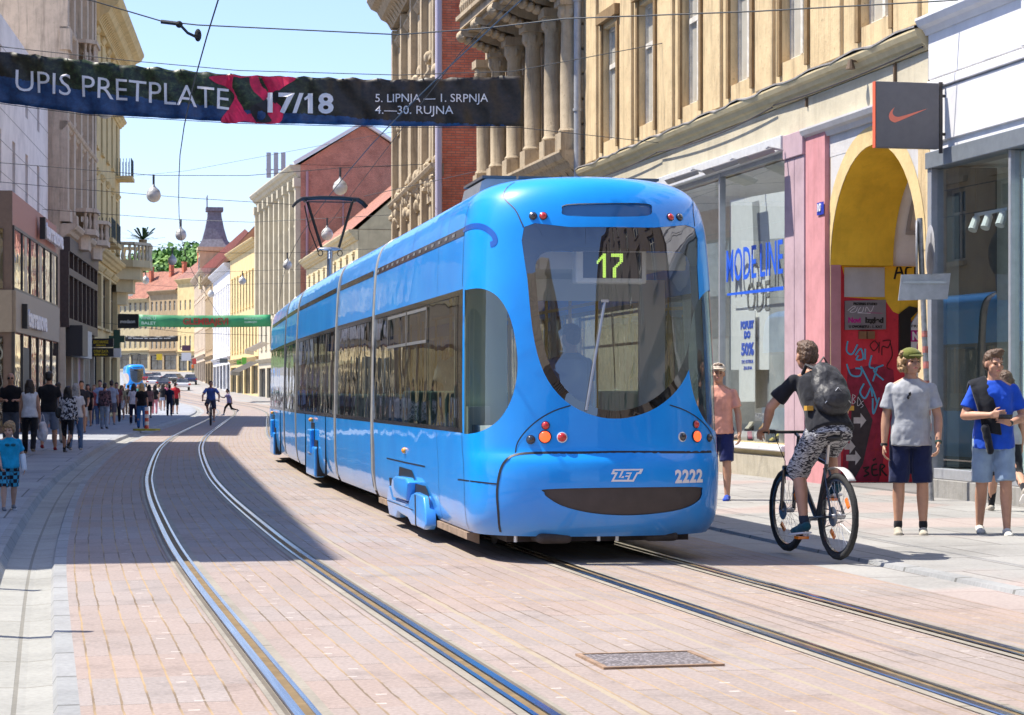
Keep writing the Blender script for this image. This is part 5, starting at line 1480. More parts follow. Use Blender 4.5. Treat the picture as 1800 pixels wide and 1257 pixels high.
ox.part('deep_red_paint', plain('deep_red_paint', (0.30,0.02,0.05), 0.75, var=0.3), lambda mb: mb.poly([pwp(*p, 0.003) for p in ((1480,846),(1490,650),(1540,640),(1570,650),(1575,700),(1545,846))]))
ox.part('grey_panel', B_GREYW, lambda mb: mb.poly([pwp(*p, 0.02) for p in ((1484,522),(1555,522),(1555,470),(1484,470))]))
# the studio's plate
PL_G = plain('plate_grey', (0.27,0.25,0.26), 0.4, 0.2, var=0.1); PL_M = plain('plate_magenta', (0.50,0.02,0.22), 0.5); PL_B = plain('plate_black', (0.02,0.02,0.02), 0.5)
plate = ox.part('studio_plate', PL_G, lambda mb: mb.prism([pw(*p, 0.02) for p in ((1485,580),(1557,579),(1557,527),(1485,529))], 'x', UW+0.004, UW+0.03))
def wtx(body, x, yb, yt, x1, mat, name='lettering', off=0.034, bold=0.0, parent=None):
    a0, z0 = pw(x, yb, off); a1, _ = pw(x1, yb, off); _, z2 = pw(x, yt, off)
    M = basis((UW+off, a0, z0), (0,1,0), (0,0,1), (1,0,0))
    return text_mb(body, (z2-z0)/0.7, M, 0.002, bold, width=abs(a1-a0)).build(name, mat, parent or ox.root)
wtx('FRIZERSKI STUDIO', 1500, 536, 532, 1542, PL_B, parent=plate, bold=0.003)
wtx('Novi', 1491, 567, 558, 1513, PL_M, parent=plate, bold=0.006); wtx('Izgled', 1521, 567, 558, 1553, PL_B, parent=plate, bold=0.006)
wtx('U DVORISTU - 1. KAT', 1492, 576, 572, 1551, PL_B, parent=plate, bold=0.003)
ps = lambda paths, w, mat, name, off=0.034, parent=None: strokes(paths, w, lambda a, b: pwp(a, b, off)).build(name, mat, parent or ox.root)
cx6 = lambda x, y: (1240+x/2.618, 380+y/2.618)
def pth(*paths): return [[cx6(*p) for p in q] for q in paths]
ps(pth([(655,435),(680,415),(690,420),(665,440),(690,440),(700,420)],[(715,418),(702,440),(722,440),(728,418)],[(735,440),(742,418),(760,440),(775,412)],[(700,445),(760,447)]), 0.9, T_WHITE, 'plate_script', parent=plate)
ps(pth([(745,444),(815,447)]), 0.8, PL_M, 'plate_line', parent=plate)
GR_K = plain('spray_black', (0.012,0.010,0.012), 0.6); GR_B = plain('spray_blue', (0.10,0.42,0.62), 0.6); GR_W = plain('spray_white', (0.7,0.68,0.68), 0.6); GR_R = plain('spray_red', (0.4,0.02,0.03), 0.6)
ps(pth([(605,462),(607,500),(600,512),(580,498)],[(580,490),(578,470)],[(605,530),(585,540),(608,562),(600,580),(580,578)],[(582,640),(582,600),(608,602),(606,622),(584,628)]), 3.4, GR_K, 'graffiti', 0.008)
ps(pth([(870,205),(872,150),(900,145),(905,165),(880,178),(920,200)],[(930,160),(925,195),(945,195),(948,160),(932,158)],[(960,150),(975,190),(985,150)],[(1025,165),(1000,180),(1022,195),(1002,215)],
       [(870,290),(890,225),(912,285)],[(875,262),(908,258)],[(950,232),(925,240),(925,275),(950,280)],[(965,225),(965,290)],[(990,235),(968,258),(1000,292)],[(1010,240),(1005,280),(1025,285),(1028,245),(1012,238)]), 3.6, GR_K, 'graffiti', 0.008)
ps(pth([(655,575),(650,620),(675,635),(700,590)],[(690,640),(715,610),(725,655),(695,660),(705,640)],[(735,610),(735,660)],[(765,640),(755,690),(775,700)],[(820,685),(775,710),(820,755)],[(790,700),(770,760)],
       [(650,680),(670,730),(710,735),(718,705),(690,700)],[(715,690),(770,800),(790,860)],[(730,770),(712,810),(735,838),(760,790)],[(762,780),(768,830)],[(770,838),(773,910),(800,835)]), 2.9, GR_B, 'graffiti', 0.008)
ps(pth([(775,575),(758,595),(775,620),(795,595),(778,572)],[(800,580),(798,630)],[(815,575),(850,572),(840,605),(815,600),(812,640)],[(850,580),(860,640),(835,690),(850,705)]), 1.6, GR_K, 'graffiti', 0.010)
ps(pth([(678,820),(676,862),(690,855),(680,842),(690,830),(678,820)],[(702,832),(700,872),(716,858),(702,832)],[(728,850),(716,860),(726,872),(714,882)]), 0.9, GR_W, 'graffiti', 0.010)
ps(pth([(725,1160),(752,1155),(735,1172),(752,1185),(728,1198)],[(790,1140),(768,1150),(770,1190),(795,1190)],[(770,1168),(790,1165)],[(805,1195),(805,1145),(825,1150),(812,1168),(835,1195)],[(770,1125),(785,1115)]), 3.0, GR_K, 'graffiti', 0.010)
ps(pth([(790,1000),(775,1060),(800,1080)],[(760,1080),(800,1070)],[(790,1060),(780,1110)]), 1.0, GR_R, 'graffiti', 0.010)
M_ARW = plain('arrow_white', (0.55,0.52,0.50), 0.7, var=0.2)
for (x0, x1, y) in ((682,740,940),(640,690,1060),(648,716,1112)):
        q = [cx6(x0, y-14), cx6(x1-26, y-14), cx6(x1-26, y-34), cx6(x1, y), cx6(x1-26, y+34), cx6(x1-26, y+14), cx6(x0, y+14)]
        ox.part('painted_arrow', M_ARW, lambda mb: mb.poly([pwp(*p, 0.006) for p in q[::-1]]))
M_BRS = plain('brass_box', (0.30,0.17,0.09), 0.5, 0.4)
for x in (703, 741): ox.part('bell_box', M_BRS, lambda mb: mb.prism([pw(*cx6(x+d, 530+e)) for d, e in ((0,35),(33,35),(33,0),(0,0))], 'x', UW+0.002, UW+0.05))
# black doorway edge and the salon's board
ox.part('door_edge', PL_B, lambda mb: mb.prism([pw(*cx6(*p)) for p in ((888,700),(888,450),(935,415),(985,425),(940,470),(940,700))], 'x', UW+0.003, UW+0.05))
sb = ox.part('salon_board', B_POST, lambda mb: mb.prism([pw(*cx6(*p)) for p in ((940,740),(1060,740),(1060,430),(985,430),(940,500))], 'x', UW+0.004, UW+0.06))
wtx('FRIZURE', cx6(948,0)[0], cx6(0,512)[1], cx6(0,500)[1], cx6(1040,0)[0], PL_B, off=0.064, parent=sb)
def magb(mb): mb.poly([pwp(*cx6(*p), 0.062) for p in ((946,578),(1050,578),(1050,525),(946,525))])
mg = ox.part('board_panel', PL_M, magb, parent=sb)
wtx('NOVI', cx6(952,0)[0], cx6(0,568)[1], cx6(0,534)[1], cx6(1045,0)[0], T_WHITE, off=0.066, bold=0.01, parent=sb)
ox.part('board_panel', PL_M, lambda mb: mb.poly([pwp(*cx6(*p), 0.062) for p in ((965,660),(1050,690),(1050,600),(975,585))]), parent=sb)
# stickers on the pillar, floor and rear of the passage
ox.part('sticker', S_BLUE, lambda mb: mb.lathe([(0.12,0.0),(0.11,0.003)], 16, (ox.px(1408,626,-0.103)[0],-0.103,ox.px(1408,626,-0.103)[1]), (0,-1,0)))
ox.part('passage_floor', M_ASPH, lambda mb: mb.box(UA-RA, UA+RA, 0.02, 6.0, -0.1, 0.085))
ox.part('passage_far_wall', B_TAN, lambda mb: (mb.poly([(UA-RA,6.0,-0.1),(UA+RA,6.0,-0.1),(UA+RA,6.0,5.2),(UA-RA,6.0,5.2)]), mb.poly([(UA+RA,0,-0.1),(UA+RA,0,ZS),(UA+RA,6,ZS),(UA+RA,6,-0.1)])))

# ---------------------------------------------------------------- the white building with the big glazed shop
oN = ox.M @ Vector((18.44, 0, 0))
nk = Bld('white_building', 'bright white plastered building over a tall grey framed glass shop front', 'building', oN, ROT_R, 14.0, 15.0, 12.0, B_WHITE)
nk.hole(0.0, 14.0, -0.3, 4.62)
for i in range(4): nk.win(1.5+3.2*i, 2.7+3.2*i, 9.5, 11.9, frame=B_FRW)
nk.raise_(rev=0.3)
def mould(mb):
    mb.box(0.05, 14, -0.07, 0.01, 5.46, 5.58)
    mb.box(0.05, 2.78, -0.05, 0.01, 5.60, 7.6); mb.box(2.86, 14, -0.09, 0.01, 5.60, 7.6)
    mb.box(0.3, 14, -0.04, 0.01, 4.75, 5.44)
nk.part('moulding', B_WHITE, mould, bev=0.01)
nk.cornice(6.42, 0.22, 0.22, B_WHITE, 0.0, 14.0, 'ledge', 2)
FR_D = plain('dark_grey_frame', (0.11,0.125,0.14), 0.4, 0.3, var=0.1)
nk.part('shop_fascia', plain('grey_blue_fascia', (0.22,0.245,0.27), 0.4, 0.3, var=0.1), lambda mb: mb.box(-0.04, 14.0, -0.06, 0.38, 4.42, 4.64), bev=0.01)
def frm(mb):
    mb.box(-0.03, 0.10, -0.03, 0.48, 0.30, 4.42); mb.box(0.10, 14.0, 0.0, 0.48, 0.30, 0.44)
    for x in (2.36, 6.2, 9.8): mb.box(x-0.035, x+0.035, 0.0, 0.18, 0.44, 4.42)
nk.part('shop_frame', B_ALU, frm, bev=0.01)
nk.part('plinth', plaster('grey_stone_plinth', (0.30,0.29,0.27), (0.15,0.14,0.12), 0.6, 2.0), lambda mb: mb.box(-0.03, 14.0, -0.05, 0.58, -0.2, 0.298), bev=0.01)
G_SHOP2 = glass('shop_glass_blue', (0.82,0.89,0.88), 0.07, 0.006)
for a, b in ((0.10,2.325),(2.395,6.165),(6.235,9.765)):
    nk.part('shop_pane', G_SHOP2, lambda mb: mb.poly([(a,0.06,0.44),(b,0.06,0.44),(b,0.06,4.42),(a,0.06,4.42)]))
def room2(mb):
    y1, z0, z1 = 3.0, 0.42, 4.46
    mb.poly([(0.14,y1,z0),(14,y1,z0),(14,y1,z1),(0.14,y1,z1)]); mb.poly([(0.14,0.3,z0),(0.14,y1,z0),(0.14,y1,z1),(0.14,0.3,z1)])
    mb.poly([(0.1,0.2,z0),(14,0.2,z0),(14,y1,z0),(0.1,y1,z0)]); mb.poly([(0.1,0.2,z1),(0.1,y1,z1),(14,y1,z1),(14,0.2,z1)])
nk.part('shop_interior', plain('shop_inside_grey', (0.66,0.69,0.68), 0.8, var=0.1), room2)
nk.part('dark_panel', plain('dark_display_panel', (0.035,0.045,0.055), 0.35, var=0.3, vscale=2), lambda mb: mb.box(0.16, 0.55, 0.16, 0.7, 0.46, 4.40))
nk.part('display_panel', plain('pale_display_panel', (0.62,0.72,0.70), 0.6), lambda mb: mb.box(2.40, 6.1, 0.14, 0.18, 0.46, 4.40))
nk.part('display_panel', plain('grey_display_panel', (0.50,0.52,0.51), 0.7, var=0.12), lambda mb: mb.box(0.75, 2.38, 0.85, 0.90, 0.46, 4.40))
def spots(mb):
    z = nk.px(1740, 376, 0.4)[1]
    mb.box(nk.px(1706,376,0.4)[0], nk.px(1772,376,0.4)[0], 0.38, 0.42, z, z+0.04)
    for x in (1720, 1742, 1768):
        u = nk.px(x, 390, 0.4)[0]; mb.cyl((u,0.4,z),(u,0.4,z-0.03),0.015); mb.cyl((u-0.02,0.38,z-0.03),(u+0.03,0.30,z-0.19),0.055,0.06)
nk.part('track_light', plain('track_white', (0.6,0.62,0.62), 0.5), spots)
nk.part('light_cable', B_FRD, lambda mb: mb.cyl((nk.px(1715,376,0.4)[0],0.4,nk.px(1715,376,0.4)[1]),(nk.px(1715,376,0.4)[0],0.4,4.4),0.008))

# the square projecting sign
sg = thing('projecting_sign', 'square dark grey box sign with an orange tick mark hung out above the passage', 'sign', tuple(ox.M @ Vector((U(27.55), 0, 4.62))), ROT_R)
uS = 0.0
zt, zb = 0.86, 0.0
xh = 0.90
q = MB(); q.box(-0.045, 0.045, -xh-0.12, -0.14, zb, zt); b_ = q.build('panel', plain('sign_charcoal', (0.115,0.11,0.115), 0.45, var=0.08), sg); bv = b_.modifiers.new('b','BEVEL'); bv.width = 0.008; bv.segments = 2
q = MB(); q.box(-0.043, 0.043, -xh-0.132, -xh-0.1225, zb, zt); q.build('edge_strip', plain('sign_orange', (0.75,0.13,0.06), 0.5), sg)
def sw(mb):
    # 0..1 box of the sign's face, x to the right
    sx = lambda x: -xh-0.12+(x-1058)/(1357-1058)*(xh-0.02); sz = lambda y: zt-(y-467)/(785-467)*(zt-zb)
    top = [(1145,590),(1136,612),(1140,628),(1158,636),(1185,630),(1230,615),(1302,591)]
    bot = [(1145,590),(1126,610),(1118,632),(1124,652),(1142,662),(1165,656),(1302,591)]
    ts_ = smooth_outline(top, 5, False); bs_ = smooth_outline(bot, 5, False)
    for k in range(len(ts_)-1):
        mb.poly([(0.05, sx(bs_[k][0]), sz(bs_[k][1])), (0.05, sx(bs_[k+1][0]), sz(bs_[k+1][1])), (0.05, sx(ts_[k+1][0]), sz(ts_[k+1][1])), (0.05, sx(ts_[k][0]), sz(ts_[k][1]))])
q = MB(); sw(q); q.build('emblem', plain('sign_salmon', (0.80,0.20,0.12), 0.5), sg)
q = MB(); q.box(-0.02,0.02,-0.12,-0.08,-0.05,zt+0.02)
for z in (0.2, 0.7): q.cyl((0,-0.14,z),(0,0.02,z),0.02)
q.build('bracket', B_FRD, sg)

# ---------------------------------------------------------------- the ornate stone building beyond the drain pipe
oO = Vector((11.82-0.222*56.2, 56.2, 0)); 
orn = Bld('ornate_building', 'weathered stone building with carved columns under a deep bracketed balcony', 'building', oO, ROT_R, 10.3, 17.0, 12.0, B_STONE)
for c in (1.3, 3.35, 5.4, 7.45, 9.2): orn.win(c-0.5, c+0.5, 7.3, 10.0, y=0.35, frame=B_FRB, pane=B_DARKP, style='cross')
for c in (1.3, 3.35, 5.4, 7.45, 9.2): orn.win(c-0.5, c+0.5, 11.6, 14.0, y=0.35, frame=B_FRB, pane=B_DARKP, style='cross')
for c in (1.6, 4.6, 7.6): orn.win(c-1.1, c+1.1, 0.4, 3.6, y=0.3, frame=B_FRD, pane=B_DARKP, style='mid')
orn.raise_(rev=0.4)
orn.cornice(6.75, 0.55, 0.55, B_STONE, name='cornice', brackets=0.55)
for c in (0.75, 2.5, 4.4, 6.4, 8.4, 9.95):
    def col(mb):
        mb.box(c-0.26,c+0.26,-0.5,0.02,6.75,7.15); mb.lathe([(0.24,7.15),(0.25,7.2),(0.2,7.28),(0.205,8.4),(0.175,9.6),(0.19,9.62),(0.24,9.75),(0.26,9.95)], 14, (c,-0.24,0)); mb.box(c-0.28,c+0.28,-0.52,0.02,9.95,10.15)
        for k in range(6): mb.ball((c+0.2*math.cos(k*PI/3), -0.24+0.2*math.sin(k*PI/3), 9.8), (0.08,0.08,0.12), 6, 5)
    orn.part('column', B_STONE, col, 40)
orn.part('balcony_slab', B_STONE, lambda mb: (mb.box(2.3, 10.2, -1.2, 0.05, 10.68, 10.9), mb.box(2.25, 10.25, -1.3, 0.05, 10.9, 11.0), mb.box(2.3,10.2,-1.1,0.0,10.56,10.68)))
for c in (2.6, 4.4, 6.4, 8.2, 9.8):
    def brk(mb):
        mb.prism([(0.02,9.95),(-0.16,10.0),(-0.3,10.22),(-0.62,10.30),(-0.9,10.42),(-1.2,10.44),(-1.28,10.52),(-1.25,10.62),(0.02,10.62)], 'x', c-0.2, c+0.2)
        for k in range(7): a = k/6; mb.ball((c, -0.25-0.95*a, 10.06+0.36*a), (0.24, 0.12, 0.11), 8, 6)
        mb.ball((c,-1.22,10.46),(0.22,0.14,0.14),8,6)
    orn.part('carved_bracket', B_STONE, brk, 40)
orn.part('balustrade', B_STONE, lambda mb: ([mb.lathe([(0.05,11.08),(0.09,11.25),(0.045,11.45),(0.085,11.65),(0.06,11.8)], 8, (2.4+0.26*k,-1.15,0)) for k in range(30)], mb.box(2.3,10.2,-1.28,-1.02,11.8,11.95)))
for k in range(14):
    orn.part('quoin', B_STONE, lambda mb: mb.box(9.72 if k % 2 else 9.62, 10.3, -0.08, 0.02, 6.8+k*0.55, 6.8+k*0.55+0.5), bev=0.03)
dp = thing('drain_pipe', 'grey zinc drain pipe running down between the ochre and the ornate stone facade', 'pipe', tuple(ox.M @ Vector((-0.05, -0.14, 0))), ROT_R)
q = MB(); q.cyl((0,0,0.1),(0,0,15.0),0.085,n=14); q.build('tube', B_ZINC, dp, 40)
q = MB()
for z in (2.5,5.0,7.6,10.0,12.5): q.cyl((0,0,z),(0,0,z+0.06),0.105,n=14)
q.build('collar', B_ZINC, dp, 40)
orn.cornice(17.0, 0.5, 0.9, B_STONE, name='eaves_cornice', brackets=0.8)

# ---------------------------------------------------------------- the tall house with a bare brick side
a_, b_ = Vector((-4.15, 76.0, 0)), Vector((-2.06, 62.0, 0)); d_ = b_-a_
bk = Bld('brick_sided_house', 'tall carved stone house with a bare red brick side wall above the ornate balcony', 'building', a_, math.atan2(d_.y, d_.x), d_.length, 15.6, 13.0, B_STONE)
for i in range(4):
    for z0, z1 in ((1.0,4.0),(5.2,7.6),(8.6,10.9),(11.7,13.6)): bk.win(1.2+3.3*i, 2.4+3.3*i, z0, z1, y=0.3, frame=B_FRB, pane=B_DARKP)
bk.raise_(side_mat=B_BRICK, rev=0.3)
bk.sills(B_STONE, 0.15, True); bk.cornice(15.6, 1.1, 1.1, B_STONE, brackets=0.7); bk.cornice(8.2, 0.35, 0.4, B_STONE, name='string_course', brackets=0.5); bk.cornice(4.9, 0.5, 0.5, B_STONE, name='string_course')
rnd = random.Random(5)
def carving(mb):
    for z_ in (4.4,7.9,11.2): mb.box(0.1,bk.L-0.05,-0.06,0.0,z_-0.6,z_+0.6)
    for k in range(150):
        x = rnd.uniform(0.2, bk.L-0.1); z = rnd.choice((4.4, 7.9, 11.2))+rnd.uniform(-0.5,0.5); mb.ball((x,-0.08,z),(rnd.uniform(.12,.3),rnd.uniform(.1,.28),rnd.uniform(.1,.3)),7,5)
bk.part('carved_ornament', B_STONE, carving, 40)
for i in range(5): bk.part('pilaster', B_STONE, lambda mb: (mb.box(0.1+3.3*i,0.55+3.3*i,-0.22,0.02,5.0,14.4) if 0.55+3.3*i < bk.L+0.3 else mb.box(bk.L-0.45,bk.L,-0.22,0.02,5.0,14.4)))
dp2 = thing('drain_pipe', 'pale lilac drain pipe at the corner of the bare red brick wall', 'pipe', (b_.x-0.1, b_.y-0.08, 0), 0)
q = MB(); q.cyl((0,0,0.1),(0,0,15.5),0.10,n=12); q.build('tube', plain('lilac_pipe', (0.50,0.46,0.56), 0.5), dp2, 40)
# lean-to roof against the brick wall
lt = thing('lean_to_roof', 'small dark tiled lean-to roof against the bare red brick side wall', 'roof', (0.2, 60.5, 8.1), 0)
q = MB(); q.prism([(-0.9,0.0),(0.9,0.55),(0.9,0.68),(-0.9,0.12)], 'x', -1.15, 2.4)
q.build('slope', B_SLATE, lt)
# ---------------------------------------------------------------- far right-hand row
def house(name, label, Y0, Y1, n, side, H, D, mat, floors, nx, w, roof=None, rh=4.0, hip=0.0, side_mat=None, shop=True, frame=None, hood=True, brackets=0.9, pane=None, cor=0.7, group=None):
    o, rot, L = site(Y0, Y1, n, side)
    b = Bld(name, label, 'building', o, rot, L, H, D, mat, group)
    b.grid_wins(nx, floors, w, 0.7, frame=frame or B_FRW, pane=pane or B_DARKP, y=0.22, lod=1)
    if shop:
        k = max(2, int(L/6)); st = L/k
        for i in range(k): b.win(i*st+0.6, (i+1)*st-0.6, 0.35, 3.4, frame=B_FRD, pane=B_DARKP, y=0.3, style='mid', lod=1)
    b.raise_(side_mat=side_mat, rev=0.25)
    b.cornice(H, cor, cor*1.1, mat, brackets=brackets); b.cornice(4.35, 0.35, 0.4, mat, name='string_course')
    if hood:
        for fl in floors:
            hh = fl[1]-fl[0]; hd, sl_ = MB(), MB(); hd.box(-w/2-0.15, w/2+0.15, -0.16, 0.02, hh+0.15, hh+0.33); sl_.box(-w/2-0.1, w/2+0.1, -0.13, 0.02, -0.16, -0.01)
            hd, sl_ = hd.mesh('hood', mat), sl_.mesh('sill', mat)
            for x0, x1, z0, z1, kk in b.wins[:nx*len(floors)]:
                if z0 == fl[0]:
                    for nm, me_ in (('window_hood', hd), ('window_sill', sl_)): t_ = bpy.data.objects.new(nm, me_); COL.objects.link(t_); t_.parent = b.root; t_.location = ((x0+x1)/2, 0, z0)
    if roof is not None: b.roof(rh, roof, 0.45, hip=hip)
    return b
tile = house('tiled_house', 'low house with a broad orange red tiled roof above the tram', 150, 186, 9.5, 1, 13.0, 17.0, B_PALE, [(5,7.2),(9,11.2)], 9, 1.2, B_TILE, 7.6)
tile.part('chimney', B_PINK, lambda mb: (mb.box(12,12.9,7.0,7.8,17,21.5), mb.box(11.9,13.0,6.9,7.9,21.5,21.7))); tile.part('chimney', B_CREAM, lambda mb: (mb.box(18,19.2,6.2,7.2,17,21.4), mb.box(17.9,19.3,6.1,7.3,21.4,21.65)))
gab = house('gabled_house', 'cream ornate house with giant columns and a huge faded brick gable on its side', 189, 220, 9.4, 1, 21.6, 11.5, B_CREAM, [(5.4,8),(9.4,12),(13.4,16),(17.2,19.4)], 8, 1.3, B_TILE2, 3.8, 0.0, B_BRICK2, brackets=1.2, cor=1.0)
gab.gable.data.materials[0] = B_BRICK2
for i in range(9): gab.part('giant_pilaster', B_CREAM, lambda mb: (mb.box(0.1+i*(gab.L-0.9)/8,0.85+i*(gab.L-0.9)/8,-0.45,0.02,8.6,19.8), mb.box(-0.05+i*(gab.L-0.9)/8,1.0+i*(gab.L-0.9)/8,-0.6,0.02,19.6,20.4)))
gab.part('roof_edge', T_GREYL, lambda mb: (mb.prism([(-0.6,21.55),(5.75,25.45),(5.75,25.75),(-0.7,21.85)], 'x', gab.L-0.1, gab.L+0.5), mb.prism([(12.1,21.55),(5.75,25.45),(5.75,25.75),(12.2,21.85)], 'x', gab.L-0.1, gab.L+0.5)))
gab.part('drain_pipe', plain('pink_pipe', (0.42,0.25,0.27), 0.5), lambda mb: (mb.cyl((gab.L+0.12,0.6,0.1),(gab.L+0.12,0.6,21.0),0.13), mb.cyl((gab.L+0.12,3.9,9.0),(gab.L+0.12,3.9,20.0),0.07)))
ant = thing('antenna_array', 'grey telecom antenna panels on the roof edge of the cream ornate house', 'antenna', tuple(gab.M @ Vector((6.0, 1.0, 22.6))), 0)
for k in range(3):
    q = MB(); q.box(-0.9+0.75*k,-0.45+0.75*k,-0.1,0.1,0.4,3.0); q.build('panel', B_ZINC, ant)
q = MB(); q.cyl((0,0.3,-0.5),(0,0.3,2.6),0.08); q.box(-1.0,1.2,0.1,0.3,1.2,1.3); q.build('mast', B_ZINC, ant)
yel = house('yellow_house', 'mustard yellow house with white framed windows beyond the brick gable', 221, 250, 9.5, 1, 17.0, 12.0, B_YELL, [(5.2,8.2),(10.0,13.6)], 9, 1.3, B_TILE2, 3.0, brackets=1.1)
wht = house('white_house', 'narrow white house with dark window slits between yellow and tan houses', 251, 284, 9.5, 1, 15.6, 12.0, B_WHITE, [(5.2,8.4),(9.6,12.8)], 10, 1.1, B_TILE, 3.2)
tan = house('tan_house', 'dull tan house with pinkish red tiled roof beside the white house', 285, 306, 9.5, 1, 15.4, 12.0, B_TAN, [(5.2,8.0),(9.4,12.4)], 6, 1.1, plain('pink_red_roof', (0.46,0.13,0.15), 0.7, var=0.2), 7.0)
tur = house('turret_house', 'corner house carrying a grey spired turret above red mansard roofs', 307, 345, 9.5, 1, 17.0, 12.0, B_BEIGE, [(5.2,8.0),(9.6,12.6),(13.6,15.6)], 8, 1.2, plain('mansard_red', (0.34,0.12,0.09), 0.8, var=0.3), 6.0, 3.0)
def turret(mb): mb.box(25.3,29.7,-0.4,4.0,14.5,20.4); mb.box(25.0,30.0,-0.7,4.3,20.1,20.7)
tur.part('turret', B_PALE, turret)
tur.part('turret_opening', B_FRD, lambda mb: [mb.box(25.4+1.5*k,26.4+1.5*k,-0.44,-0.35,16.4,19.2) for k in range(3)])
def spire(mb):
    pr = [(2.5,20.7),(1.85,21.9),(1.4,23.6),(1.05,25.4),(1.0,26.2)]
    R4 = []
    for r, z in pr: R4.append([mb.vert((27.5+sx*r, 1.9+sy*r, z)) for sx, sy in ((-1,-1),(1,-1),(1,1),(-1,1))])
    for k in range(len(pr)-1):
        for j in range(4): mb.face((R4[k][j], R4[k][(j+1)%4], R4[k+1][(j+1)%4], R4[k+1][j]))
    mb.box(26.2,28.8,0.6,3.2,26.2,26.8)
tur.part('spire', B_SLATE, spire)
tur.part('spire_railing', B_ZINC, lambda mb: [mb.cyl((26.3+0.4*k,0.8,26.8),(26.3+0.4*k,0.8,28.6 if k in (0,6) else 27.7),0.07,n=5) for k in range(7)])
bg2 = house('back_house', 'dark brick gabled house rising behind the yellow house roof', 256, 285, 16.0, 1, 25.0, 10.0, B_BRICK2, [(14,16)], 5, 1.2, B_TILE2, 4.0, side_mat=B_BRICK2, shop=False, hood=False, brackets=0)
bg2.gable.data.materials[0] = B_BRICK2
# the houses across the bend that close the view
for (xa, xb, Yc, H, mt, lab, rf, rh, nxx) in ((196,262,455,15.5,B_PALE,'pale yellow house closing the street on the left with long tiled roof',B_TILE,6.0,7),
                                     (262,312,440,17.0,B_TAN,'sandy stone house closing the street behind the far cars',B_TILE,5.0,6),(312,348,425,19.0,B_YELL,'golden house at the end of the row under the grey turret',B_TILE2,5.0,4)):
    a, b = at(xa, 689, Yc), at(xb, 689, Yc-8); a.z = b.z = zg(Yc)-0.5; d = b-a
    h = Bld('end_house', lab, 'building', a, math.atan2(d.y, d.x), d.length, H, 12, mt)
    h.grid_wins(nxx, [(5.0,7.6),(9.0,11.8),(12.8,14.8)], 0.75, 0.3, frame=B_FRW, y=0.2, lod=1)
    h.win(0.5, d.length/2-0.3, 0.6, 3.6, frame=B_FRD, lod=1); h.win(d.length/2+0.3, d.length-0.5, 0.6, 3.6, frame=B_FRD, lod=1)
    h.raise_(); h.cornice(H, 0.7, 0.8, mt, brackets=0.9); h.cornice(4.5, 0.4, 0.4, mt, name='string_course'); h.roof(rh, rf, 0.5)
    for cx_ in (0.25, 0.7): h.part('chimney', B_BRICK, lambda mb: (mb.box(d.length*cx_-0.35, d.length*cx_+0.35, 3.4, 4.2, H, H+rh+0.8), mb.box(d.length*cx_-0.45, d.length*cx_+0.45, 3.3, 4.3, H+rh+0.8, H+rh+1.0)))

# ---------------------------------------------------------------- left-hand row
# fashion store: two storey glazed box standing proud of the white block
tr = None
o, rot, L = site(71.0, 86.0, -5.95, -1)
tv = Bld('fashion_store', 'two storey store with terracotta top band and big glass windows on the left', 'shop', o, rot, L, 8.15, 6.0, plain('terracotta_cladding', (0.42,0.17,0.11), 0.55, var=0.08))
tv.raise_(top=True)
def tz(x, y): return tv.px(x, y)
B_TAUPE = plain('taupe_cladding', (0.33,0.27,0.20), 0.55, var=0.06)
tv.part('side_cladding', plain('brown_grey_cladding', (0.16,0.11,0.085), 0.6, var=0.1), lambda mb: mb.box(-0.06, -0.012, 0.0, 6.0, 0.0, 8.17))
tv.part('sign_band', B_TAUPE, lambda mb: mb.box(-0.05, L+0.02, -0.12, 0.02, 3.45, 4.85), bev=0.02)
def up(mb):
    for k in range(7): x = 0.05+(L-0.1)*k/6; mb.box(x-0.06, x+0.06, -0.06, 0.04, 4.85, 7.0)
    mb.box(0, L, -0.06, 0.04, 4.85, 4.95); mb.box(0, L, -0.06, 0.04, 6.92, 7.02)
tv.part('window_bars', B_FRD, up)
G_TV = glass('store_glass', (0.25,0.22,0.18), 0.38, 0.02, wav=0.1)
for k in range(6):
    a, b = 0.11+(L-0.1)*k/6, (L-0.1)*(k+1)/6-0.01
    wn = tv.part('window', G_TV, lambda mb: mb.poly([(a,-0.02,4.95),(b,-0.02,4.95),(b,-0.02,6.92),(a,-0.02,6.92)]))
    if k % 2: tv.part('curtain', plain('curtain_cream', (0.45,0.38,0.28), 0.4, var=0.2) if 'curtain_cream' not in bpy.data.materials else bpy.data.materials['curtain_cream'], lambda mb: mb.poly([(a+0.3*(b-a),-0.025,4.97),(a+0.7*(b-a),-0.025,4.97),(a+0.6*(b-a),-0.025,6.9),(a+0.3*(b-a),-0.025,6.9)]), parent=wn)
for k in range(6):
    a, b = 0.1+L*k/6, L*(k+1)/6-0.1
    tv.part('shop_pane', glass('store_glass_low', (0.6,0.5,0.32), 0.30, 0.02, wav=0.1) if k == 0 else bpy.data.materials['store_glass_low'], lambda mb: mb.poly([(a,-0.03,0.2),(b,-0.03,0.2),(b,-0.03,3.4),(a,-0.03,3.4)]))
tv.part('shop_frame', B_FRD, lambda mb: [mb.box(L*k/6-0.09,L*k/6+0.09,-0.08,0.02,0.0,3.45) for k in range(7)])
tv.part('entrance', PL_B, lambda mb: mb.box(2.3,4.6,-0.05,0.0,0.1,3.0))
for (z, x0, x1, s) in ((7.22,8.0,L-0.4,0.9),(3.72,2.0,L*0.55,0.95)):
    st = tv.part('sign_backing', PL_B, lambda mb: mb.box(x0-0.35,x0-0.05,-0.30,-0.1,z-0.1,z+s*0.78))
    tv.text('terranova', x0, z, s, T_WHITE, 'store_lettering', -0.26, x1-x0, 0.03, ext=0.06)
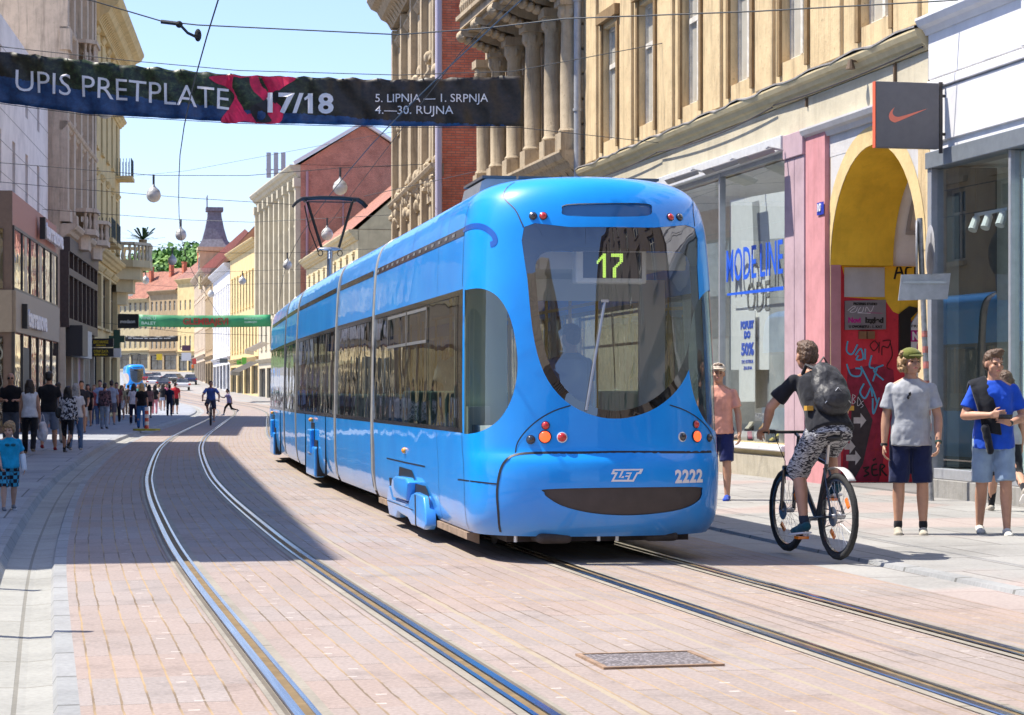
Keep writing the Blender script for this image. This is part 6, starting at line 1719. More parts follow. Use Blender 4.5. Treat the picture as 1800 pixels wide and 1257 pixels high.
# side glazing that faces the camera
tv.part('side_window', G_TV, lambda mb: mb.box(-0.09,-0.062,0.3,5.6,4.9,6.9)); tv.part('side_window', bpy.data.materials['store_glass_low'], lambda mb: mb.box(-0.09,-0.062,0.3,5.6,0.3,3.3))
tv.part('sign_band', B_TAUPE, lambda mb: mb.box(-0.16,-0.062,0.0,6.0,3.45,4.85))
# white block above and behind
o, rot, L = site(71.5, 90.0, -6.7, -1)
wb = Bld('white_block', 'plain whitish apartment block with small windows above the left store', 'building', o, rot, L, 14.6, 10.0, B_LWHITE)
for z0, z1 in ((8.7,10.6),(12.0,13.5)):
    for c in (2.2, 6.4, 10.6, 14.8): wb.win(c-0.45, c+0.45, z0, z1, frame=B_FRB, pane=B_DARKP, y=0.35, style='bar')
wb.raise_(rev=0.4)
gro = plain('joint_line', (0.42,0.38,0.34), 0.9)
wb.part('render_joint', gro, lambda mb: [mb.box(0.0, L, -0.004, 0.0, 8.0+k*1.1, 8.0+k*1.1+0.03) for k in range(6)])
# stone house with oriel bays
o, rot, L = site(90.2, 105.5, -6.2, -1)
be = Bld('bay_house', 'grimy beige stone house with columns and bay balconies above dark framed shops', 'building', o, rot, L, 23.0, 12.0, B_BEIGE)
for z0, z1 in ((9.3,12.2),(13.6,16.3),(17.6,20.2)):
    for c in (1.8, 5.2, 8.6, 12.0, 14.0): be.win(c-0.55, c+0.55, z0, z1, frame=B_FRB, pane=B_DARKP, y=0.3)
be.raise_(rev=0.35); be.cornice(8.6, 0.7, 0.6, B_BEIGE, brackets=0.7); be.cornice(13.0, 0.4, 0.4, B_BEIGE, name='string_course'); be.cornice(17.0, 0.4, 0.4, B_BEIGE, name='string_course'); be.cornice(23.0, 1.2, 1.0, B_BEIGE, brackets=0.8)
be.sills(B_BEIGE, 0.16, True)
for c in (0.4, 3.5, 6.9, 10.3, 13.2, L-0.4): be.part('pilaster', B_BEIGE, lambda mb: (mb.box(c-0.4,c+0.4,-0.3,0.02,8.7,22.0), mb.box(c-0.5,c+0.5,-0.42,0.02,16.0,16.9), mb.box(c-0.5,c+0.5,-0.42,0.02,8.7,9.2)))
for c in (5.2, 12.0):
    for z in (8.7, 16.2):
        def bal(mb):
            mb.prism([(c-1.3,0),(c-1.3,-0.7),(c-0.9,-1.15),(c+0.9,-1.15),(c+1.3,-0.7),(c+1.3,0)], 'z', z-0.25, z)
            mb.prism([(c-1.0,0),(c-1.0,-0.5),(c-0.6,-0.8),(c+0.6,-0.8),(c+1.0,-0.5),(c+1.0,0)], 'z', z-0.9, z-0.25)
            for k in range(11): mb.lathe([(0.06,z),(0.1,z+0.25),(0.05,z+0.5),(0.09,z+0.75)], 6, (c-1.1+0.22*k, -1.05+0.35*max(0, abs(k-5)-3)/2, 0))
            mb.prism([(c-1.35,0),(c-1.35,-0.75),(c-0.95,-1.2),(c+0.95,-1.2),(c+1.35,-0.75),(c+1.35,0)], 'z', z+0.75, z+0.92)
        be.part('balcony', B_BEIGE, bal)
# dark framed shop front of the bay house
def dsh(mb):
    for k in range(8): x = 0.1+(L-0.2)*k/7; mb.box(x-0.12,x+0.12,-0.35,0.02,4.4,8.0)
    mb.box(0,L,-0.4,0.02,7.45,8.05); mb.box(0,L,-0.36,0.02,6.45,6.75); mb.box(0,L,-0.36,0.02,4.2,4.6)
be.part('shop_timber', plain('dark_brown_timber', (0.045,0.028,0.022), 0.5, var=0.3), dsh)
for k in range(7):
    a, b = 0.22+(L-0.2)*k/7, (L-0.2)*(k+1)/7-0.02
    be.part('shop_window', G_TV if k % 2 else B_CURT, lambda mb: mb.poly([(a,-0.1,4.6),(b,-0.1,4.6),(b,-0.1,6.45),(a,-0.1,6.45)])); be.part('upper_pane', B_CURT if k % 3 else G_TV, lambda mb: mb.poly([(a,-0.1,6.75),(b,-0.1,6.75),(b,-0.1,7.45),(a,-0.1,7.45)]))
for k in range(6): x = 0.1+(L-0.2)*k/5; be.part('shop_pier', B_CREAM, lambda mb: mb.box(x-0.15,x+0.15,-0.2,0.02,0.0,4.2))
for k in range(5):
    a, b = 0.25+(L-0.2)*k/5, (L-0.2)*(k+1)/5-0.05
    be.part('shop_pane', (bpy.data.materials['store_glass_low'], B_CURT, B_PINKL, B_CURT, G_TV)[k], lambda mb: mb.poly([(a,-0.05,0.2),(b,-0.05,0.2),(b,-0.05,3.2),(a,-0.05,3.2)]))
sbx = be.part('sign_box', PL_B, lambda mb: mb.box(0.3,3.0,-0.9,-0.2,3.0,4.3)); be.part('sign_panel', B_FRW, lambda mb: mb.box(3.0,9.5,-0.55,-0.2,3.0,4.25))
be.text('GALERIJA', 3.6, 3.35, 0.75, T_WHITE, 'sign_lettering', -0.56, 5.2, 0.04) if False else None
# yellow corner house
o, rot, L = site(105.8, 124.5, -6.1, -1)
yc = Bld('corner_house', 'yellow corner house with heavy cornices and iron balconies at the side street', 'building', o, rot, L, 21.3, 12.0, B_YELL)
for z0, z1 in ((9.4,12.4),(13.9,16.8),(17.8,19.6)):
    for c in (1.8, 5.4, 9.0, 12.6, 16.2): yc.win(c-0.6, c+0.6, z0, z1, frame=B_FRW, pane=B_DARKP, y=0.3)
for c in (3.0, 8.6, 14.2): yc.win(c-2.2, c+2.2, 0.3, 3.4, frame=B_FRD, pane=B_DARKP, y=0.3, style='mid')
for c in (3.0, 8.6, 14.2): yc.win(c-2.2, c+2.2, 4.8, 7.6, frame=B_FRD, pane=B_DARKP, y=0.3, style='cross')
yc.raise_(rev=0.3); yc.sills(B_YELL, 0.15, True); yc.cornice(21.3, 1.4, 1.3, B_YELL, brackets=0.6); yc.cornice(8.7, 0.6, 0.5, B_YELL); yc.cornice(17.3, 0.4, 0.4, B_YELL, name='string_course')
yc.part('parapet', B_YELL, lambda mb: (mb.box(0.2,L-0.2,-0.1,0.3,21.3,22.6), mb.box(L-5,L-0.3,-0.4,0.2,22.6,23.0)))
IRON = plain('dark_green_iron', (0.02,0.05,0.045), 0.5)
def iron(c, z, w=1.9):
    yc.part('balcony_slab', B_YELL, lambda mb: mb.box(c-w/2-0.1,c+w/2+0.1,-0.95,0.02,z-0.2,z))
    def f(mb):
        n = int(w/0.14)
        for k in range(n+1): mb.cyl((c-w/2+k*w/n,-0.88,z),(c-w/2+k*w/n,-0.88,z+1.0),0.018,n=5)
        for k in range(5):
            for s_ in (-1,1): mb.cyl((c+s_*w/2,-0.1-0.17*k,z),(c+s_*w/2,-0.1-0.17*k,z+1.0),0.018,n=5)
        mb.box(c-w/2,c+w/2,-0.9,-0.86,z+0.98,z+1.02); mb.box(c-w/2,c+w/2,-0.89,-0.87,z+0.1,z+0.13)
    yc.part('balcony_railing', IRON, f)
iron(16.2, 13.8); iron(1.8, 9.2, 2.6); iron(5.4, 9.2, 2.4)
def corner(mb):
    c = L-0.6
    mb.prism([(c-3.2,0),(c-3.2,-1.0),(c-2.2,-1.9),(c+0.5,-1.9),(c+1.4,-1.0),(c+1.4,1.4),(c,1.4)], 'z', 8.6, 9.0)
    for k, (e, z) in enumerate(((0.75,7.9),(0.5,7.2),(0.28,6.5))):
        mb.prism([(c-3.2*e-0.8,0),(c-2.2*e-0.6,-1.8*e),(c+0.5*e,-1.8*e),(c+1.3*e,-0.6*e),(c+1.3*e,1.2),(c,1.2)], 'z', z, z+0.7)
yc.part('corner_balcony', B_PALE, corner)
def cbal(mb):
    c = L-0.6; ol = [(c-3.1,-0.2),(c-3.1,-1.0),(c-2.1,-1.8),(c+0.5,-1.8),(c+1.3,-1.0),(c+1.3,1.2)]
    for (x0, y0), (x1, y1) in zip(ol[:-1], ol[1:]):
        l = math.hypot(x1-x0, y1-y0); n = max(1, int(l/0.3)); 
        for k in range(n): mb.lathe([(0.07,9.0),(0.11,9.2),(0.05,9.5),(0.1,9.85)], 7, (x0+(x1-x0)*(k+.5)/n, y0+(y1-y0)*(k+.5)/n, 0))
        mb.obox(((x0+x1)/2,(y0+y1)/2,9.93), ((x1-x0)/2,(y1-y0)/2,0), (-(y1-y0)/l*0.12,(x1-x0)/l*0.12,0), (0,0,0.09))
yc.part('balustrade', B_CREAM, cbal)
pl_ = thing('potted_plant', 'small green plant on the corner balcony of the yellow house', 'plant', tuple(yc.M @ Vector((L-1.2,-1.4,10.02))))
q = MB(); q.lathe([(0.2,0),(0.26,0.3)],10); q.build('pot', B_TAN, pl_)
q = MB(); rnd = random.Random(9)
for k in range(60):
    a = rnd.uniform(0,2*PI); r = rnd.uniform(0.3,1.3); h = 0.35+rnd.uniform(0,0.7)
    p = Vector((0,0,0.3)); e = Vector((r*math.cos(a),r*math.sin(a)*0.6,h)); s = Vector((-math.sin(a),math.cos(a),0))*0.07
    q.poly([p-s*0.3,p+s*0.3,e+s,e-s])
q.build('leaves', plain('leaf_green', (0.05,0.11,0.03), 0.6), pl_)

# off-frame buildings: they shade the street and stand in the tram's mirror images
nb = house('apartment_building', 'long plain pale yellow building just beyond the left edge of the picture', 20.7, 63.2, -7.6, -1, 14.0, 12.0, B_PALE, [(5.4,7.6),(8.8,11.0),(12.0,14.0)], 14, 1.2, None, hood=True)
br_ = house('apartment_building', 'brown stone building behind the viewpoint mirrored in the tram windscreen', -58, 11, 11.0, 1, 19.0, 12.0, B_BROWN, [(5.4,7.8),(9.2,11.6),(13.0,15.6)], 16, 1.3, None)
bl_ = house('apartment_building', 'sand coloured building behind the viewpoint on the left', -60, -12, -9.0, -1, 13.0, 12.0, B_BEIGE, [(5.4,7.8),(9.2,11.6)], 14, 1.3, None)
# ================================================================ people
from mathutils import noise as mnoise
def skin_mat(name, c):
    m = plain(name, c, 0.55, var=0.10, vscale=14); b = m.node_tree.nodes['Principled BSDF']
    b.inputs['Subsurface Weight'].default_value = 0.08; b.inputs['Subsurface Radius'].default_value = (0.02,0.008,0.004); return m
SK = [skin_mat('skin_light', (0.56,0.33,0.235)), skin_mat('skin_tan', (0.47,0.25,0.16)), skin_mat('skin_brown', (0.36,0.18,0.11))]
_cm = {}
def cloth(c, kind='', c2=(0.02,0.02,0.03)):
    key = (c, kind)
    if key in _cm: return _cm[key]
    m, nt, b = new_mat('cloth'); L = nt.links; tc = N(nt, 'ShaderNodeTexCoord')
    no = N(nt, 'ShaderNodeTexNoise', i_Scale=9.0 if not kind else 14.0, i_Detail=4.0); L.new(tc.outputs['Object'], no.inputs['Vector'])
    rp = ramp(nt, [(0.3, tuple(x*0.82 for x in c)), (0.7, tuple(min(1, x*1.12) for x in c))])
    L.new(no.outputs['Fac'], rp.inputs['Fac']); out = rp.outputs['Color']
    if kind in ('camo', 'floral', 'plaid'):
        mp = N(nt, 'ShaderNodeMapping'); L.new(tc.outputs['Object'], mp.inputs[0])
        if kind == 'camo':
            mp.inputs['Scale'].default_value = (9, 9, 34); w = N(nt, 'ShaderNodeTexNoise', i_Scale=2.0, i_Detail=3.0, i_Distortion=1.4); st = [(0.49, c), (0.52, c2)]
        elif kind == 'floral':
            mp.inputs['Scale'].default_value = (10, 10, 10); w = N(nt, 'ShaderNodeTexNoise', i_Scale=1.7, i_Detail=2.0, i_Distortion=1.0); st = [(0.47, c), (0.52, c2)]
        else:
            w = N(nt, 'ShaderNodeTexChecker', i_Scale=22.0); st = [(0.4, c), (0.6, c2)]
        L.new(mp.outputs[0], w.inputs['Vector']); r2 = ramp(nt, st); L.new(w.outputs['Fac'], r2.inputs['Fac']); out = r2.outputs['Color']
    L.new(out, b.inputs['Base Color']); b.inputs['Roughness'].default_value = 0.9; b.inputs['Specular IOR Level'].default_value = 0.2
    b.inputs['Sheen Weight'].default_value = 0.15
    n2 = N(nt, 'ShaderNodeTexNoise', i_Scale=7.0, i_Detail=3.0, i_Distortion=0.8); L.new(tc.outputs['Object'], n2.inputs['Vector'])
    bp = N(nt, 'ShaderNodeBump', i_Strength=0.5, i_Distance=0.03); L.new(n2.outputs['Fac'], bp.inputs['Height']); L.new(bp.outputs['Normal'], b.inputs['Normal'])
    _cm[key] = m; return m
HAIR = {k: plain('hair_'+k, c, 0.5, var=0.45, vscale=40, bump=0.6, bscale=70) for k, c in dict(black=(0.012,0.010,0.010), dark=(0.035,0.022,0.014), brown=(0.10,0.055,0.03), fair=(0.30,0.18,0.08), blond=(0.48,0.33,0.15), grey=(0.36,0.34,0.32)).items()}
EYE = plain('eye_dark', (0.02,0.015,0.012), 0.2); LIP = plain('lips', (0.42,0.14,0.12), 0.5)
SHADES = plain('sunglasses_black', (0.008,0.008,0.009), 0.12)

def crumple(o, amp, fr, seed=0.0):
    me = o.data; n = len(me.vertices); co = np.empty(n*3); nr = np.empty(n*3)
    me.vertices.foreach_get('co', co); me.vertices.foreach_get('normal', nr); co = co.reshape(-1,3); nr = nr.reshape(-1,3)
    d = np.array([mnoise.noise(Vector((p[0]*fr+seed, p[1]*fr, p[2]*fr*0.7)))+0.5*mnoise.noise(Vector((p[0]*fr*2.3, p[1]*fr*2.3+seed, p[2]*fr*1.6))) for p in co])
    me.vertices.foreach_set('co', (co+nr*(d*amp)[:,None]).ravel()); me.update()

V3 = lambda *a: Vector(a)
def joints(H, fem, pose):
    """standing skeleton, facing local -y; p is the +x side, n the -x side"""
    k = H; J = {}; g = pose.get
    lean = R(g('lean', 2)); hw = 0.052*k; sw = (0.090 if fem else 0.105)*k
    leg = {}
    for s, nm in ((1,'p'), (-1,'n')):
        a, b = R(g('hip'+nm, 0)), R(g('knee'+nm, 3)); o = R(g('spread', 3))
        th = V3(s*math.sin(o), -math.sin(a), -math.cos(a)).normalized()*0.245*k
        sh = V3(s*math.sin(o)*0.4, -math.sin(a-b), -math.cos(a-b)).normalized()*0.243*k
        leg[nm] = (th, sh)
    drop = max(-(t+s_).z for t, s_ in leg.values()); hz = drop+0.042*k
    J['pelvis'] = V3(0,0,hz)
    for s, nm in ((1,'p'), (-1,'n')):
        J['hip'+nm] = V3(s*hw,0,hz-0.01*k); J['knee'+nm] = J['hip'+nm]+leg[nm][0]; J['ank'+nm] = J['knee'+nm]+leg[nm][1]
        J['toe'+nm] = V3(0,-1,-0.55 if g('knee'+nm,3) > 35 else 0)
    up = V3(0,-math.sin(lean),math.cos(lean))
    J['chest'] = J['pelvis']+up*0.195*k; J['sh'] = J['pelvis']+up*0.285*k; J['neck'] = J['pelvis']+up*0.325*k
    J['head'] = J['neck']+V3(0,-0.012*k-math.sin(lean)*0.03,0.072*k)
    for s, nm in ((1,'p'), (-1,'n')):
        J['sh'+nm] = J['sh']+V3(s*sw,0,-0.014*k)
        f, o, e, io = R(g('arm'+nm, 2)), R(g('out'+nm, 9)), R(g('elb'+nm, 12)), g('in'+nm, 0.0)
        ua = V3(s*math.sin(o), -math.sin(f)*math.cos(o), -math.cos(f)*math.cos(o))*0.172*k
        fa = V3(s*(math.sin(o)*0.4-io), -math.sin(f+e), -math.cos(f+e)).normalized()*0.148*k
        J['el'+nm] = J['sh'+nm]+ua; J['wr'+nm] = J['el'+nm]+fa
    return J

def hand_mb(mb, wr, d, s, k, curl=0.35, near=True, wd=None):
    d = d.normalized(); w = Vector(wd) if wd is not None else V3(0,-1,0)
    w = (w-d*w.dot(d)).normalized(); nrm = d.cross(w)*s; nrm.normalize()
    if nrm.dot(V3(-s,0,0)) < 0 and wd is None: nrm = -nrm
    u = k/1.75
    for t in (-0.026,-0.009,0.009,0.026): mb.rcone(wr+w*t*0.6*u, 0.016*u, wr+d*0.085*u+w*t*u, 0.013*u, 8)
    ls = (0.062,0.074,0.078,0.068)
    for t, L in zip((-0.031,-0.0105,0.0105,0.031), ls):
        p = wr+d*0.088*u+w*t*u; a = 0.12; q = p
        for j in range(3):
            a += curl; q2 = q+(d*math.cos(a)+nrm*math.sin(a)+w*t*1.2)*L/2.6*u
            mb.rcone(q, (0.0092-0.0008*j)*u, q2, (0.0085-0.001*j)*u, 7); q = q2
    p = wr+d*0.03*u+w*0.026*u; q = p+(d*0.6+w*0.75+nrm*0.25)*0.036*u; r_ = q+(d*0.9+w*0.25+nrm*0.35)*0.034*u
    mb.rcone(p, 0.0125*u, q, 0.0108*u, 7); mb.rcone(q, 0.0108*u, r_, 0.0085*u, 7)

def person(label, loc, rot, H=1.76, fem=False, pose={}, skin=1, top=('short',(0.02,0.02,0.025)), bot=('trousers',(0.02,0.02,0.03)), shoe=(0.3,0.28,0.25),
           hair=('short','dark'), near=False, J=None, headrot=0.0, headtilt=0.0, group=None, extra=None, scale_child=1.0, sock=None, shades=False, fat=1.0):
    k = H; J0 = joints(H, fem, pose)
    if J: J0.update({a: Vector(b) for a, b in J.items()})
    J = J0
    vx = 0.0068 if near else 0.02
    root = thing('person', label, 'person', loc, rot, group)
    mb = MB(); f = fat; wy = 0.9
    up = (J['neck']-J['pelvis']).normalized(); rt = (J['shp']-J['shn']).normalized(); fr = rt.cross(up)*-1
    fr = up.cross(rt); 
    if fr.y > 0 and 'fwd' not in J: fr = -fr
    if 'fwd' in J: fr = (J['fwd']-up*J['fwd'].dot(up)).normalized()
    RM = Matrix((rt, -fr, up)).transposed()       # columns: right, back, up
    def ell(mb, p, rx, ry, rz): mb.ball(p, (rx*k, ry*k, rz*k), 14, 10, RM)
    def torso(mb, g):
        ell(mb, J['pelvis']+up*0.01*k, 0.095*f+g, 0.066*f+g, 0.075+g); ell(mb, J['pelvis']+up*0.085*k, (0.078 if fem else 0.086)*f+g, 0.058*f+g, 0.09+g)
        ell(mb, J['chest']+up*0.005*k, (0.086 if fem else 0.098)*f+g, 0.066*f+g, 0.085+g); ell(mb, J['sh']-up*0.028*k, (0.090 if fem else 0.104)*f+g, 0.056+g, 0.05+g)
        if fem:
            for s in (-1,1): mb.ball(J['chest']+rt*s*0.043*k+fr*0.05*k+up*0.018*k, (0.036*k+g*k*.5)*1.0, 10, 8)
        for nm in 'pn': mb.rcone(J['neck']-up*0.012*k, (0.028+g*.3)*k, J['sh'+nm]-up*0.008*k, (0.026+g*.7)*k, 10)
    torso(mb, -0.014 if top[0] != 'none' else 0.0)
    mb.rcone(J['neck']-up*0.02*k, 0.034*k, J['head']-V3(0,0,0.02*k)-fr*0.008*k, 0.031*k, 12)
    for nm in 'pn':
        mb.rcone(J['hip'+nm], 0.052*k*f, J['knee'+nm], 0.033*k, 12)
        c = J['knee'+nm].lerp(J['ank'+nm], 0.3); back = -fr if 'fwd' in J else V3(0,1,0)
        mb.rcone(J['knee'+nm], 0.032*k, c+back*0.009*k, 0.033*k*f, 12); mb.rcone(c+back*0.009*k, 0.033*k*f, J['ank'+nm], 0.019*k, 12)
        mb.rcone(J['sh'+nm]-up*0.014*k, 0.027*k*f, J['el'+nm], 0.0235*k*f, 12); m_ = J['el'+nm].lerp(J['wr'+nm], 0.3)
        mb.rcone(J['el'+nm], 0.0235*k*f, m_, 0.0245*k*f, 12); mb.rcone(m_, 0.0245*k*f, J['wr'+nm], 0.0155*k, 12)
        s = 1 if nm == 'p' else -1
        hd = J.get('hd'+nm) or (J['wr'+nm]-J['el'+nm])
        hand_mb(mb, J['wr'+nm], Vector(hd), s, k, pose.get('curl', 0.35), near, J.get('hw'+nm))
    def loft(mb, rings):
        n = 20; idx = []
        for c, rx_, ry_ in rings:
            c = Vector(c); idx.append([mb.vert(c+RM @ V3(rx_*math.copysign(abs(math.cos(2*PI*j/n))**0.85, math.cos(2*PI*j/n)), ry_*math.copysign(abs(math.sin(2*PI*j/n))**0.85, math.sin(2*PI*j/n)), 0)) for j in range(n)])
        for a, b in zip(idx[:-1], idx[1:]):
            for j in range(n): mb.face((a[j], a[(j+1)%n], b[(j+1)%n], b[j]))
        mb.face(idx[0][::-1]); mb.face(idx[-1])
    # head
    hr = Matrix.Rotation(headrot, 3, 'Z') @ Matrix.Rotation(headtilt, 3, 'X')
    if 'fwd' in J: hr = Matrix.Rotation(math.atan2(fr.x, -fr.y)*1.0, 3, 'Z') @ hr
    hp = J['head']; q = scale_child*k
    def hb(mb, c, r): mb.ball(hp+hr @ (Vector(c)*q), tuple(x*q for x in r), 14, 10, hr)
    hb(mb, (0,0.008,0.016), (0.0455,0.057,0.053)); hb(mb, (0,-0.014,-0.020), (0.037,0.040,0.046)); hb(mb, (0,-0.030,-0.046), (0.021,0.020,0.016))
    hb(mb, (0,-0.058,-0.006), (0.0075,0.013,0.013)); hb(mb, (0,-0.050,0.012), (0.006,0.010,0.022)); hb(mb, (0,-0.044,0.014), (0.033,0.010,0.006))
    hb(mb, (0,-0.047,-0.030), (0.016,0.008,0.007))
    for s in (-1,1): hb(mb, (s*0.046,0.006,-0.004), (0.006,0.012,0.018)); hb(mb, (s*0.024,-0.036,-0.014), (0.014,0.012,0.014))
    body = remesh(mb, 'body', SK[skin], vx if near else 0.017, 3, 0.5, root)
    if near or shades:
        for s in (-1,1):
            e = MB()
            if shades: e.ball(hp+hr @ V3(s*0.020*q,-0.0535*q,0.003*q), (0.0175*q,0.006*q,0.0125*q), 10, 6, hr)
            else: e.ball(hp+hr @ V3(s*0.0185*q,-0.0475*q,0.0035*q), (0.0068*q,0.0035*q,0.0030*q), 8, 6, hr)
            e.build('sunglasses' if shades else 'eye', SHADES if shades else EYE, root, 60)
    if near:
        e = MB(); e.ball(hp+hr @ V3(0,-0.0535*q,-0.0305*q), (0.0135*q,0.004*q,0.0042*q), 10, 6, hr); e.build('lips', LIP, root, 60)
        for s in (-1,1):
            e = MB(); e.ball(hp+hr @ V3(s*0.019*q,-0.0525*q,0.0135*q), (0.0115*q,0.0028*q,0.0018*q), 8, 6, hr); e.build('eyebrow', HAIR[hair[1]], root, 60)
    # top
    g = 0.011
    if top[0] != 'none':
        mb = MB(); hem = pose.get('hem', 0.03); pv, ch, sh_ = J['pelvis'], J['chest'], J['sh']; sw_ = (J['shp']-J['shn']).length/2
        w_ = 0.094 if fem else 0.106; mid = pv.lerp(ch, 0.5)
        loft(mb, [(pv-up*(0.022+hem*0.6)*k, 0.113*f*k, 0.090*f*k), (pv+up*0.03*k, 0.108*f*k, 0.083*f*k), (mid, (w_-0.006)*f*k, 0.071*f*k), (ch, w_*f*k, 0.076*f*k), (ch.lerp(sh_, .45), (w_+0.004)*f*k, 0.074*f*k), (sh_-up*0.022*k, sw_+0.004*k, 0.062*k), (sh_-up*0.002*k, sw_*0.80, 0.052*k), (sh_+up*0.014*k, sw_*0.52, 0.046*k), (sh_+up*0.026*k, 0.042*k, 0.038*k)])
        if fem:
            for s in (-1,1): mb.ball(ch+rt*s*0.042*k+fr*0.050*k+up*0.018*k, 0.040*k, 10, 8)
        if fem and top[0] == 'dress': mb.rcone(J['pelvis'], 0.105*k, J['pelvis']-V3(0,0,0.16*k), 0.13*k, 14)
        for nm in 'pn':
            if top[0] in ('short', 'dress'):
                e = J['sh'+nm].lerp(J['el'+nm], 0.72); mb.ball(J['sh'+nm]-up*0.013*k, 0.032*k*f, 12, 8); mb.cyl(J['sh'+nm]-up*0.013*k, e, 0.032*k*f, 0.041*k*f, 14)
            elif top[0] == 'long': mb.rcone(J['sh'+nm], 0.044*k*f, J['el'+nm], 0.034*k, 12); mb.rcone(J['el'+nm], 0.034*k, J['wr'+nm], 0.026*k, 12)
            else: mb.ball(J['sh'+nm]-rt*(0.012*k if nm == 'p' else -0.012*k), 0.034*k, 10, 8)
        o = remesh(mb, 'shirt', cloth(*top[1:]), 0.011 if near else 0.022, 3, 0.5, root)
        crumple(o, 0.010, 11.0, loc[0])
    # lower garment
    if bot[0] != 'none':
        mb = MB(); loft(mb, [(J['pelvis']-up*0.06*k, 0.097*f*k, 0.070*f*k), (J['pelvis'], 0.097*f*k, 0.069*f*k), (J['pelvis']+up*0.03*k, 0.088*f*k, 0.060*f*k)])
        for nm in 'pn':
            h_, kn, an = J['hip'+nm], J['knee'+nm], J['ank'+nm]
            if bot[0] == 'trousers': mb.rcone(h_, 0.061*k*f, kn, 0.043*k, 12); mb.rcone(kn, 0.043*k, an+V3(0,0,0.01*k), 0.036*k, 12)
            elif bot[0] == 'leggings': mb.rcone(h_, 0.056*k*f, kn, 0.037*k, 12); mb.rcone(kn, 0.037*k, an, 0.024*k, 12)
            elif bot[0] == 'shorts': (mb.ball(h_, 0.060*k*f, 14, 10), mb.cyl(h_, h_.lerp(kn, (bot[3] if len(bot) > 3 else 0.88)+0.08), 0.061*k*f, 0.055*k, 18))
            elif bot[0] == 'skirt': mb.rcone(J['pelvis'].lerp(h_, .5), 0.092*k, (J['hipp'].lerp(J['kneep'], .55)+J['hipn'].lerp(J['kneen'], .55))/2, 0.098*k, 16)
        o = remesh(mb, {'trousers':'trousers','leggings':'leggings','shorts':'shorts','skirt':'skirt'}[bot[0]], cloth(*bot[1:3]), 0.011 if near else 0.022, 3, 0.5, root)
        crumple(o, 0.009, 11.0, loc[1])
    for nm in 'pn':
        a = J['ank'+nm]; d = Vector(J['toe'+nm]).normalized(); sd = d.cross(V3(0,0,1)).normalized(); u_ = sd.cross(d)
        m2 = MB(); p0 = a-u_*0.012*k
        m2.rcone(p0-d*0.018*k, 0.024*k, p0+d*0.022*k-u_*0.002*k, 0.024*k, 10); m2.rcone(p0+d*0.02*k-u_*0.006*k, 0.0235*k, p0+d*0.085*k-u_*0.013*k, 0.018*k, 10)
        for s in (-1,1): m2.rcone(p0+d*0.07*k+sd*s*0.01*k-u_*0.014*k, 0.017*k, p0+d*0.095*k+sd*s*0.006*k-u_*0.014*k, 0.015*k, 8)
        sh = remesh(m2, 'shoe', cloth(shoe), 0.009 if near else 0.02, 2, 0.5, root)
        if near:
            m3 = MB(); M = basis(p0-u_*0.025*k+d*0.036*k, sd, d, u_); m3.M = M
            m3.prism([(-0.024*k,-0.06*k),(0.024*k,-0.06*k),(0.028*k,0.04*k),(0.02*k,0.078*k),(-0.02*k,0.078*k),(-0.028*k,0.04*k)], 'z', -0.009*k, -0.001*k); m3.build('sole', T_WHITE, sh)
            if sock:
                m4 = MB(); m4.rcone(a+V3(0,0,0.015*k), 0.024*k, a.lerp(J['knee'+nm], 0.13), 0.0235*k, 12); m4.build('sock', cloth(sock), root, 60)
    # hair
    st, hc = hair[0], HAIR[hair[1]]
    if st != 'bald':
        mb = MB(); HB = lambda c, r: mb.ball(hp+hr @ (Vector(c)*q), tuple(x*q for x in r), 14, 10, hr)
        HB((0,0.014,0.030), (0.050,0.058,0.049)); HB((0,0.032,0.002), (0.047,0.042,0.050))
        if st in ('short','quiff'): HB((0,-0.026,0.060), (0.037,0.026,0.018 if st == 'short' else 0.026))
        if st == 'quiff': HB((0.006,-0.036,0.072), (0.030,0.020,0.016))
        if st == 'curly':
            rn = random.Random(4)
            for i in range(60):
                a = rn.uniform(0.5, 2*PI-0.5)-PI/2+PI; z = rn.uniform(-0.045, 0.05); HB((0.052*math.cos(a+0.0), 0.016+0.054*math.sin(a) if math.sin(a) > -0.55 else -0.01, z), (0.014,0.014,0.014))
        if st == 'fringe':
            HB((0,-0.034,0.046), (0.040,0.022,0.028))
            for s in (-1,1): HB((s*0.043,-0.004,0.004), (0.010,0.028,0.034))
        if st in ('long','longer','pony'):
            HB((0,-0.022,0.058), (0.040,0.026,0.018))
            if st == 'pony': mb.rcone(hp+hr @ (V3(0,0.06,0.03)*q), 0.02*q, hp+hr @ (V3(0,0.085,-0.09)*q), 0.012*q, 8)
            else:
                ln = -0.13 if st == 'long' else -0.22
                for x in (-0.036,-0.012,0.012,0.036): mb.rcone(hp+hr @ (V3(x,0.032,0.0)*q), 0.027*q, hp+hr @ (V3(x*1.35,0.052,ln)*q), 0.018*q, 8)
                for s in (-1,1): mb.rcone(hp+hr @ (V3(s*0.047,0.012,0.01)*q), 0.014*q, hp+hr @ (V3(s*0.06,0.02,-0.10)*q), 0.014*q, 8)
        o = remesh(mb, 'hair', hc, 0.008 if near else 0.018, 2, 0.5, root); crumple(o, 0.009, 55.0 if near else 25.0)
    if extra: extra(root, J, hp, hr, q)
    return root, J

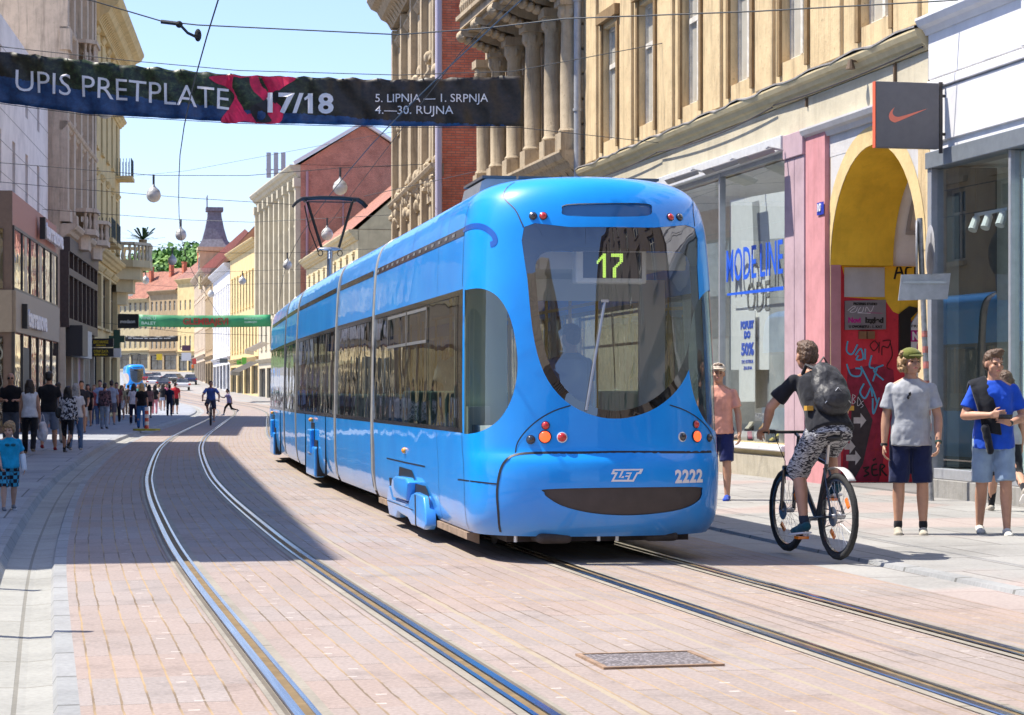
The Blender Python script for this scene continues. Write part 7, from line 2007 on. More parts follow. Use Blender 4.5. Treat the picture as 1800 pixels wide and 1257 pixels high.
def ground_at(px_, yf):
    """street point under photo pixel"""
    Y = 5365/(yf-HY) if yf > HY+8 else 400
    for _ in range(30): Y = F*(CAMZ-zg(Y)-0.05)/(yf-HY) if yf-HY > 2 else Y
    return Vector(((px_-HX)/F*Y, Y, zg(Y)+0.05))
def cap_fn(col, back=False):
    def f(root, J, hp, hr, q):
        mb = MB(); mb.ball(hp+hr @ (V3(0,0.006,0.040)*q), (0.056*q,0.064*q,0.042*q), 16, 10, hr); 
        o = remesh(mb, 'cap', cloth(col), 0.008, 2, 0.5, root)
        b = MB(); s = 1 if not back else -1
        b.ball(hp+hr @ (V3(0,-0.060*s,0.036)*q), (0.042*q,0.040*q,0.006*q), 14, 6, hr); b.build('peak', cloth(col), o, 60)
    return f

# ---- the three young men and the others on the right-hand pavement
gA = Vector((3.93, 20.75, 0.045))
def shades_at_neck(root, J, hp, hr, q):
    cap_fn((0.13,0.14,0.03))(root, J, hp, hr, q)
    e = MB(); p = J['chest']+V3(-0.02,-0.155,0.075)
    for s in (-1,1): e.ball(p+V3(0.008*s,0.0,-0.03+0.016*s), (0.013,0.007,0.022), 10, 6)
    e.build('sunglasses', SHADES, root, 60)
    b = MB(); b.lathe([(0.033,-0.012),(0.035,0.0),(0.033,0.012)], 12, J['wrp'], (J['wrp']-J['elp'])); b.build('wrist_band', cloth((0.03,0.06,0.05)), root, 60)
    b = MB(); b.lathe([(0.033,-0.012),(0.035,0.0),(0.033,0.012)], 12, J['wrn'], (J['wrn']-J['eln'])); b.build('wrist_band', cloth((0.03,0.03,0.03)), root, 60)
person('young man in grey T-shirt and navy shorts wearing an olive cap, standing still', tuple(gA), R(-9), 1.83, pose=dict(spread=2.5, armn=-2, elbn=10, outn=9, armp=4, elbp=22, outp=13, inp=0.10, hem=0.045), skin=1,
       top=('short',(0.36,0.37,0.39)), bot=('shorts',(0.012,0.018,0.06),'',0.90), shoe=(0.42,0.38,0.30), hair=('curly','fair'), near=True, headrot=R(28), extra=shades_at_neck, sock=(0.02,0.02,0.025))
gB = Vector((4.74, 20.72, 0.045))
def sweater(root, J, hp, hr, q):
    mb = MB()
    pth = smooth_outline([(0,0.135,1.10),(0,0.13,1.30),(0.04,0.085,1.47),(0.08,0.0,1.535),(0.14,-0.10,1.45),(0.22,-0.165,1.30),(0.32,-0.18,1.14),(0.40,-0.175,0.98)], 4, False) if False else None
    PT = [(0.00,0.14,1.12),(0.01,0.135,1.32),(0.01,0.09,1.45),(0.02,0.0,1.505),(0.04,-0.105,1.42),(0.08,-0.155,1.28),(0.12,-0.17,1.14),(0.14,-0.165,1.00)]
    def dr(u, v):
        i = min(6, int(v*7)); t = v*7-i; t = t*t*(3-2*t)*0.5+t*0.5; a, b = PT[i], PT[i+1]; x0 = a[0]+(b[0]-a[0])*t; y0 = a[1]+(b[1]-a[1])*t; z0 = a[2]+(b[2]-a[2])*t
        return (-0.262+x0*1.0+u*(0.155+0.03*v), y0-0.012*math.sin(u*9+v*3)+(0.03*(1-u) if v > .5 else 0), z0+0.055*u*(1-abs(2*v-0.9))-0.03*(u-0.5)*(v > .9))
    mb.grid(dr, [i/10 for i in range(11)], [j/28 for j in range(29)])
    o = mb.build('sweater', cloth((0.012,0.014,0.02)), root, 60); sd = o.modifiers.new('s','SOLIDIFY'); sd.thickness = 0.035; sd.offset = 0; sb = o.modifiers.new('b','SUBSURF'); sb.levels = 1; sb.render_levels = 1
    m2 = MB(); m2.rcone((-0.10,-0.185,1.05), 0.045, (-0.07,-0.19,0.92), 0.04, 12); m2.rcone((-0.07,-0.19,0.92), 0.04, (-0.055,-0.185,0.83), 0.037, 12); q2 = remesh(m2, 'sleeve', cloth((0.012,0.014,0.02)), 0.01, 2, 0.5, o); crumple(q2, 0.008, 14)
    b = MB(); b.lathe([(0.03,-0.014),(0.033,0.0),(0.03,0.014)], 12, J['wrp'], (J['wrp']-J['elp'])); b.build('watch', T_BLACK, root, 60)
rB, JB = person('young man in bright blue T-shirt with a dark sweater over his shoulder', tuple(gB), R(-6), 1.82,
       pose=dict(hipp=10, kneep=6, hipn=-4, kneen=14, spread=2, hem=0.06, curl=0.5), skin=1, top=('short',(0.012,0.075,0.50)), bot=('shorts',(0.24,0.33,0.45),'',0.86), shoe=(0.55,0.53,0.47), hair=('quiff','brown'), near=True,
       J=dict(eln=(-0.285,-0.04,1.17), wrn=(-0.055,-0.26,1.18), hdn=(0.9,-0.45,0.1), hwn=(0,0,1), elp=(0.29,0.0,1.16), wrp=(0.13,-0.235,1.10), hdp=(-0.75,-0.6,0.35), hwp=(0,0,1)), headrot=R(22), headtilt=R(6), extra=sweater)
ph = thing('mobile_phone', 'dark mobile phone held in front by the man in the blue T-shirt', 'phone', tuple(gB+Matrix.Rotation(R(-6),3,'Z') @ V3(0.075,-0.325,1.165)), R(-6))
q = MB(); q.M = Matrix.Rotation(R(-35), 4, 'X'); q.box(-0.065,0.065,-0.035,0.035,-0.004,0.004); o_ = q.build('case', T_BLACK, ph); q = MB(); q.M = Matrix.Rotation(R(-35), 4, 'X'); q.box(-0.058,0.058,-0.03,0.03,0.0042,0.005); q.build('screen', T_DLENS, ph)
person('woman with long brown hair and grey top walking away behind the man in bright blue', tuple(V3(5.72,24.4,0.06)), R(178), 1.68, True, dict(hipp=22, kneep=8, hipn=-22, kneen=42, armp=-8, armn=6), 1, ('short',(0.42,0.42,0.44)), ('leggings',(0.015,0.015,0.018),''), (0.40,0.36,0.30), ('longer','brown'), near=True)
person('man in salmon T-shirt and navy shorts half hidden behind the tram', tuple(V3(2.68,27.3,0.05)), R(-14), 1.77, pose=dict(hipp=8, kneep=5, hipn=-5, kneen=10, outp=14, elbp=14), skin=1,
       top=('short',(0.72,0.33,0.24)), bot=('shorts',(0.015,0.022,0.10),''), shoe=(0.02,0.06,0.36), hair=('short','brown'), near=True, extra=cap_fn((0.6,0.52,0.42)), headrot=R(10))

# ---- child with a plastered arm
def cast(root, J, hp, hr, q):
    b = MB(); d = (J['wrp']-J['elp']); b.rcone(J['elp']+d*0.05, 0.036, J['wrp']+d*0.12, 0.032, 12); b.build('arm_plaster', plain('plaster_white', (0.7,0.72,0.74), 0.8), root, 60)
    t = MB(); 
    for s in (-1,1): t.ball(J['chest']+V3(0.035*s,-0.092,0.03), (0.03,0.012,0.018), 8, 6)
    t.build('shirt_print', cloth((0.01,0.10,0.13)), root, 60)
person('small fair haired child in turquoise T-shirt and checked shorts with a plastered arm', tuple(V3(-5.95,24.9,0.055)), R(22), 1.03, pose=dict(hipp=-10, kneep=12, hipn=12, kneen=8, outp=16, elbp=10, armp=-4, elbn=30, armn=8, inn=.2), skin=0, top=('short',(0.01,0.30,0.50)), bot=('shorts',(0.05,0.33,0.50),'plaid',0.95), shoe=(0.16,0.17,0.2),
       hair=('fringe','fair'), near=True, scale_child=1.32, headrot=R(-25), headtilt=R(14), extra=cast, fat=1.12)
bpy.data.materials  # (checked cloth uses a pale second tone)

# ---- the crowd on the left and beyond
K_ = (0.012,0.012,0.015); NAVY = (0.012,0.016,0.04); DEN = (0.10,0.17,0.30); LDEN = (0.30,0.38,0.48); WH = (0.62,0.62,0.64)
BACK, FRONT = 180, 0
CROWD = [
 # px, head y, foot y, heading, female, top, bottom, shoes, hair, skin, label, pose
 (19,655,791,10,0,('short',K_),('trousers',(0.09,0.10,0.12),''),(.02,.02,.02),('bald','dark'),1,'bald man in black polo shirt and sunglasses looking down at his phone',dict(elbp=95,elbn=95,inp=.5,inn=.5),'s'),
 (52,666,798,185,1,('none_sleeve',WH),('trousers',K_,''),(.25,.17,.1),('longer','dark'),1,'long haired woman in white sleeveless top and black trousers carrying a plastic bag',dict(hipp=12,hipn=-14,kneen=20),''),
 (86,652,792,188,0,('short',K_),('shorts',(0.16,0.20,0.28),'',0.95),(.28,.03,.04),('short','black'),1,'tall dark haired man in black T-shirt and denim shorts with red shoes',dict(hipn=14,hipp=-12,kneep=22),''),
 (119,678,795,176,1,('long',(0.55,0.55,0.57),'floral'),('leggings',K_,''),(.05,.05,.05),('longer','black'),1,'black haired woman in black and white floral jacket with a shoulder bag',dict(hipp=10,hipn=-16,kneen=26),'b'),
 (133,674,791,182,1,('short',WH),('trousers',DEN,''),(.5,.48,.45),('long','grey'),0,'grey blonde woman in white top and blue jeans beside the floral jacket',dict(hipp=-10,hipn=8),''),
 (102,672,779,184,0,('short',(0.3,0.3,0.33)),('trousers',(0.4,0.38,0.34),''),(.1,.1,.1),('short','dark'),1,'man in pale trousers mostly hidden behind the tall man in black',{},''),
 (143.6,668,761,4,0,('short',(0.03,0.03,0.04)),('shorts',(0.5,0.52,0.56),'',0.8),(.12,.07,.05),('short','dark'),1,'young man in dark T-shirt and whitish shorts coming towards the viewer',dict(hipp=14,hipn=-8,kneen=12,elbp=60),''),
 (155,675,750,-3,1,('short',K_),('shorts',K_,'',0.5),(.1,.07,.05),('long','dark'),1,'bare legged woman in black top and short black shorts',dict(hipp=8),''),
 (166,676,748,6,1,('none_sleeve',(0.35,0.1,0.1)),('trousers',DEN,''),(.4,.4,.4),('long','fair'),0,'fair haired woman in dark red top between two men',{},''),
 (176,668,748,2,0,('long',(0.30,0.42,0.62)),('trousers',NAVY,''),(.03,.03,.03),('short','black'),1,'man in light blue long sleeved shirt',{},''),
 (184,673,754,178,1,('long',(0.22,0.13,0.15),'floral'),('trousers',LDEN,''),(.03,.03,.03),('short','dark'),1,'person in patterned mauve blouse and pale blue trousers seen from behind',{},''),
 (205,672,742,8,0,('short',(0.18,0.05,0.05)),('trousers',K_,''),(.05,.05,.05),('short','dark'),2,'man in maroon T-shirt near the shop corner',{},''),
 (214,677,738,-4,1,('short',(0.30,0.25,0.14)),('skirt',(0.6,0.57,0.55),''),(.3,.2,.14),('long','dark'),2,'woman in khaki top and white skirt walking towards the viewer',dict(hipp=8,hipn=-8),'s'),
 (225,676,729,170,0,('short',K_),('trousers',(0.1,0.08,0.07),''),(.1,.1,.1),('short','black'),1,'man in black T-shirt with dark trousers in the middle of the crowd',{},''),
 (235,674,746,184,1,('short',WH),('trousers',NAVY,''),(.4,.4,.4),('long','dark'),1,'woman in white T-shirt and dark jeans next to the blonde woman',{},''),
 (249,673,753,186,1,('short',K_),('trousers',(0.05,0.17,0.42),''),(.05,.05,.05),('longer','blond'),0,'woman with very long blonde hair in black top and blue jeans',dict(hipp=5,hipn=-7),''),
 (262,676,735,180,1,('short',(0.25,0.12,0.1)),('shorts',K_,'',0.6),(.05,.05,.05),('long','black'),2,'dark haired woman in brown top and black shorts behind the blonde woman',{},''),
 (272,676,728,183,1,('short',K_),('trousers',(0.55,0.2,0.25),''),(.4,.3,.3),('long','black'),1,'woman in black top and pink trousers',{},''),
 (286,674,722,180,1,('short',K_),('shorts',(0.3,0.33,0.42),'',0.5),(.2,.15,.1),('long','dark'),1,'woman in black top and short pale shorts',{},''),
 (298,676,731,181,0,('short',NAVY),('trousers',NAVY,''),(.02,.02,.02),('short','black'),1,'man dressed all in dark navy',{},''),
 (308,671,728,183,0,('short',(0.45,0.02,0.03)),('shorts',K_,'',0.9),(.04,.04,.04),('short','dark'),1,'man in bright red polo shirt and dark shorts',{},''),
 (386,670,702,0,0,('short',(0.45,0.45,0.47)),('shorts',K_,'',0.9),(.3,.3,.3),('short','dark'),1,'man in pale grey T-shirt and black shorts behind the running woman',{},''),
 (394,671,702,180,1,('short',(0.04,0.08,0.35)),('trousers',(0.5,0.1,0.25),''),(.2,.2,.2),('long','black'),1,'woman in deep blue top and pink trousers beyond the tracks',{},''),
 (424,675,703,185,1,('short',(0.42,0.36,0.28)),('trousers',K_,''),(.3,.2,.2),('long','fair'),0,'fair woman in beige top by the far shop awning',{},''),
 (432,676,703,10,1,('short',(0.45,0.28,0.2)),('shorts',(0.5,0.45,0.4),'',0.8),(.3,.2,.2),('long','brown'),1,'woman in apricot top and cream shorts by the far shop awning',{},''),
 (440,669,703,182,0,('short',(0.03,0.16,0.18)),('shorts',(0.05,0.1,0.16),'',0.9),(.3,.3,.3),('short','black'),1,'man in teal shirt with teal shorts by the far shop awning',{},''),
 (447,675,703,178,0,('short',K_),('trousers',K_,''),(.05,.05,.05),('short','black'),1,'man all in black nearest the tram by the far shop awning',{},''),
 (339,653,690,0,0,('short',(0.8,0.2,0.03)),('trousers',(0.2,0.2,0.1),''),(.1,.1,.1),('short','dark'),1,'worker in orange vest at the far side of the street',{},''),
 (350,668,699,3,0,('short',K_),('trousers',(0.3,0.3,0.35),''),(.1,.1,.1),('short','black'),1,'man in black T-shirt and grey trousers on the far roadway',{},''),
 (196,668,747,186,0,('short',(0.3,0.34,0.4)),('shorts',(0.1,0.1,0.12),'',0.9),(.2,.2,.2),('short','dark'),1,'man in slate grey T-shirt and black shorts at the shop pier',dict(hipp=12,hipn=-10),''),
 (219,674,727,4,0,('short',(0.5,0.48,0.4)),('trousers',(0.2,0.18,0.15),''),(.1,.1,.1),('short','grey'),0,'grey haired man in cream shirt deep in the crowd',{},''),
 (243,675,724,4,1,('short',(0.05,0.2,0.18)),('skirt',(0.1,0.1,0.12),''),(.1,.1,.1),('long','brown'),1,'woman in dark green top and black skirt deep in the crowd',{},''),
 (278,676,719,178,0,('short',(0.55,0.55,0.5)),('shorts',(0.3,0.25,0.18),'',0.9),(.4,.4,.4),('short','fair'),0,'fair haired man in off white T-shirt and tan shorts',{},''),
 (292,675,717,2,1,('vest',(0.5,0.12,0.2)),('trousers',(0.4,0.4,0.42),''),(.3,.3,.3),('long','black'),1,'woman in raspberry vest and grey trousers far down the pavement',dict(hipp=14,hipn=-12),''),
 (334,668,692,3,1,('short',(0.5,0.3,0.25)),('shorts',(0.25,0.28,0.35),'',0.6),(.3,.3,.3),('long','brown'),1,'woman in peach top crossing the far roadway',{},''),
 (356,669,697,175,1,('short',(0.4,0.3,0.35)),('trousers',(0.45,0.45,0.5),''),(.3,.3,.3),('long','dark'),1,'woman in lilac grey clothes on the far roadway',{},''),
]
def bag_fn(root, J, hp, hr, q):
    b = MB(); b.ball(J['hipp']+V3(0.13,0.02,0.12), (0.07,0.14,0.13), 10, 8); b.build('shoulder_bag', T_RUBBER, root, 60)
for (x, yh, yf, hd, fem, tp, bt, shc, hr_, sk_, lab, ps_, fl) in CROWD:
    g = ground_at(x, yf); H = max(1.5, min(1.95, (yf-yh)/F*g.y))
    if tp[0] == 'none_sleeve': tp = ('vest',)+tp[1:]
    person(lab, tuple(g), R(hd)-math.atan2(g.x, -g.y)-PI if False else R(hd), H, bool(fem), dict(dict(hipp=6, hipn=-8, kneen=10), **ps_), sk_, tp, bt, shc, hr_, shades='s' in fl, group='people walking along the street', extra=bag_fn if 'b' in fl else None)
# running woman
g = ground_at(403, 730)
person('woman in lavender T-shirt and black leggings running across the tracks', tuple(g), R(-75), 1.66, True, dict(hipp=38, kneep=25, hipn=-22, kneen=55, lean=10, armp=-40, elbp=35, armn=45, elbn=60), 1, ('short',(0.42,0.34,0.52)), ('leggings',K_,''), (.6,.6,.6), ('pony','black'))
bgd = ground_at(64, 797)
pb = thing('plastic_bag', 'white plastic carrier bag hanging from the hand of the long haired woman', 'bag', (bgd.x+0.14, bgd.y, bgd.z+0.28), 0.2)
q = MB(); q.rcone((0,0,0.12), 0.13, (0,0,0.36), 0.09, 12); o_ = remesh(q, 'bag_body', plain('bag_plastic', (0.6,0.58,0.6), 0.4, var=0.1), 0.02, 2, 0.5, pb); crumple(o_, 0.03, 9)
q = MB(); q.tube([(-0.05,0,0.42),(-0.02,0,0.58),(0.0,0,0.62),(0.02,0,0.58),(0.05,0,0.42)], 0.012, 6); q.build('handles', bpy.data.materials['bag_plastic'], pb)
# ================================================================ bicycles and their riders
BK_F = plain('bike_frame_black', (0.015,0.018,0.025), 0.3, coat=0.8); BK_R = plain('bike_rubber', (0.018,0.018,0.018), 0.85, bump=0.6, bscale=90); BK_A = plain('bike_alloy', (0.45,0.45,0.46), 0.3, 0.9)
BK_O = plain('reflector_orange', (0.9,0.22,0.01), 0.25, coat=1.0); BK_G = plain('mudguard_grey', (0.50,0.48,0.45), 0.5); BK_S = plain('saddle_black', (0.02,0.02,0.022), 0.6)
def bicycle(label, loc, rot, group=None):
    """travels along local +y"""
    t = thing('bicycle', label, 'bicycle', loc, rot, group); r = 0.345; wb = 1.04
    def wheel(y):
        w = MB(); 
        n = 40
        for i in range(n):
            pass
        ring = [(0, y+(r-0.002)*math.cos(2*PI*i/n), 0.36+(r-0.002)*math.sin(2*PI*i/n)) for i in range(n)]
        idx = []
        for i in range(n):
            a = 2*PI*i/n; row = []
            for j in range(10):
                b = 2*PI*j/10; rr = r-0.004+0.027*math.cos(b)+(0.004 if (i % 2 and math.cos(b) > .3) else 0); row.append(w.vert((0.027*math.sin(b), y+rr*math.cos(a), 0.36+rr*math.sin(a))))
            idx.append(row)
        for i in range(n):
            for j in range(10): w.face((idx[i][j], idx[i][(j+1)%10], idx[(i+1)%n][(j+1)%10], idx[(i+1)%n][j]))
        o = w.build('wheel', BK_R, t, 60)
        w = MB(); w.lathe([(r-0.045,-0.012),(r-0.026,-0.014),(r-0.026,0.014),(r-0.045,0.012),(r-0.045,-0.012)], 40, (0,y,0.36), (1,0,0), close=False); w.build('rim', BK_F, o, 40)
        w = MB()
        for i in range(28):
            a = 2*PI*i/28; s = 0.03 if i % 2 else -0.03; w.tube([(s, y+0.02*math.cos(a+0.6), 0.36+0.02*math.sin(a+0.6)), (0, y+(r-0.04)*math.cos(a), 0.36+(r-0.04)*math.sin(a))], 0.0016, 4, False)
        w.build('spokes', BK_A, o); w = MB(); w.cyl((-0.06,y,0.36),(0.06,y,0.36),0.022); w.lathe([(0.05,-0.002),(0.085,-0.002),(0.085,0.002),(0.05,0.002)], 24, (-0.045,y,0.36), (1,0,0)); w.build('hub', BK_A, o, 40)
        for a in (2.5, -0.9):
            w = MB(); w.obox((0.012, y+0.2*math.cos(a), 0.36+0.2*math.sin(a)), (0.008,0,0), (0,0.018*math.cos(a),0.018*math.sin(a)), (0,-0.045*math.sin(a),0.045*math.cos(a))); w.build('reflector', BK_O, o)
    wheel(0.0); wheel(wb)
    f = MB(); bb, st, hu, hl = V3(0,0.42,0.32), V3(0,0.22,0.80), V3(0,0.83,0.93), V3(0,0.87,0.80)
    f.tube([bb, st], 0.018, 10); f.tube([st, hu], 0.019, 10); f.tube([bb, hl], 0.024, 10); f.tube([hu, hl], 0.022, 10)
    for s in (-1,1): f.tube([(s*0.03,0.40,0.33),(s*0.065,0,0.36)], 0.011, 8); f.tube([(s*0.02,0.23,0.76),(s*0.062,0,0.36)], 0.010, 8)
    f.build('frame', BK_F, t, 40)
    f = MB()
    for s in (-1,1): f.tube([(s*0.06,wb-0.05,0.72),(s*0.06,wb,0.36)], 0.018, 8)
    f.tube([(-0.07,wb-0.06,0.74),(0.07,wb-0.06,0.74)], 0.022, 8); f.tube([(0,0.88,0.80),(0,wb-0.06,0.74)], 0.02, 8); f.build('fork', BK_F, t, 40)
    f = MB(); f.tube([(0,0.82,0.93),(0,0.80,1.02),(0,0.86,1.05)], 0.017, 8); f.tube([(-0.34,0.78,1.07),(-0.15,0.85,1.06),(0.15,0.85,1.06),(0.34,0.78,1.07)], 0.014, 8); hb = f.build('handlebar', BK_F, t, 40)
    for s in (-1,1): f = MB(); f.cyl((s*0.22,0.825,1.065),(s*0.345,0.778,1.071),0.018); f.build('grip', BK_R, hb, 40)
    f = MB()
    for s in (-1,1): f.tube([(s*0.2,0.86,1.06),(s*0.14,0.96,0.98),(s*0.05,0.98,0.8),(s*0.05,0.97,0.6)], 0.004, 5)
    f.build('brake_cable', BK_R, hb)
    f = MB(); f.tube([st, (0,0.175,1.0)], 0.015, 8); f.build('seat_post', BK_A, t, 40)
    f = MB(); f.ball((0,0.10,1.025), (0.085,0.10,0.03)); f.rcone((0,0.14,1.02), 0.04, (0,0.32,1.02), 0.02, 10); remesh(f, 'saddle', BK_S, 0.012, 3, 0.5, t)
    f = MB(); f.grid(lambda u, v: (v, -0.02+0.42*math.sin(u)*-1+0.02, 0.36+0.42*math.cos(u)), [-0.35+0.09*k for k in range(13)], [-0.035,-0.02,0.02,0.035]); mg = f.build('mudguard', BK_G, t, 60); sd = mg.modifiers.new('s','SOLIDIFY'); sd.thickness = 0.004
    f = MB(); f.cyl((-0.07,0.42,0.32),(0.07,0.42,0.32),0.02); f.lathe([(0.0,-0.003),(0.085,-0.003),(0.085,0.003),(0.0,0.003)], 24, (0.05,0.42,0.32), (1,0,0)); f.tube([(-0.07,0.42,0.32),(-0.08,0.45,0.155)], 0.013, 8); f.tube([(0.07,0.42,0.32),(0.08,0.39,0.485)], 0.013, 8); ck = f.build('crankset', BK_A, t, 40)
    for s, y, z in ((-1,0.45,0.155),(1,0.39,0.485)): f = MB(); f.box(s*0.08,s*0.18,y-0.045,y+0.045,z-0.012,z+0.012); f.build('pedal', BK_O, ck)
    f = MB(); f.tube([(0.05,0.42,0.405),(0.05,0.0,0.40)], 0.005, 5); f.tube([(0.05,0.42,0.235),(0.05,0.0,0.32)], 0.005, 5); f.build('chain', BK_F, t)
    return t
th = math.atan2(0.285, 0.96)
bl0 = V3(2.76, 17.83, 0.035)
bike = bicycle('black mountain bike with grey rear mudguard and orange reflectors carrying the backpack rider', tuple(bl0), th)
rx = lambda x, y, z: (-x, -y, z)        # bike coordinates to the rider's own (who faces his local -y)
RJ = dict(pelvis=(0,0.16,1.10), hipp=(-0.10,0.17,1.08), hipn=(0.10,0.17,1.08), kneep=(-0.14,0.50,0.735), anpx=(0,0,0), kneen=(0.17,0.56,0.90), ankp=(-0.135,0.385,0.275), ankn=(0.135,0.33,0.60),
          chest=(-0.01,0.33,1.40), sh=(-0.01,0.44,1.53), neck=(-0.01,0.50,1.60), head=(-0.03,0.575,1.725), shp=(-0.205,0.45,1.53), shn=(0.185,0.45,1.53), elp=(-0.37,0.57,1.28), wrp=(-0.345,0.72,1.10), eln=(0.34,0.57,1.28), wrn=(0.34,0.70,1.11))
RJ = {a: rx(*b) for a, b in RJ.items() if a != 'anpx'}
RJ['fwd'] = (0,-1,-0.4); RJ['hdp'] = (0.1,-0.9,-0.35); RJ['hdn'] = (-0.1,-0.9,-0.35); RJ['hwp'] = (-1,0,0); RJ['hwn'] = (1,0,0); RJ['toep'] = (0.12,-1,-0.12); RJ['toen'] = (-0.1,-1,-0.2)
person('cyclist in black T-shirt and zebra patterned shorts riding away with a black backpack', tuple(bl0), th+PI-2*PI*0, 1.82, pose=dict(curl=0.6, hem=0.0), skin=1, top=('short',(0.014,0.015,0.02)), bot=('shorts',(0.44,0.44,0.45),'camo',1.0), shoe=(0.01,0.07,0.10), hair=('short','brown'), near=True, J=RJ, sock=(0.02,0.03,0.05))
bp = thing('backpack', 'black backpack on the back of the cyclist in black T-shirt', 'backpack', tuple(bl0), th)
q = MB(); pk = V3(0.0,0.185,1.43); upv = V3(0,0.42,0.9).normalized(); bkv = V3(0,-0.9,0.42).normalized()
RMb = Matrix((V3(1,0,0), -bkv, upv)).transposed()
q.ball(pk+bkv*0.02, (0.165,0.10,0.24), 16, 12, RMb); q.ball(pk-upv*0.10+bkv*0.04, (0.17,0.12,0.16), 16, 12, RMb); q.ball(pk+upv*0.12, (0.135,0.085,0.14), 16, 12, RMb)
BPK = plain('backpack_nylon', (0.022,0.022,0.025), 0.55, var=0.3, bump=0.4, bscale=30)
o_ = remesh(q, 'main_bag', BPK, 0.012, 3, 0.5, bp); crumple(o_, 0.012, 12)
q = MB(); q.ball(pk-upv*0.11+bkv*0.12, (0.135,0.06,0.105), 16, 12, RMb); o_ = remesh(q, 'front_pocket', BPK, 0.012, 3, 0.5, bp); crumple(o_, 0.008, 14)
q = MB()
for s in (-1,1): q.tube([pk+upv*0.2+V3(s*0.07,0.02,0), pk+upv*0.24+V3(s*0.10,0.13,0.0), pk+upv*0.12+V3(s*0.14,0.22,-0.02)], 0.018, 6)
q.tube([pk+upv*0.25+V3(-0.04,0,0), pk+upv*0.30+bkv*0.03, pk+upv*0.25+V3(0.04,0,0)], 0.009, 6); q.build('strap', BPK, bp, 60)
q = MB(); q.tube([pk-upv*0.18+bkv*0.125+V3(-0.12,0,0), pk-upv*0.06+bkv*0.185, pk-upv*0.18+bkv*0.125+V3(0.12,0,0)], 0.004, 5); q.build('zip', T_ALU, bp)
q = MB()
for s in (-1,1): q.obox(pk-upv*0.17+V3(s*0.19,0.06,0), (0.03,0,0), (0,0.03,0.0), (0,0,0.02))
q.build('buckle', plain('mustard_strap', (0.55,0.30,0.04), 0.7), bp)
# the rider coming down the left track
c2 = ground_at(371, 746); c2.z = zg(c2.y)+0.02
b2 = copy_tree(bike); b2.location = c2; b2.rotation_euler = (0,0,math.atan(-dC(c2.y))+PI); b2['label'] = 'dark bicycle ridden towards the viewer along the left track'
rot2 = b2.rotation_euler[2]
person('cyclist in blue T-shirt and dark shorts riding towards the viewer along the left track', tuple(c2), rot2+PI, 1.82, pose=dict(curl=0.6, hem=0.0), skin=1, top=('short',(0.06,0.12,0.36)), bot=('shorts',(0.02,0.025,0.05),'',1.0), shoe=(0.2,0.2,0.22), hair=('short','dark'),
       J={**RJ, **{a: rx(*b) for a, b in dict(chest=(0,0.22,1.42), sh=(0,0.27,1.57), neck=(0,0.29,1.64), head=(0,0.33,1.77), shp=(-0.2,0.27,1.57), shn=(0.2,0.27,1.57)).items()}}, shades=True)

# ---- passengers inside the first section of the tram
for x_, t_, hd, fem, tp, hr_, lab in ((-0.62,3.25,60,True,('short',(0.5,0.06,0.07)),('long','dark'),'passenger in red top standing inside the tram by a side window'),(-0.55,4.6,-20,False,('short',(0.5,0.5,0.52)),('short','dark'),'passenger in pale T-shirt standing inside the tram near the joint'),
        (0.25,2.7,200,False,('short',(0.05,0.08,0.2)),('short','brown'),'passenger in navy T-shirt standing behind the end window of the tram')):
    p_ = tram_w(V3(x_, t_, 0.385)); person(lab, tuple(p_), ROT1+R(hd), 1.72, fem, {}, 1, tp, ('trousers',(0.03,0.03,0.05),''), (.1,.1,.1), hr_)
# ================================================================ banners, wires, lamps, signs, far traffic
WIRE = plain('wire_dark', (0.03,0.035,0.04), 0.6)
def wire(name, label, pts, r, cat='wire', group=None):
    t = MB(); p0 = Vector(pts[0]); t.tube([Vector(p)-p0 for p in pts], r*0.75, 5); o = t.build(name, WIRE, None, 60, p0); return tag(o, label, cat, group)
def banner_mat():
    m, nt, b = new_mat('banner_print'); L = nt.links; uv, u, v = uv_nodes(nt)
    mp = N(nt, 'ShaderNodeMapping'); mp.inputs['Scale'].default_value = (60, 6, 1); L.new(uv, mp.inputs[0])
    n1 = N(nt, 'ShaderNodeTexNoise', i_Scale=1.6, i_Detail=7.0, i_Roughness=0.7); L.new(mp.outputs[0], n1.inputs['Vector'])
    gr = ramp(nt, [(0.38, (0.008,0.008,0.007)), (0.55, (0.025,0.05,0.02)), (0.72, (0.13,0.15,0.05))]); L.new(n1.outputs['Fac'], gr.inputs['Fac'])
    br = ramp(nt, [(0.35, (0.010,0.008,0.006)), (0.6, (0.035,0.024,0.015)), (0.75, (0.015,0.03,0.07))]); L.new(n1.outputs['Fac'], br.inputs['Fac'])
    e = ramp(nt, [(0.0, 1.0), (0.05, 1.0), (0.22, 0.0), (0.55, 0.0), (0.68, 1.0)]); L.new(u, e.inputs['Fac'])
    m1 = N(nt, 'ShaderNodeMixRGB'); L.new(e.outputs[0], m1.inputs[0]); L.new(gr.outputs[0], m1.inputs[1]); L.new(br.outputs[0], m1.inputs[2])
    bl = ramp(nt, [(0.3, (0.01,0.03,0.09)), (0.7, (0.025,0.09,0.24))]); L.new(n1.outputs['Fac'], bl.inputs['Fac'])
    thr = math_n(nt, 'SUBTRACT', math_n(nt, 'ADD', 0.46, math_n(nt, 'MULTIPLY', n1.outputs['Fac'], 0.16)), math_n(nt, 'MULTIPLY', u, 0.55))
    m2 = N(nt, 'ShaderNodeMixRGB'); L.new(math_n(nt, 'LESS_THAN', v, thr), m2.inputs[0]); L.new(m1.outputs[0], m2.inputs[1]); L.new(bl.outputs[0], m2.inputs[2])
    L.new(m2.outputs[0], b.inputs['Base Color']); b.inputs['Roughness'].default_value = 0.45; return m
YB = 40.0
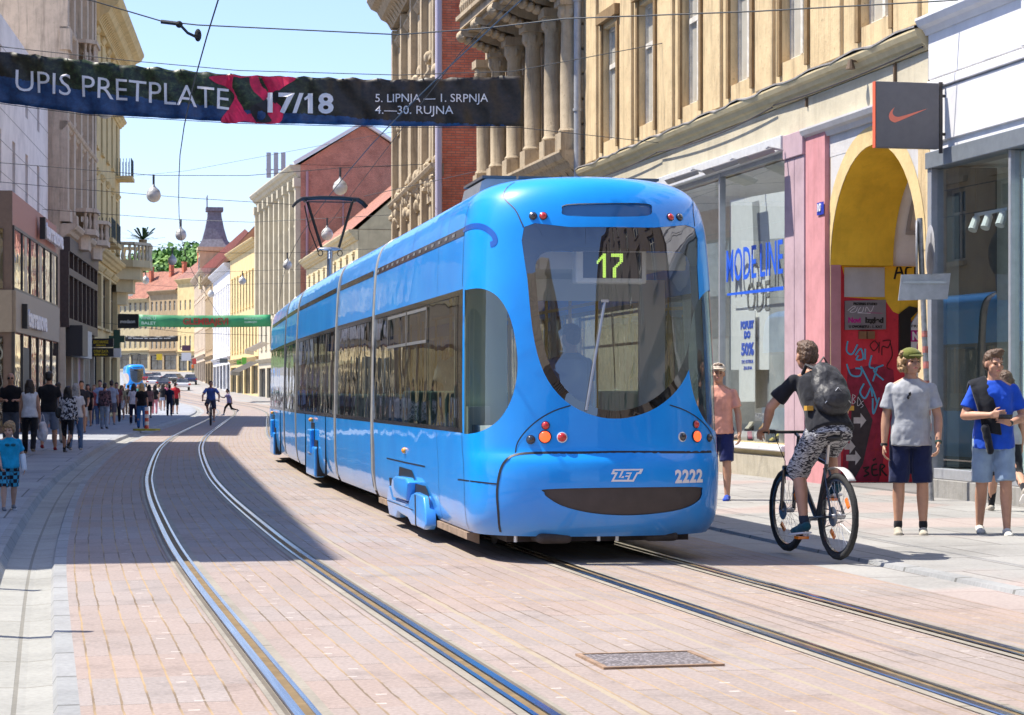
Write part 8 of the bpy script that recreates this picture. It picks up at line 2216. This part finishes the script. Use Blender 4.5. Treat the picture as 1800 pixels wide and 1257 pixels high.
TOPB = [(-60,80),(0,88),(230,113),(420,130),(700,138),(922,131)]; BOTB = [(-60,172),(0,180),(150,200),(420,215),(700,222),(918,222)]
def interp(tab, x):
    for (a, b), (c, d) in zip(tab[:-1], tab[1:]):
        if x <= c: return b+(d-b)*(x-a)/(c-a)
    return tab[-1][1]
def banp(u, v, off=0.0):
    x = -60+980*u; yt, yb = interp(TOPB, x), interp(BOTB, x); yy = yb+(yt-yb)*v
    k = (x % 47)/47; fold = 0.05*(1-abs(2*k-1))*abs(v-0.5)*2*math.sin(x*0.13)+0.03*math.sin(x*0.09+v*6)
    sc_ = 3.2*abs(math.sin(PI*((x-20) % 43)/43))*(1 if v > 0.98 else 0)
    p = at(x, yy+sc_, YB); p.y += fold+off; return p
bn = thing('street_banner', 'long dark banner with big white lettering and a red figure strung across the street', 'banner', tuple(banp(0.5,0.5)))
def lay(mb): mb.v = [(x-bn.location.x, y-bn.location.y, z-bn.location.z) for x, y, z in mb.v]; return mb
q = MB(); q.grid(lambda u, v: banp(u, v), [k/160 for k in range(161)], [k/10 for k in range(11)], uvfn=lambda u, v: (u, v)); o_ = lay(q).build('cloth', banner_mat(), bn, 60); sd = o_.modifiers.new('s','SOLIDIFY'); sd.thickness = 0.004; sd.offset = -1
px2b = lambda x, y: ((x+60)/980, (interp(BOTB, x)-y)/(interp(BOTB, x)-interp(TOPB, x)))
def bpoly(mb, pts, off):
    v, f, reg = cdt([], [smooth_outline(pts, 4)])
    idx = [mb.vert(banp(*px2b(p.x, p.y), off)) for p in v]
    for t, r in zip(f, reg):
        if r == 0: mb.face([idx[i] for i in t])
q = MB(); bpoly(q, [(368,135),(400,132),(440,131),(486,133),(520,137),(503,150),(490,160),(478,172),(497,192),(490,216),(455,217),(430,213),(412,217),(388,214),(404,188),(412,168),(396,152),(380,146)], -0.012); o_ = lay(q).build('printed_figure', plain('print_red', (0.70,0.012,0.075), 0.5, var=0.35, vscale=5), bn)
q = MB(); bpoly(q, [(440,190),(462,178),(484,160),(494,163),(486,180),(470,197),(478,214),(452,214)], -0.020); lay(q).build('printed_figure', plain('print_black', (0.02,0.015,0.015), 0.5), bn)
def btext(body, x0, yb0, x1, yb1, cap, bold=0.0, name='lettering'):
    k = YB/F; t = text_mb(body, cap/0.7*k, None, 0.0, bold, width=(x1-x0)*k); q = MB(); q.f = t.f; q.m = t.m
    for vx_, vy_, vz_ in t.v:
        X = x0+vx_/k; y = yb0+(yb1-yb0)*(X-x0)/(x1-x0)-vy_/k; u, v = px2b(X, y); q.v.append(tuple(banp(u, max(0.02, min(0.96, v)), -0.06)))
    lay(q).build(name, T_WHITE, bn)
btext('UPIS PRETPLATE', 29, 160, 403, 194, 38, -0.002); btext('17/18', 471, 197, 587, 199, 33, 0.016)
q = MB()
for x_ in (0, 66): q.poly([banp(*px2b(471+x_+a, b), -0.06) for a, b in ((8,165),(8,172),(-1,177),(-2,173))])
lay(q).build('lettering', T_WHITE, bn)
btext('5. LIPNJA — 1. SRPNJA', 660, 180, 858, 180, 14.5, 0.0); btext('4.—30. RUJNA', 660, 201, 797, 201, 14.5, 0.0)
fa = lambda x, y, yl=-0.05: ox.M @ Vector((ox.px(x, y, yl)[0], yl, ox.px(x, y, yl)[1]))
wire('banner_rope', 'rope along the top of the long dark banner tied to the ochre facade', [at(-80,72,YB)]+[at(x, interp(TOPB, x)-6, YB) for x in (0,230,420,700,900)]+[fa(1165,76)], 0.011, 'rope')
wire('banner_rope', 'rope along the bottom of the long dark banner tied below the ledge', [at(-80,176,YB)]+[at(x, interp(BOTB, x)+2, YB) for x in (0,150,420,700,910)]+[fa(1167,252)], 0.009, 'rope')
wire('guy_rope', 'rope running down the ochre facade from the top banner rope to the lower one', [fa(1165,76), fa(1172,160), fa(1167,252)], 0.008, 'rope')
# contact wires above both tracks and their span wires
wire('contact_wire', 'tram contact wire hanging above the left track', [P(y, 0.0, 5.5) for y in range(12, 150, 4)], 0.012)
wire('contact_wire', 'tram contact wire hanging above the blue tram', [P(y, NT, 5.5) for y in range(10, 150, 4)], 0.012)
wire('span_wire', 'heavy span wire across the street above the long dark banner', [at(-40,-45,29.0), at(165,2,29.0), at(283,37,29.0), at(347,44,29.0), at(700,61,29.0), at(850,50,29.0), at(991,33,28.6), at(1330,20,28.0), fa(1690,0)], 0.013)
pu = thing('pull_off', 'black insulated pull off arm holding the left contact wire under the heavy span wire', 'wire fitting', tuple(at(315,50,29.0)))
q = MB(); b0 = at(315,50,29.0)
q.tube([at(283,38,29.0)-b0, at(315,42,29.0)-b0], 0.03, 6); q.tube([at(315,42,29.0)-b0, at(330,58,29.0)-b0, at(347,66,29.0)-b0], 0.022, 6); q.build('arm', WIRE, pu); q = MB(); q.ball(at(315,43,29.0)-b0, 0.05, 8, 6); q.ball(at(348,62,29.0)-b0, (0.05,0.05,0.09), 8, 6); q.build('insulator', BK_R, pu)
wire('cross_wire', 'pale cross wire running down in front of the banner towards the pantograph', [at(960,-60,34.0), at(810,92,36.0), at(700,235,42.0), at(520,470,70)], 0.010)
wire('cross_wire', 'thin wire from the left facades to the far roofs below the banner', [at(150,318,90), at(330,300,80), at(690,232,62)], 0.008)
wire('cross_wire', 'thin dark wire crossing the beige bay house and the yellow corner house', [at(-20,318,60), at(130,332,64), at(330,348,68), at(520,360,70)], 0.012)
wire('cross_wire', 'cable with joints crossing the ornate stone columns towards the red brick wall', [at(640,345,62), at(800,310,58), at(930,280,52), at(1005,258,48)], 0.012)
wire('cross_wire', 'cable between the ornate stone building and the far side of the street', [at(120,560,110), at(330,585,112), at(470,590,115)], 0.014)
LGL = plain('lamp_globe', (0.62,0.61,0.58), 0.35, coat=0.3); LGM = plain('lamp_metal', (0.06,0.06,0.065), 0.5)
LAMPS = [(270,343,64,'large globe lamp hanging above the left track against the sky'),(598,330,64,'large globe lamp hanging before the brick gable above the pantograph head'),
 (318,413,83,'globe lamp hanging beside the grey spired turret'),(575,412,79,'globe lamp seen through the arms of the pantograph'),
 (303,458,104,'globe lamp hanging before the wooded hill under the turret side'),(505,466,104,'globe lamp hanging before the cream ornate house'),
 (256,493,128,'small globe lamp in front of the trees on the hill'),(426,494,128,'small globe lamp before the mustard yellow house'),
 (229,515,142,'smallest globe lamp near the yellow corner house balcony'),(371,517,142,'small globe lamp before the white house front'),(185,192,50,'globe lamp partly hidden behind the long dark banner on the left')]
g0 = None
for x, y, Y, lab in LAMPS:
    p = at(x, y, Y)
    if g0 is None:
        g0 = thing('street_lamp', lab, 'street lamp', tuple(p), 0, 'globe lamps hung over the street')
        q = MB(); q.lathe([(0.02,-0.225),(0.11,-0.20),(0.18,-0.14),(0.222,-0.04),(0.222,0.03),(0.19,0.11)], 20); q.build('globe', LGL, g0, 60)
        q = MB(); q.lathe([(0.205,0.08),(0.18,0.15),(0.10,0.22),(0.05,0.27),(0.035,0.33)], 20); q.build('hood', plain('lamp_hood', (0.42,0.42,0.40), 0.45, 0.2), g0, 60); q = MB(); q.cyl((0,0,0.31),(0,0,0.62),0.035); q.build('stem', LGM, g0)
    else:
        o_ = copy_tree(g0); o_.location = p; o_['label'] = lab
for i, (a, b) in enumerate(((0,1),(2,3),(4,5),(6,7),(8,9))):
    x0, y0, Y0, l0 = LAMPS[a]; x1, y1, Y1, l1 = LAMPS[b]; zt_ = 0.60
    pa, pb = at(x0, y0, Y0)+V3(0,0,zt_), at(x1, y1, Y1)+V3(0,0,zt_); e0 = P(Y0, -6.2); e1 = P(Y1, 9.5)
    e0.z = pa.z+0.35; e1.z = pb.z+0.35
    wire('lamp_wire', ('wire','thin wire','cable','span cable','faint wire')[i]+' carrying the '+l0.split(' hanging')[0].split(' in front')[0].split(' near')[0]+(' and the lamp over the pantograph',' beside the turret',' before the hill',' by the hill trees',' near the balcony')[i], [e0, pa, (pa+pb)/2+V3(0,0,-0.12), pb, e1], 0.014)

# sign post seen from behind
sp_ = thing('sign_post', 'grey traffic sign post with the backs of a round and a rectangular sign', 'sign post', (5.36, 26.9, 0.05), 0)
q = MB(); q.tube([(0,0,0),(-0.15,0,3.62)], 0.035, 10); q.build('pole', plain('galvanised_pole', (0.33,0.33,0.33), 0.5, 0.5, var=0.35, vscale=14), sp_, 60)
q = MB(); q.lathe([(0.0,-0.012),(0.34,-0.012),(0.35,0.0),(0.34,0.012)], 28, (-0.19,-0.02,3.25), V3(0.98,-0.20,0)); q.lathe([(0.02,-0.006),(0.33,-0.006),(0.34,0.0),(0.33,0.006)], 28, (0.0,0.08,3.2), V3(0.998,-0.03,0)); q.build('round_sign', plain('sign_back', (0.40,0.40,0.41), 0.45, 0.3, var=0.15), sp_, 40)
q = MB(); q.obox((-0.10,-0.05,2.74), (0.32,0.03,0.01), (-0.001,0.008,0), (0.02,0.0,0.165)); q.build('board', bpy.data.materials['sign_back'], sp_); q = MB(); q.obox((-0.10,-0.065,2.80), (0.28,0.02,0), (0,0.008,0), (0,0,0.018)); q.build('bracket', T_ALU, sp_)
q = MB()
rn = random.Random(2)
for k in range(7): z = 0.9+0.2*k; q.lathe([(0.038,0),(0.038,rn.uniform(.04,.1))], 10, (-0.15*z/3.62,0,z), close=False)
q.build('stickers', plain('sticker_mix', (0.45,0.15,0.12), 0.6, var=0.9, vscale=9), sp_)

# barrier post on its coloured foot
g = ground_at(258, 757)
dl = thing('barrier_post', 'red and white barrier post standing on a yellow green foot in the crowd', 'barrier post', tuple(g)); q = MB(); q.prism([(0.5*math.cos(a*PI/4),0.38*math.sin(a*PI/4)) for a in range(8)], 'z', 0, 0.07); q.build('foot', plain('foot_yellow', (0.42,0.40,0.04), 0.6), dl)
for k in range(6): q = MB(); q.cyl((0,0,0.07+0.13*k),(0,0,0.07+0.13*(k+1)),0.075); q.build('stripe', (T_RED, T_WHITE)[k % 2], dl)

# iron posts at the kerb beside the viewpoint
for X_, Y_, h_, lab in ((-3.42,12.86,1.42,'iron kerb post nearest the viewpoint at the left edge'),(-4.35,15.95,1.25,'second iron kerb post farther along the left edge')):
    t = thing('bollard', lab, 'bollard', (X_, Y_, 0.05)); q = MB(); q.lathe([(0.07,0),(0.07,0.12),(0.05,0.16),(0.042,h_-0.2),(0.05,h_-0.18),(0.05,h_-0.1),(0.03,h_-0.06)], 14); q.build('post', BK_F, t, 40); q = MB(); q.ball((0,0,h_-0.03), 0.05, 12, 8); q.build('cap', BK_F, t, 60)

# signs on the left
def sign(label, x0, y0, x1, y1, Y, mat, texts=(), cat='sign', th=0.18, edge=None):
    a, b = at(x0, y1, Y), at(x1, y0, Y); t = thing('shop_sign', label, cat, (a.x, a.y, a.z)); w_, h_ = b.x-a.x, b.z-a.z
    q = MB(); q.box(0,w_,0,th,0,h_); q.build('panel', mat, t); q = MB(); q.box(-0.3,0,0.05,0.1,h_*0.7,h_*0.8); q.box(-0.3,0,0.05,0.1,h_*0.2,h_*0.3); q.build('bracket', PL_B, t)
    for body, fx, fz, s, mt in texts: text_mb(body, s*h_, basis((fx*w_, -0.012, fz*h_), (1,0,0), (0,0,1), (0,-1,0)), 0.004, 0.004, width=(1-2*fx)*w_).build('lettering', mt, t)
    return t
YEL = plain('sign_yellow', (0.75,0.55,0.03), 0.5); GRN = plain('cross_green', (0.0,0.06,0.045), 0.4, coat=0.5); GRNL = plain('sign_bright_green', (0.16,0.50,0.05), 0.5)
sign('black projecting sign with yellow EXCHANGE lettering', 156, 595, 199, 610, 104, PL_B, [('EXCHANGE',0.2,0.42,0.5,YEL),('MJENJACNICA',0.3,0.14,0.2,YEL)])
sign('black projecting sign with yellow OTKUP ZLATA lettering below the exchange sign', 156, 612, 199, 627, 104, PL_B, [('OTKUP ZLATA',0.2,0.48,0.45,YEL),('MJENJACNICA',0.22,0.14,0.3,YEL)])
sign('black sign reading modaon beside the green banner', 206, 552, 243, 577, 122, PL_B, [('modaon',0.15,0.36,0.36,T_GREYL)])
cr = thing('pharmacy_cross', 'dark green pharmacy cross projecting from the yellow corner house', 'sign', tuple(at(205,596,114)))
q = MB(); s_ = 0.5; q.prism([(-.18,-s_),(.18,-s_),(.18,-.18),(s_*.85,-.18),(s_*.85,.18),(.18,.18),(.18,s_),(-.18,s_),(-.18,.18),(-s_*.85,.18),(-s_*.85,-.18),(-.18,-.18)], 'y', 0, 0.2); q.build('cross', GRN, cr); q = MB(); q.box(-0.9,-0.3,0.06,0.12,-0.04,0.04); q.build('bracket', PL_B, cr)
sign('small white sign hanging under the pharmacy cross', 192, 612, 212, 628, 116, B_POST); sign('white square shop sign on the far tan house side', 319, 620, 336, 634, 290, B_POST); sign('bright green square sign above the far awning', 425, 628, 433, 641, 200, GRNL); sign('second bright green sign beside the taller green one', 416, 633, 424, 641, 203, GRNL)
sign('dark brown name board on the white house front', 386, 630, 400, 638, 235, FR_D); sign('dark sign with purple band over the far roadway', 320, 607, 335, 617, 300, plain('sign_purple', (0.10,0.04,0.08), 0.5)); sign('yellow square sign far down the street', 275, 622, 285, 633, 320, YEL); sign('red round-cornered sign on the far right pavement', 338, 630, 345, 640, 270, T_RED)
def strung(label, x0, x1, yt, yb, Y, mat, texts, sag=2):
    c = at((x0+x1)/2, yb, Y); t = thing('street_banner', label, 'banner', tuple(c)); f = lambda u, v, o=0.0: at(x0+(x1-x0)*u, yb+(yt-yb)*v+sag*4*u*(1-u), Y)-c+V3(0,o+0.05*math.sin(u*25),0)
    q = MB(); q.grid(lambda u, v: f(u, v), [k/24 for k in range(25)], [0,.5,1]); o = q.build('cloth', mat, t, 60); sd = o.modifiers.new('s','SOLIDIFY'); sd.thickness = 0.01
    for body, xa, xb, y, cap, mt in texts:
        k = Y/F; tm = text_mb(body, cap/0.7*k, None, 0, 0.01*cap/6, width=(xb-xa)*k); q = MB(); q.f = tm.f; q.m = tm.m
        for a, b, z_ in tm.v: u = (xa+a/k-x0)/(x1-x0); q.v.append(tuple(f(u, (yb-y)/(yb-yt)+(b/k)/(yb-yt), -0.15)))
        q.build('lettering', mt, t)
    q = MB(); q.tube([f(-0.35,1.05), f(0,1.0)], 0.015, 4); q.tube([f(1,1.0), f(1.15,1.15)], 0.015, 4); q.build('rope', WIRE, t)
BGR = plain('banner_green', (0.035,0.26,0.10), 0.5, var=0.4, vscale=0.4); MAR = plain('letter_maroon', (0.35,0.035,0.02), 0.5); PGR = plain('letter_pale_green', (0.42,0.60,0.45), 0.5)
strung('green banner with maroon GLEMBAJEVI lettering far down the street', 243, 476, 553, 574, 150, BGR, [('GLEMBAJEVI',322,402,569,11,MAR),('HNK U',249,275,561,5,PGR),('BALET',249,275,570,5,PGR),('MIROSLAV KRLEZA',430,462,561,3.4,PGR),('GLEMBAJEVI',430,452,567,3.4,PGR)], 1.5)
strung('small dark banner strung across far behind the green one', 220, 313, 590, 600, 230, PL_B, [('-- ------ -- ----- -- ----',226,300,596,6,T_GREYL)], 1)
def awning(label, x0, x1, y0, y1, Y, mat):
    a, b = at(x0, y1, Y), at(x1, y0, Y); t = thing('awning', label, 'awning', tuple(a)); w_, h_ = b.x-a.x, b.z-a.z
    q = MB(); q.prism([(0,0),(w_,h_),(w_,h_+0.05),(0,0.05)], 'y', -3.0, 3.0); q.build('canopy', mat, t); q = MB(); q.prism([(0,-0.3),(0.04,-0.3),(0.04,0.02),(0,0.02)], 'y', -3.0, 3.0); q.build('valance', mat, t)
awning('white awning over a far shop next to the tram end', 438, 466, 603, 617, 180, B_POST); awning('grey striped awning over the far shop below the green signs', 413, 447, 637, 654, 192, B_ZINC)

# far traffic
def car(label, x, Y, col, rot, taxi=False, group='cars far down the street'):
    p = at(x, 700, Y); p.z = zg(Y)+0.01; t = thing('parked_car', label, 'car', tuple(p), rot, group)
    bd = MB(); sec = [(-2.1,0.35,0.80),(-2.05,0.3,0.95),(-0.9,0.28,1.0),(0.9,0.28,0.95),(1.9,0.3,0.82),(2.1,0.35,0.6)]
    for (y0, a0, h0), (y1, a1, h1) in zip(sec[:-1], sec[1:]): bd.grid(lambda s, y: (s*0.88, y, 0), [-1, 1], [y0, y1]) if False else None
    bd.prism([(-2.1,0.4),(-2.12,0.75),(-2.0,0.95),(1.0,0.95),(1.9,0.82),(2.1,0.62),(2.05,0.35)], 'x', -0.88, 0.88); o = bd.build('body', plain('car_paint', col, 0.25, coat=1.0), t); bv = o.modifiers.new('b','BEVEL'); bv.width = 0.12; bv.segments = 3
    gl = MB(); i0 = [gl.vert(v) for v in ((-0.82,-1.9,0.9),(0.82,-1.9,0.9),(0.82,1.1,0.9),(-0.82,1.1,0.9),(-0.62,-1.4,1.42),(0.62,-1.4,1.42),(0.62,0.3,1.42),(-0.62,0.3,1.42))]
    for f in ((0,1,5,4),(1,2,6,5),(2,3,7,6),(3,0,4,7)): gl.face([i0[k] for k in f])
    gl.build('glass', B_DARKP, t); rf = MB(); rf.box(-0.64,0.64,-1.42,0.32,1.42,1.47); ro = rf.build('roof', o.data.materials[0], t)
    if taxi: q = MB(); q.box(-0.25,0.25,-0.6,-0.4,1.47,1.6); q.build('roof_sign', YEL, ro)
    for sx in (-0.86, 0.86):
        for y in (-1.3, 1.3): w = MB(); w.cyl((sx-0.1,y,0.32),(sx+0.04,y,0.32),0.32,n=14); w.build('wheel', BK_R, t)
        for y, m_ in ((-2.13,T_RED),(2.1,T_GREYL)): w = MB(); w.box(sx*0.95-0.16,sx*0.95+0.16,y-0.03,y+0.03,0.68,0.86); w.build('tail_light' if y < 0 else 'headlight', m_, t)
    return t
car('white estate car nearest of the far cars', 320, 262, (0.7,0.7,0.7), 0.2); car('dark grey car with red tail lights beside the white cars', 286, 275, (0.05,0.05,0.06), 0.2); car('white hatchback behind the far tram', 269, 283, (0.7,0.7,0.7), 0.2); car('black car parked across between the far white cars', 299, 305, (0.015,0.015,0.018), 1.1)
car('white van-like car highest up the far slope', 274, 318, (0.66,0.66,0.66), 0.2); car('dark blue car at the right edge of the far traffic', 334, 300, (0.02,0.03,0.10), 0.2); car('red car tucked behind the far tram', 260, 310, (0.35,0.02,0.02), 0.2)
ft = thing('tram', 'small distant blue tram facing the viewer behind the crowd', 'tram', tuple(at(239,700,240)), math.atan(-dC(240))); ft.location.z = zg(240)+0.02
for ch in tram.children:
    if ch.name in (sec1.name, wf.name, wg.name, hb.name) or ch.name.split('.')[0] in ('tail_light','bumper_pad','roof_equipment','destination_slot'): place_copy(ch, parent=ft)
for c_ in ft.children:
    if c_.data.name == wg.data.name: c_.material_slots[0].link = 'OBJECT'; c_.material_slots[0].material = B_DARKP
q = MB()
for s in (-1,1): q.tube([(s*0.2,3,3.3),(s*0.45,3,4.6)], 0.04, 6)
q.tube([(-0.7,3,4.5),(-0.5,3,4.62),(0.5,3,4.62),(0.7,3,4.5)], 0.05, 6); q.build('pantograph', WIRE, ft)

# shoes on show in the window
SHC = [((0.5,0.3,0.22),'apricot'),((0.55,0.5,0.42),'cream'),((0.3,0.06,0.09),'wine red'),((0.6,0.6,0.6),'white'),((0.35,0.2,0.08),'tan leather'),((0.05,0.05,0.05),'black'),((0.5,0.4,0.1),'ochre'),((0.3,0.32,0.36),'silver grey'),((0.55,0.25,0.3),'rose')]
for i, (c, nm) in enumerate(SHC):
    u = ox.px(1296+11.2*i, 800, 0.22)[0]; lv = 0.62+0.16*(i % 3 == 1)
    p = ox.M @ V3(u, 0.22+0.1*(i % 2), lv); t = thing('shoe', nm+' lady\'s shoe on show on the sill of the shoe shop window', 'shoe', tuple(p), ROT_R+0.5+0.4*(i % 3), 'shoes in the shop window')
    q = MB(); q.prism([(-0.13,0.02),(-0.05,0.035),(0.05,0.07),(0.12,0.09),(0.14,0.16),(0.09,0.15),(0.02,0.10),(-0.06,0.08),(-0.13,0.05)], 'x', -0.04, 0.04); o = q.build('upper', cloth(c), t); bv = o.modifiers.new('b','BEVEL'); bv.width = 0.02; bv.segments = 2
    q = MB(); q.prism([(-0.14,0.0),(-0.03,0.0),(0.05,0.05),(0.09,0.0),(0.125,0.0),(0.135,0.09),(0.05,0.068),(-0.05,0.03),(-0.14,0.02)], 'x', -0.042, 0.042); q.build('sole', PL_B, t)
    if i % 3 == 1: q = MB(); q.box(-0.1,0.1,-0.15,0.15,-0.16,-0.002); q.build('stand', B_POST, t)

# wooded hill
hl = MB(); hx, hy = -122.0, 830.0
hz = lambda x, y: max(-2.0, 46*math.exp(-((x-hx)/62)**2-((y-hy)/130)**2)+6)
hl.grid(lambda x, y: (x, y, hz(x, y)), [-420+20*k for k in range(34)], [560+25*k for k in range(24)]); struct(hl.build('hill', plain('hill_green', (0.06,0.10,0.025), 0.9, var=0.3, vscale=0.05), None, 60))
rn = random.Random(11); tm = MB(); tm2 = []
for k in range(520):
    x = hx+rn.uniform(-75,60); y = hy-rn.uniform(10,165); z = hz(x, y); r = rn.uniform(3.5,6.5); tm.mi = rn.choice((0,0,1,2))
    for j in range(95):
        d = Vector((rn.gauss(0,1), rn.gauss(0,1), rn.gauss(0,1))).normalized(); c = Vector((x, y, z+r*0.8))+Vector((d.x*r, d.y*r, d.z*r*0.9))*rn.uniform(0.6,1.05)
        n_ = (d+Vector((rn.uniform(-.6,.6),)*3)).normalized(); a = n_.cross(Vector((rn.uniform(-1,1),rn.uniform(-1,1),1))).normalized(); b = n_.cross(a); s = rn.uniform(0.4,0.95)
        tm.poly([c-a*s-b*s*.6, c+a*s*.8-b*s, c+a*s+b*s*.7, c-a*s*.6+b*s])
o = tm.build('woodland', [plain('foliage_mid', (0.10,0.22,0.035), 0.7), plain('foliage_light', (0.17,0.30,0.05), 0.7), plain('foliage_dark', (0.055,0.13,0.03), 0.7)]); o['kind'] = 'stuff'; o['label'] = 'wooded green hill beyond the roofs'
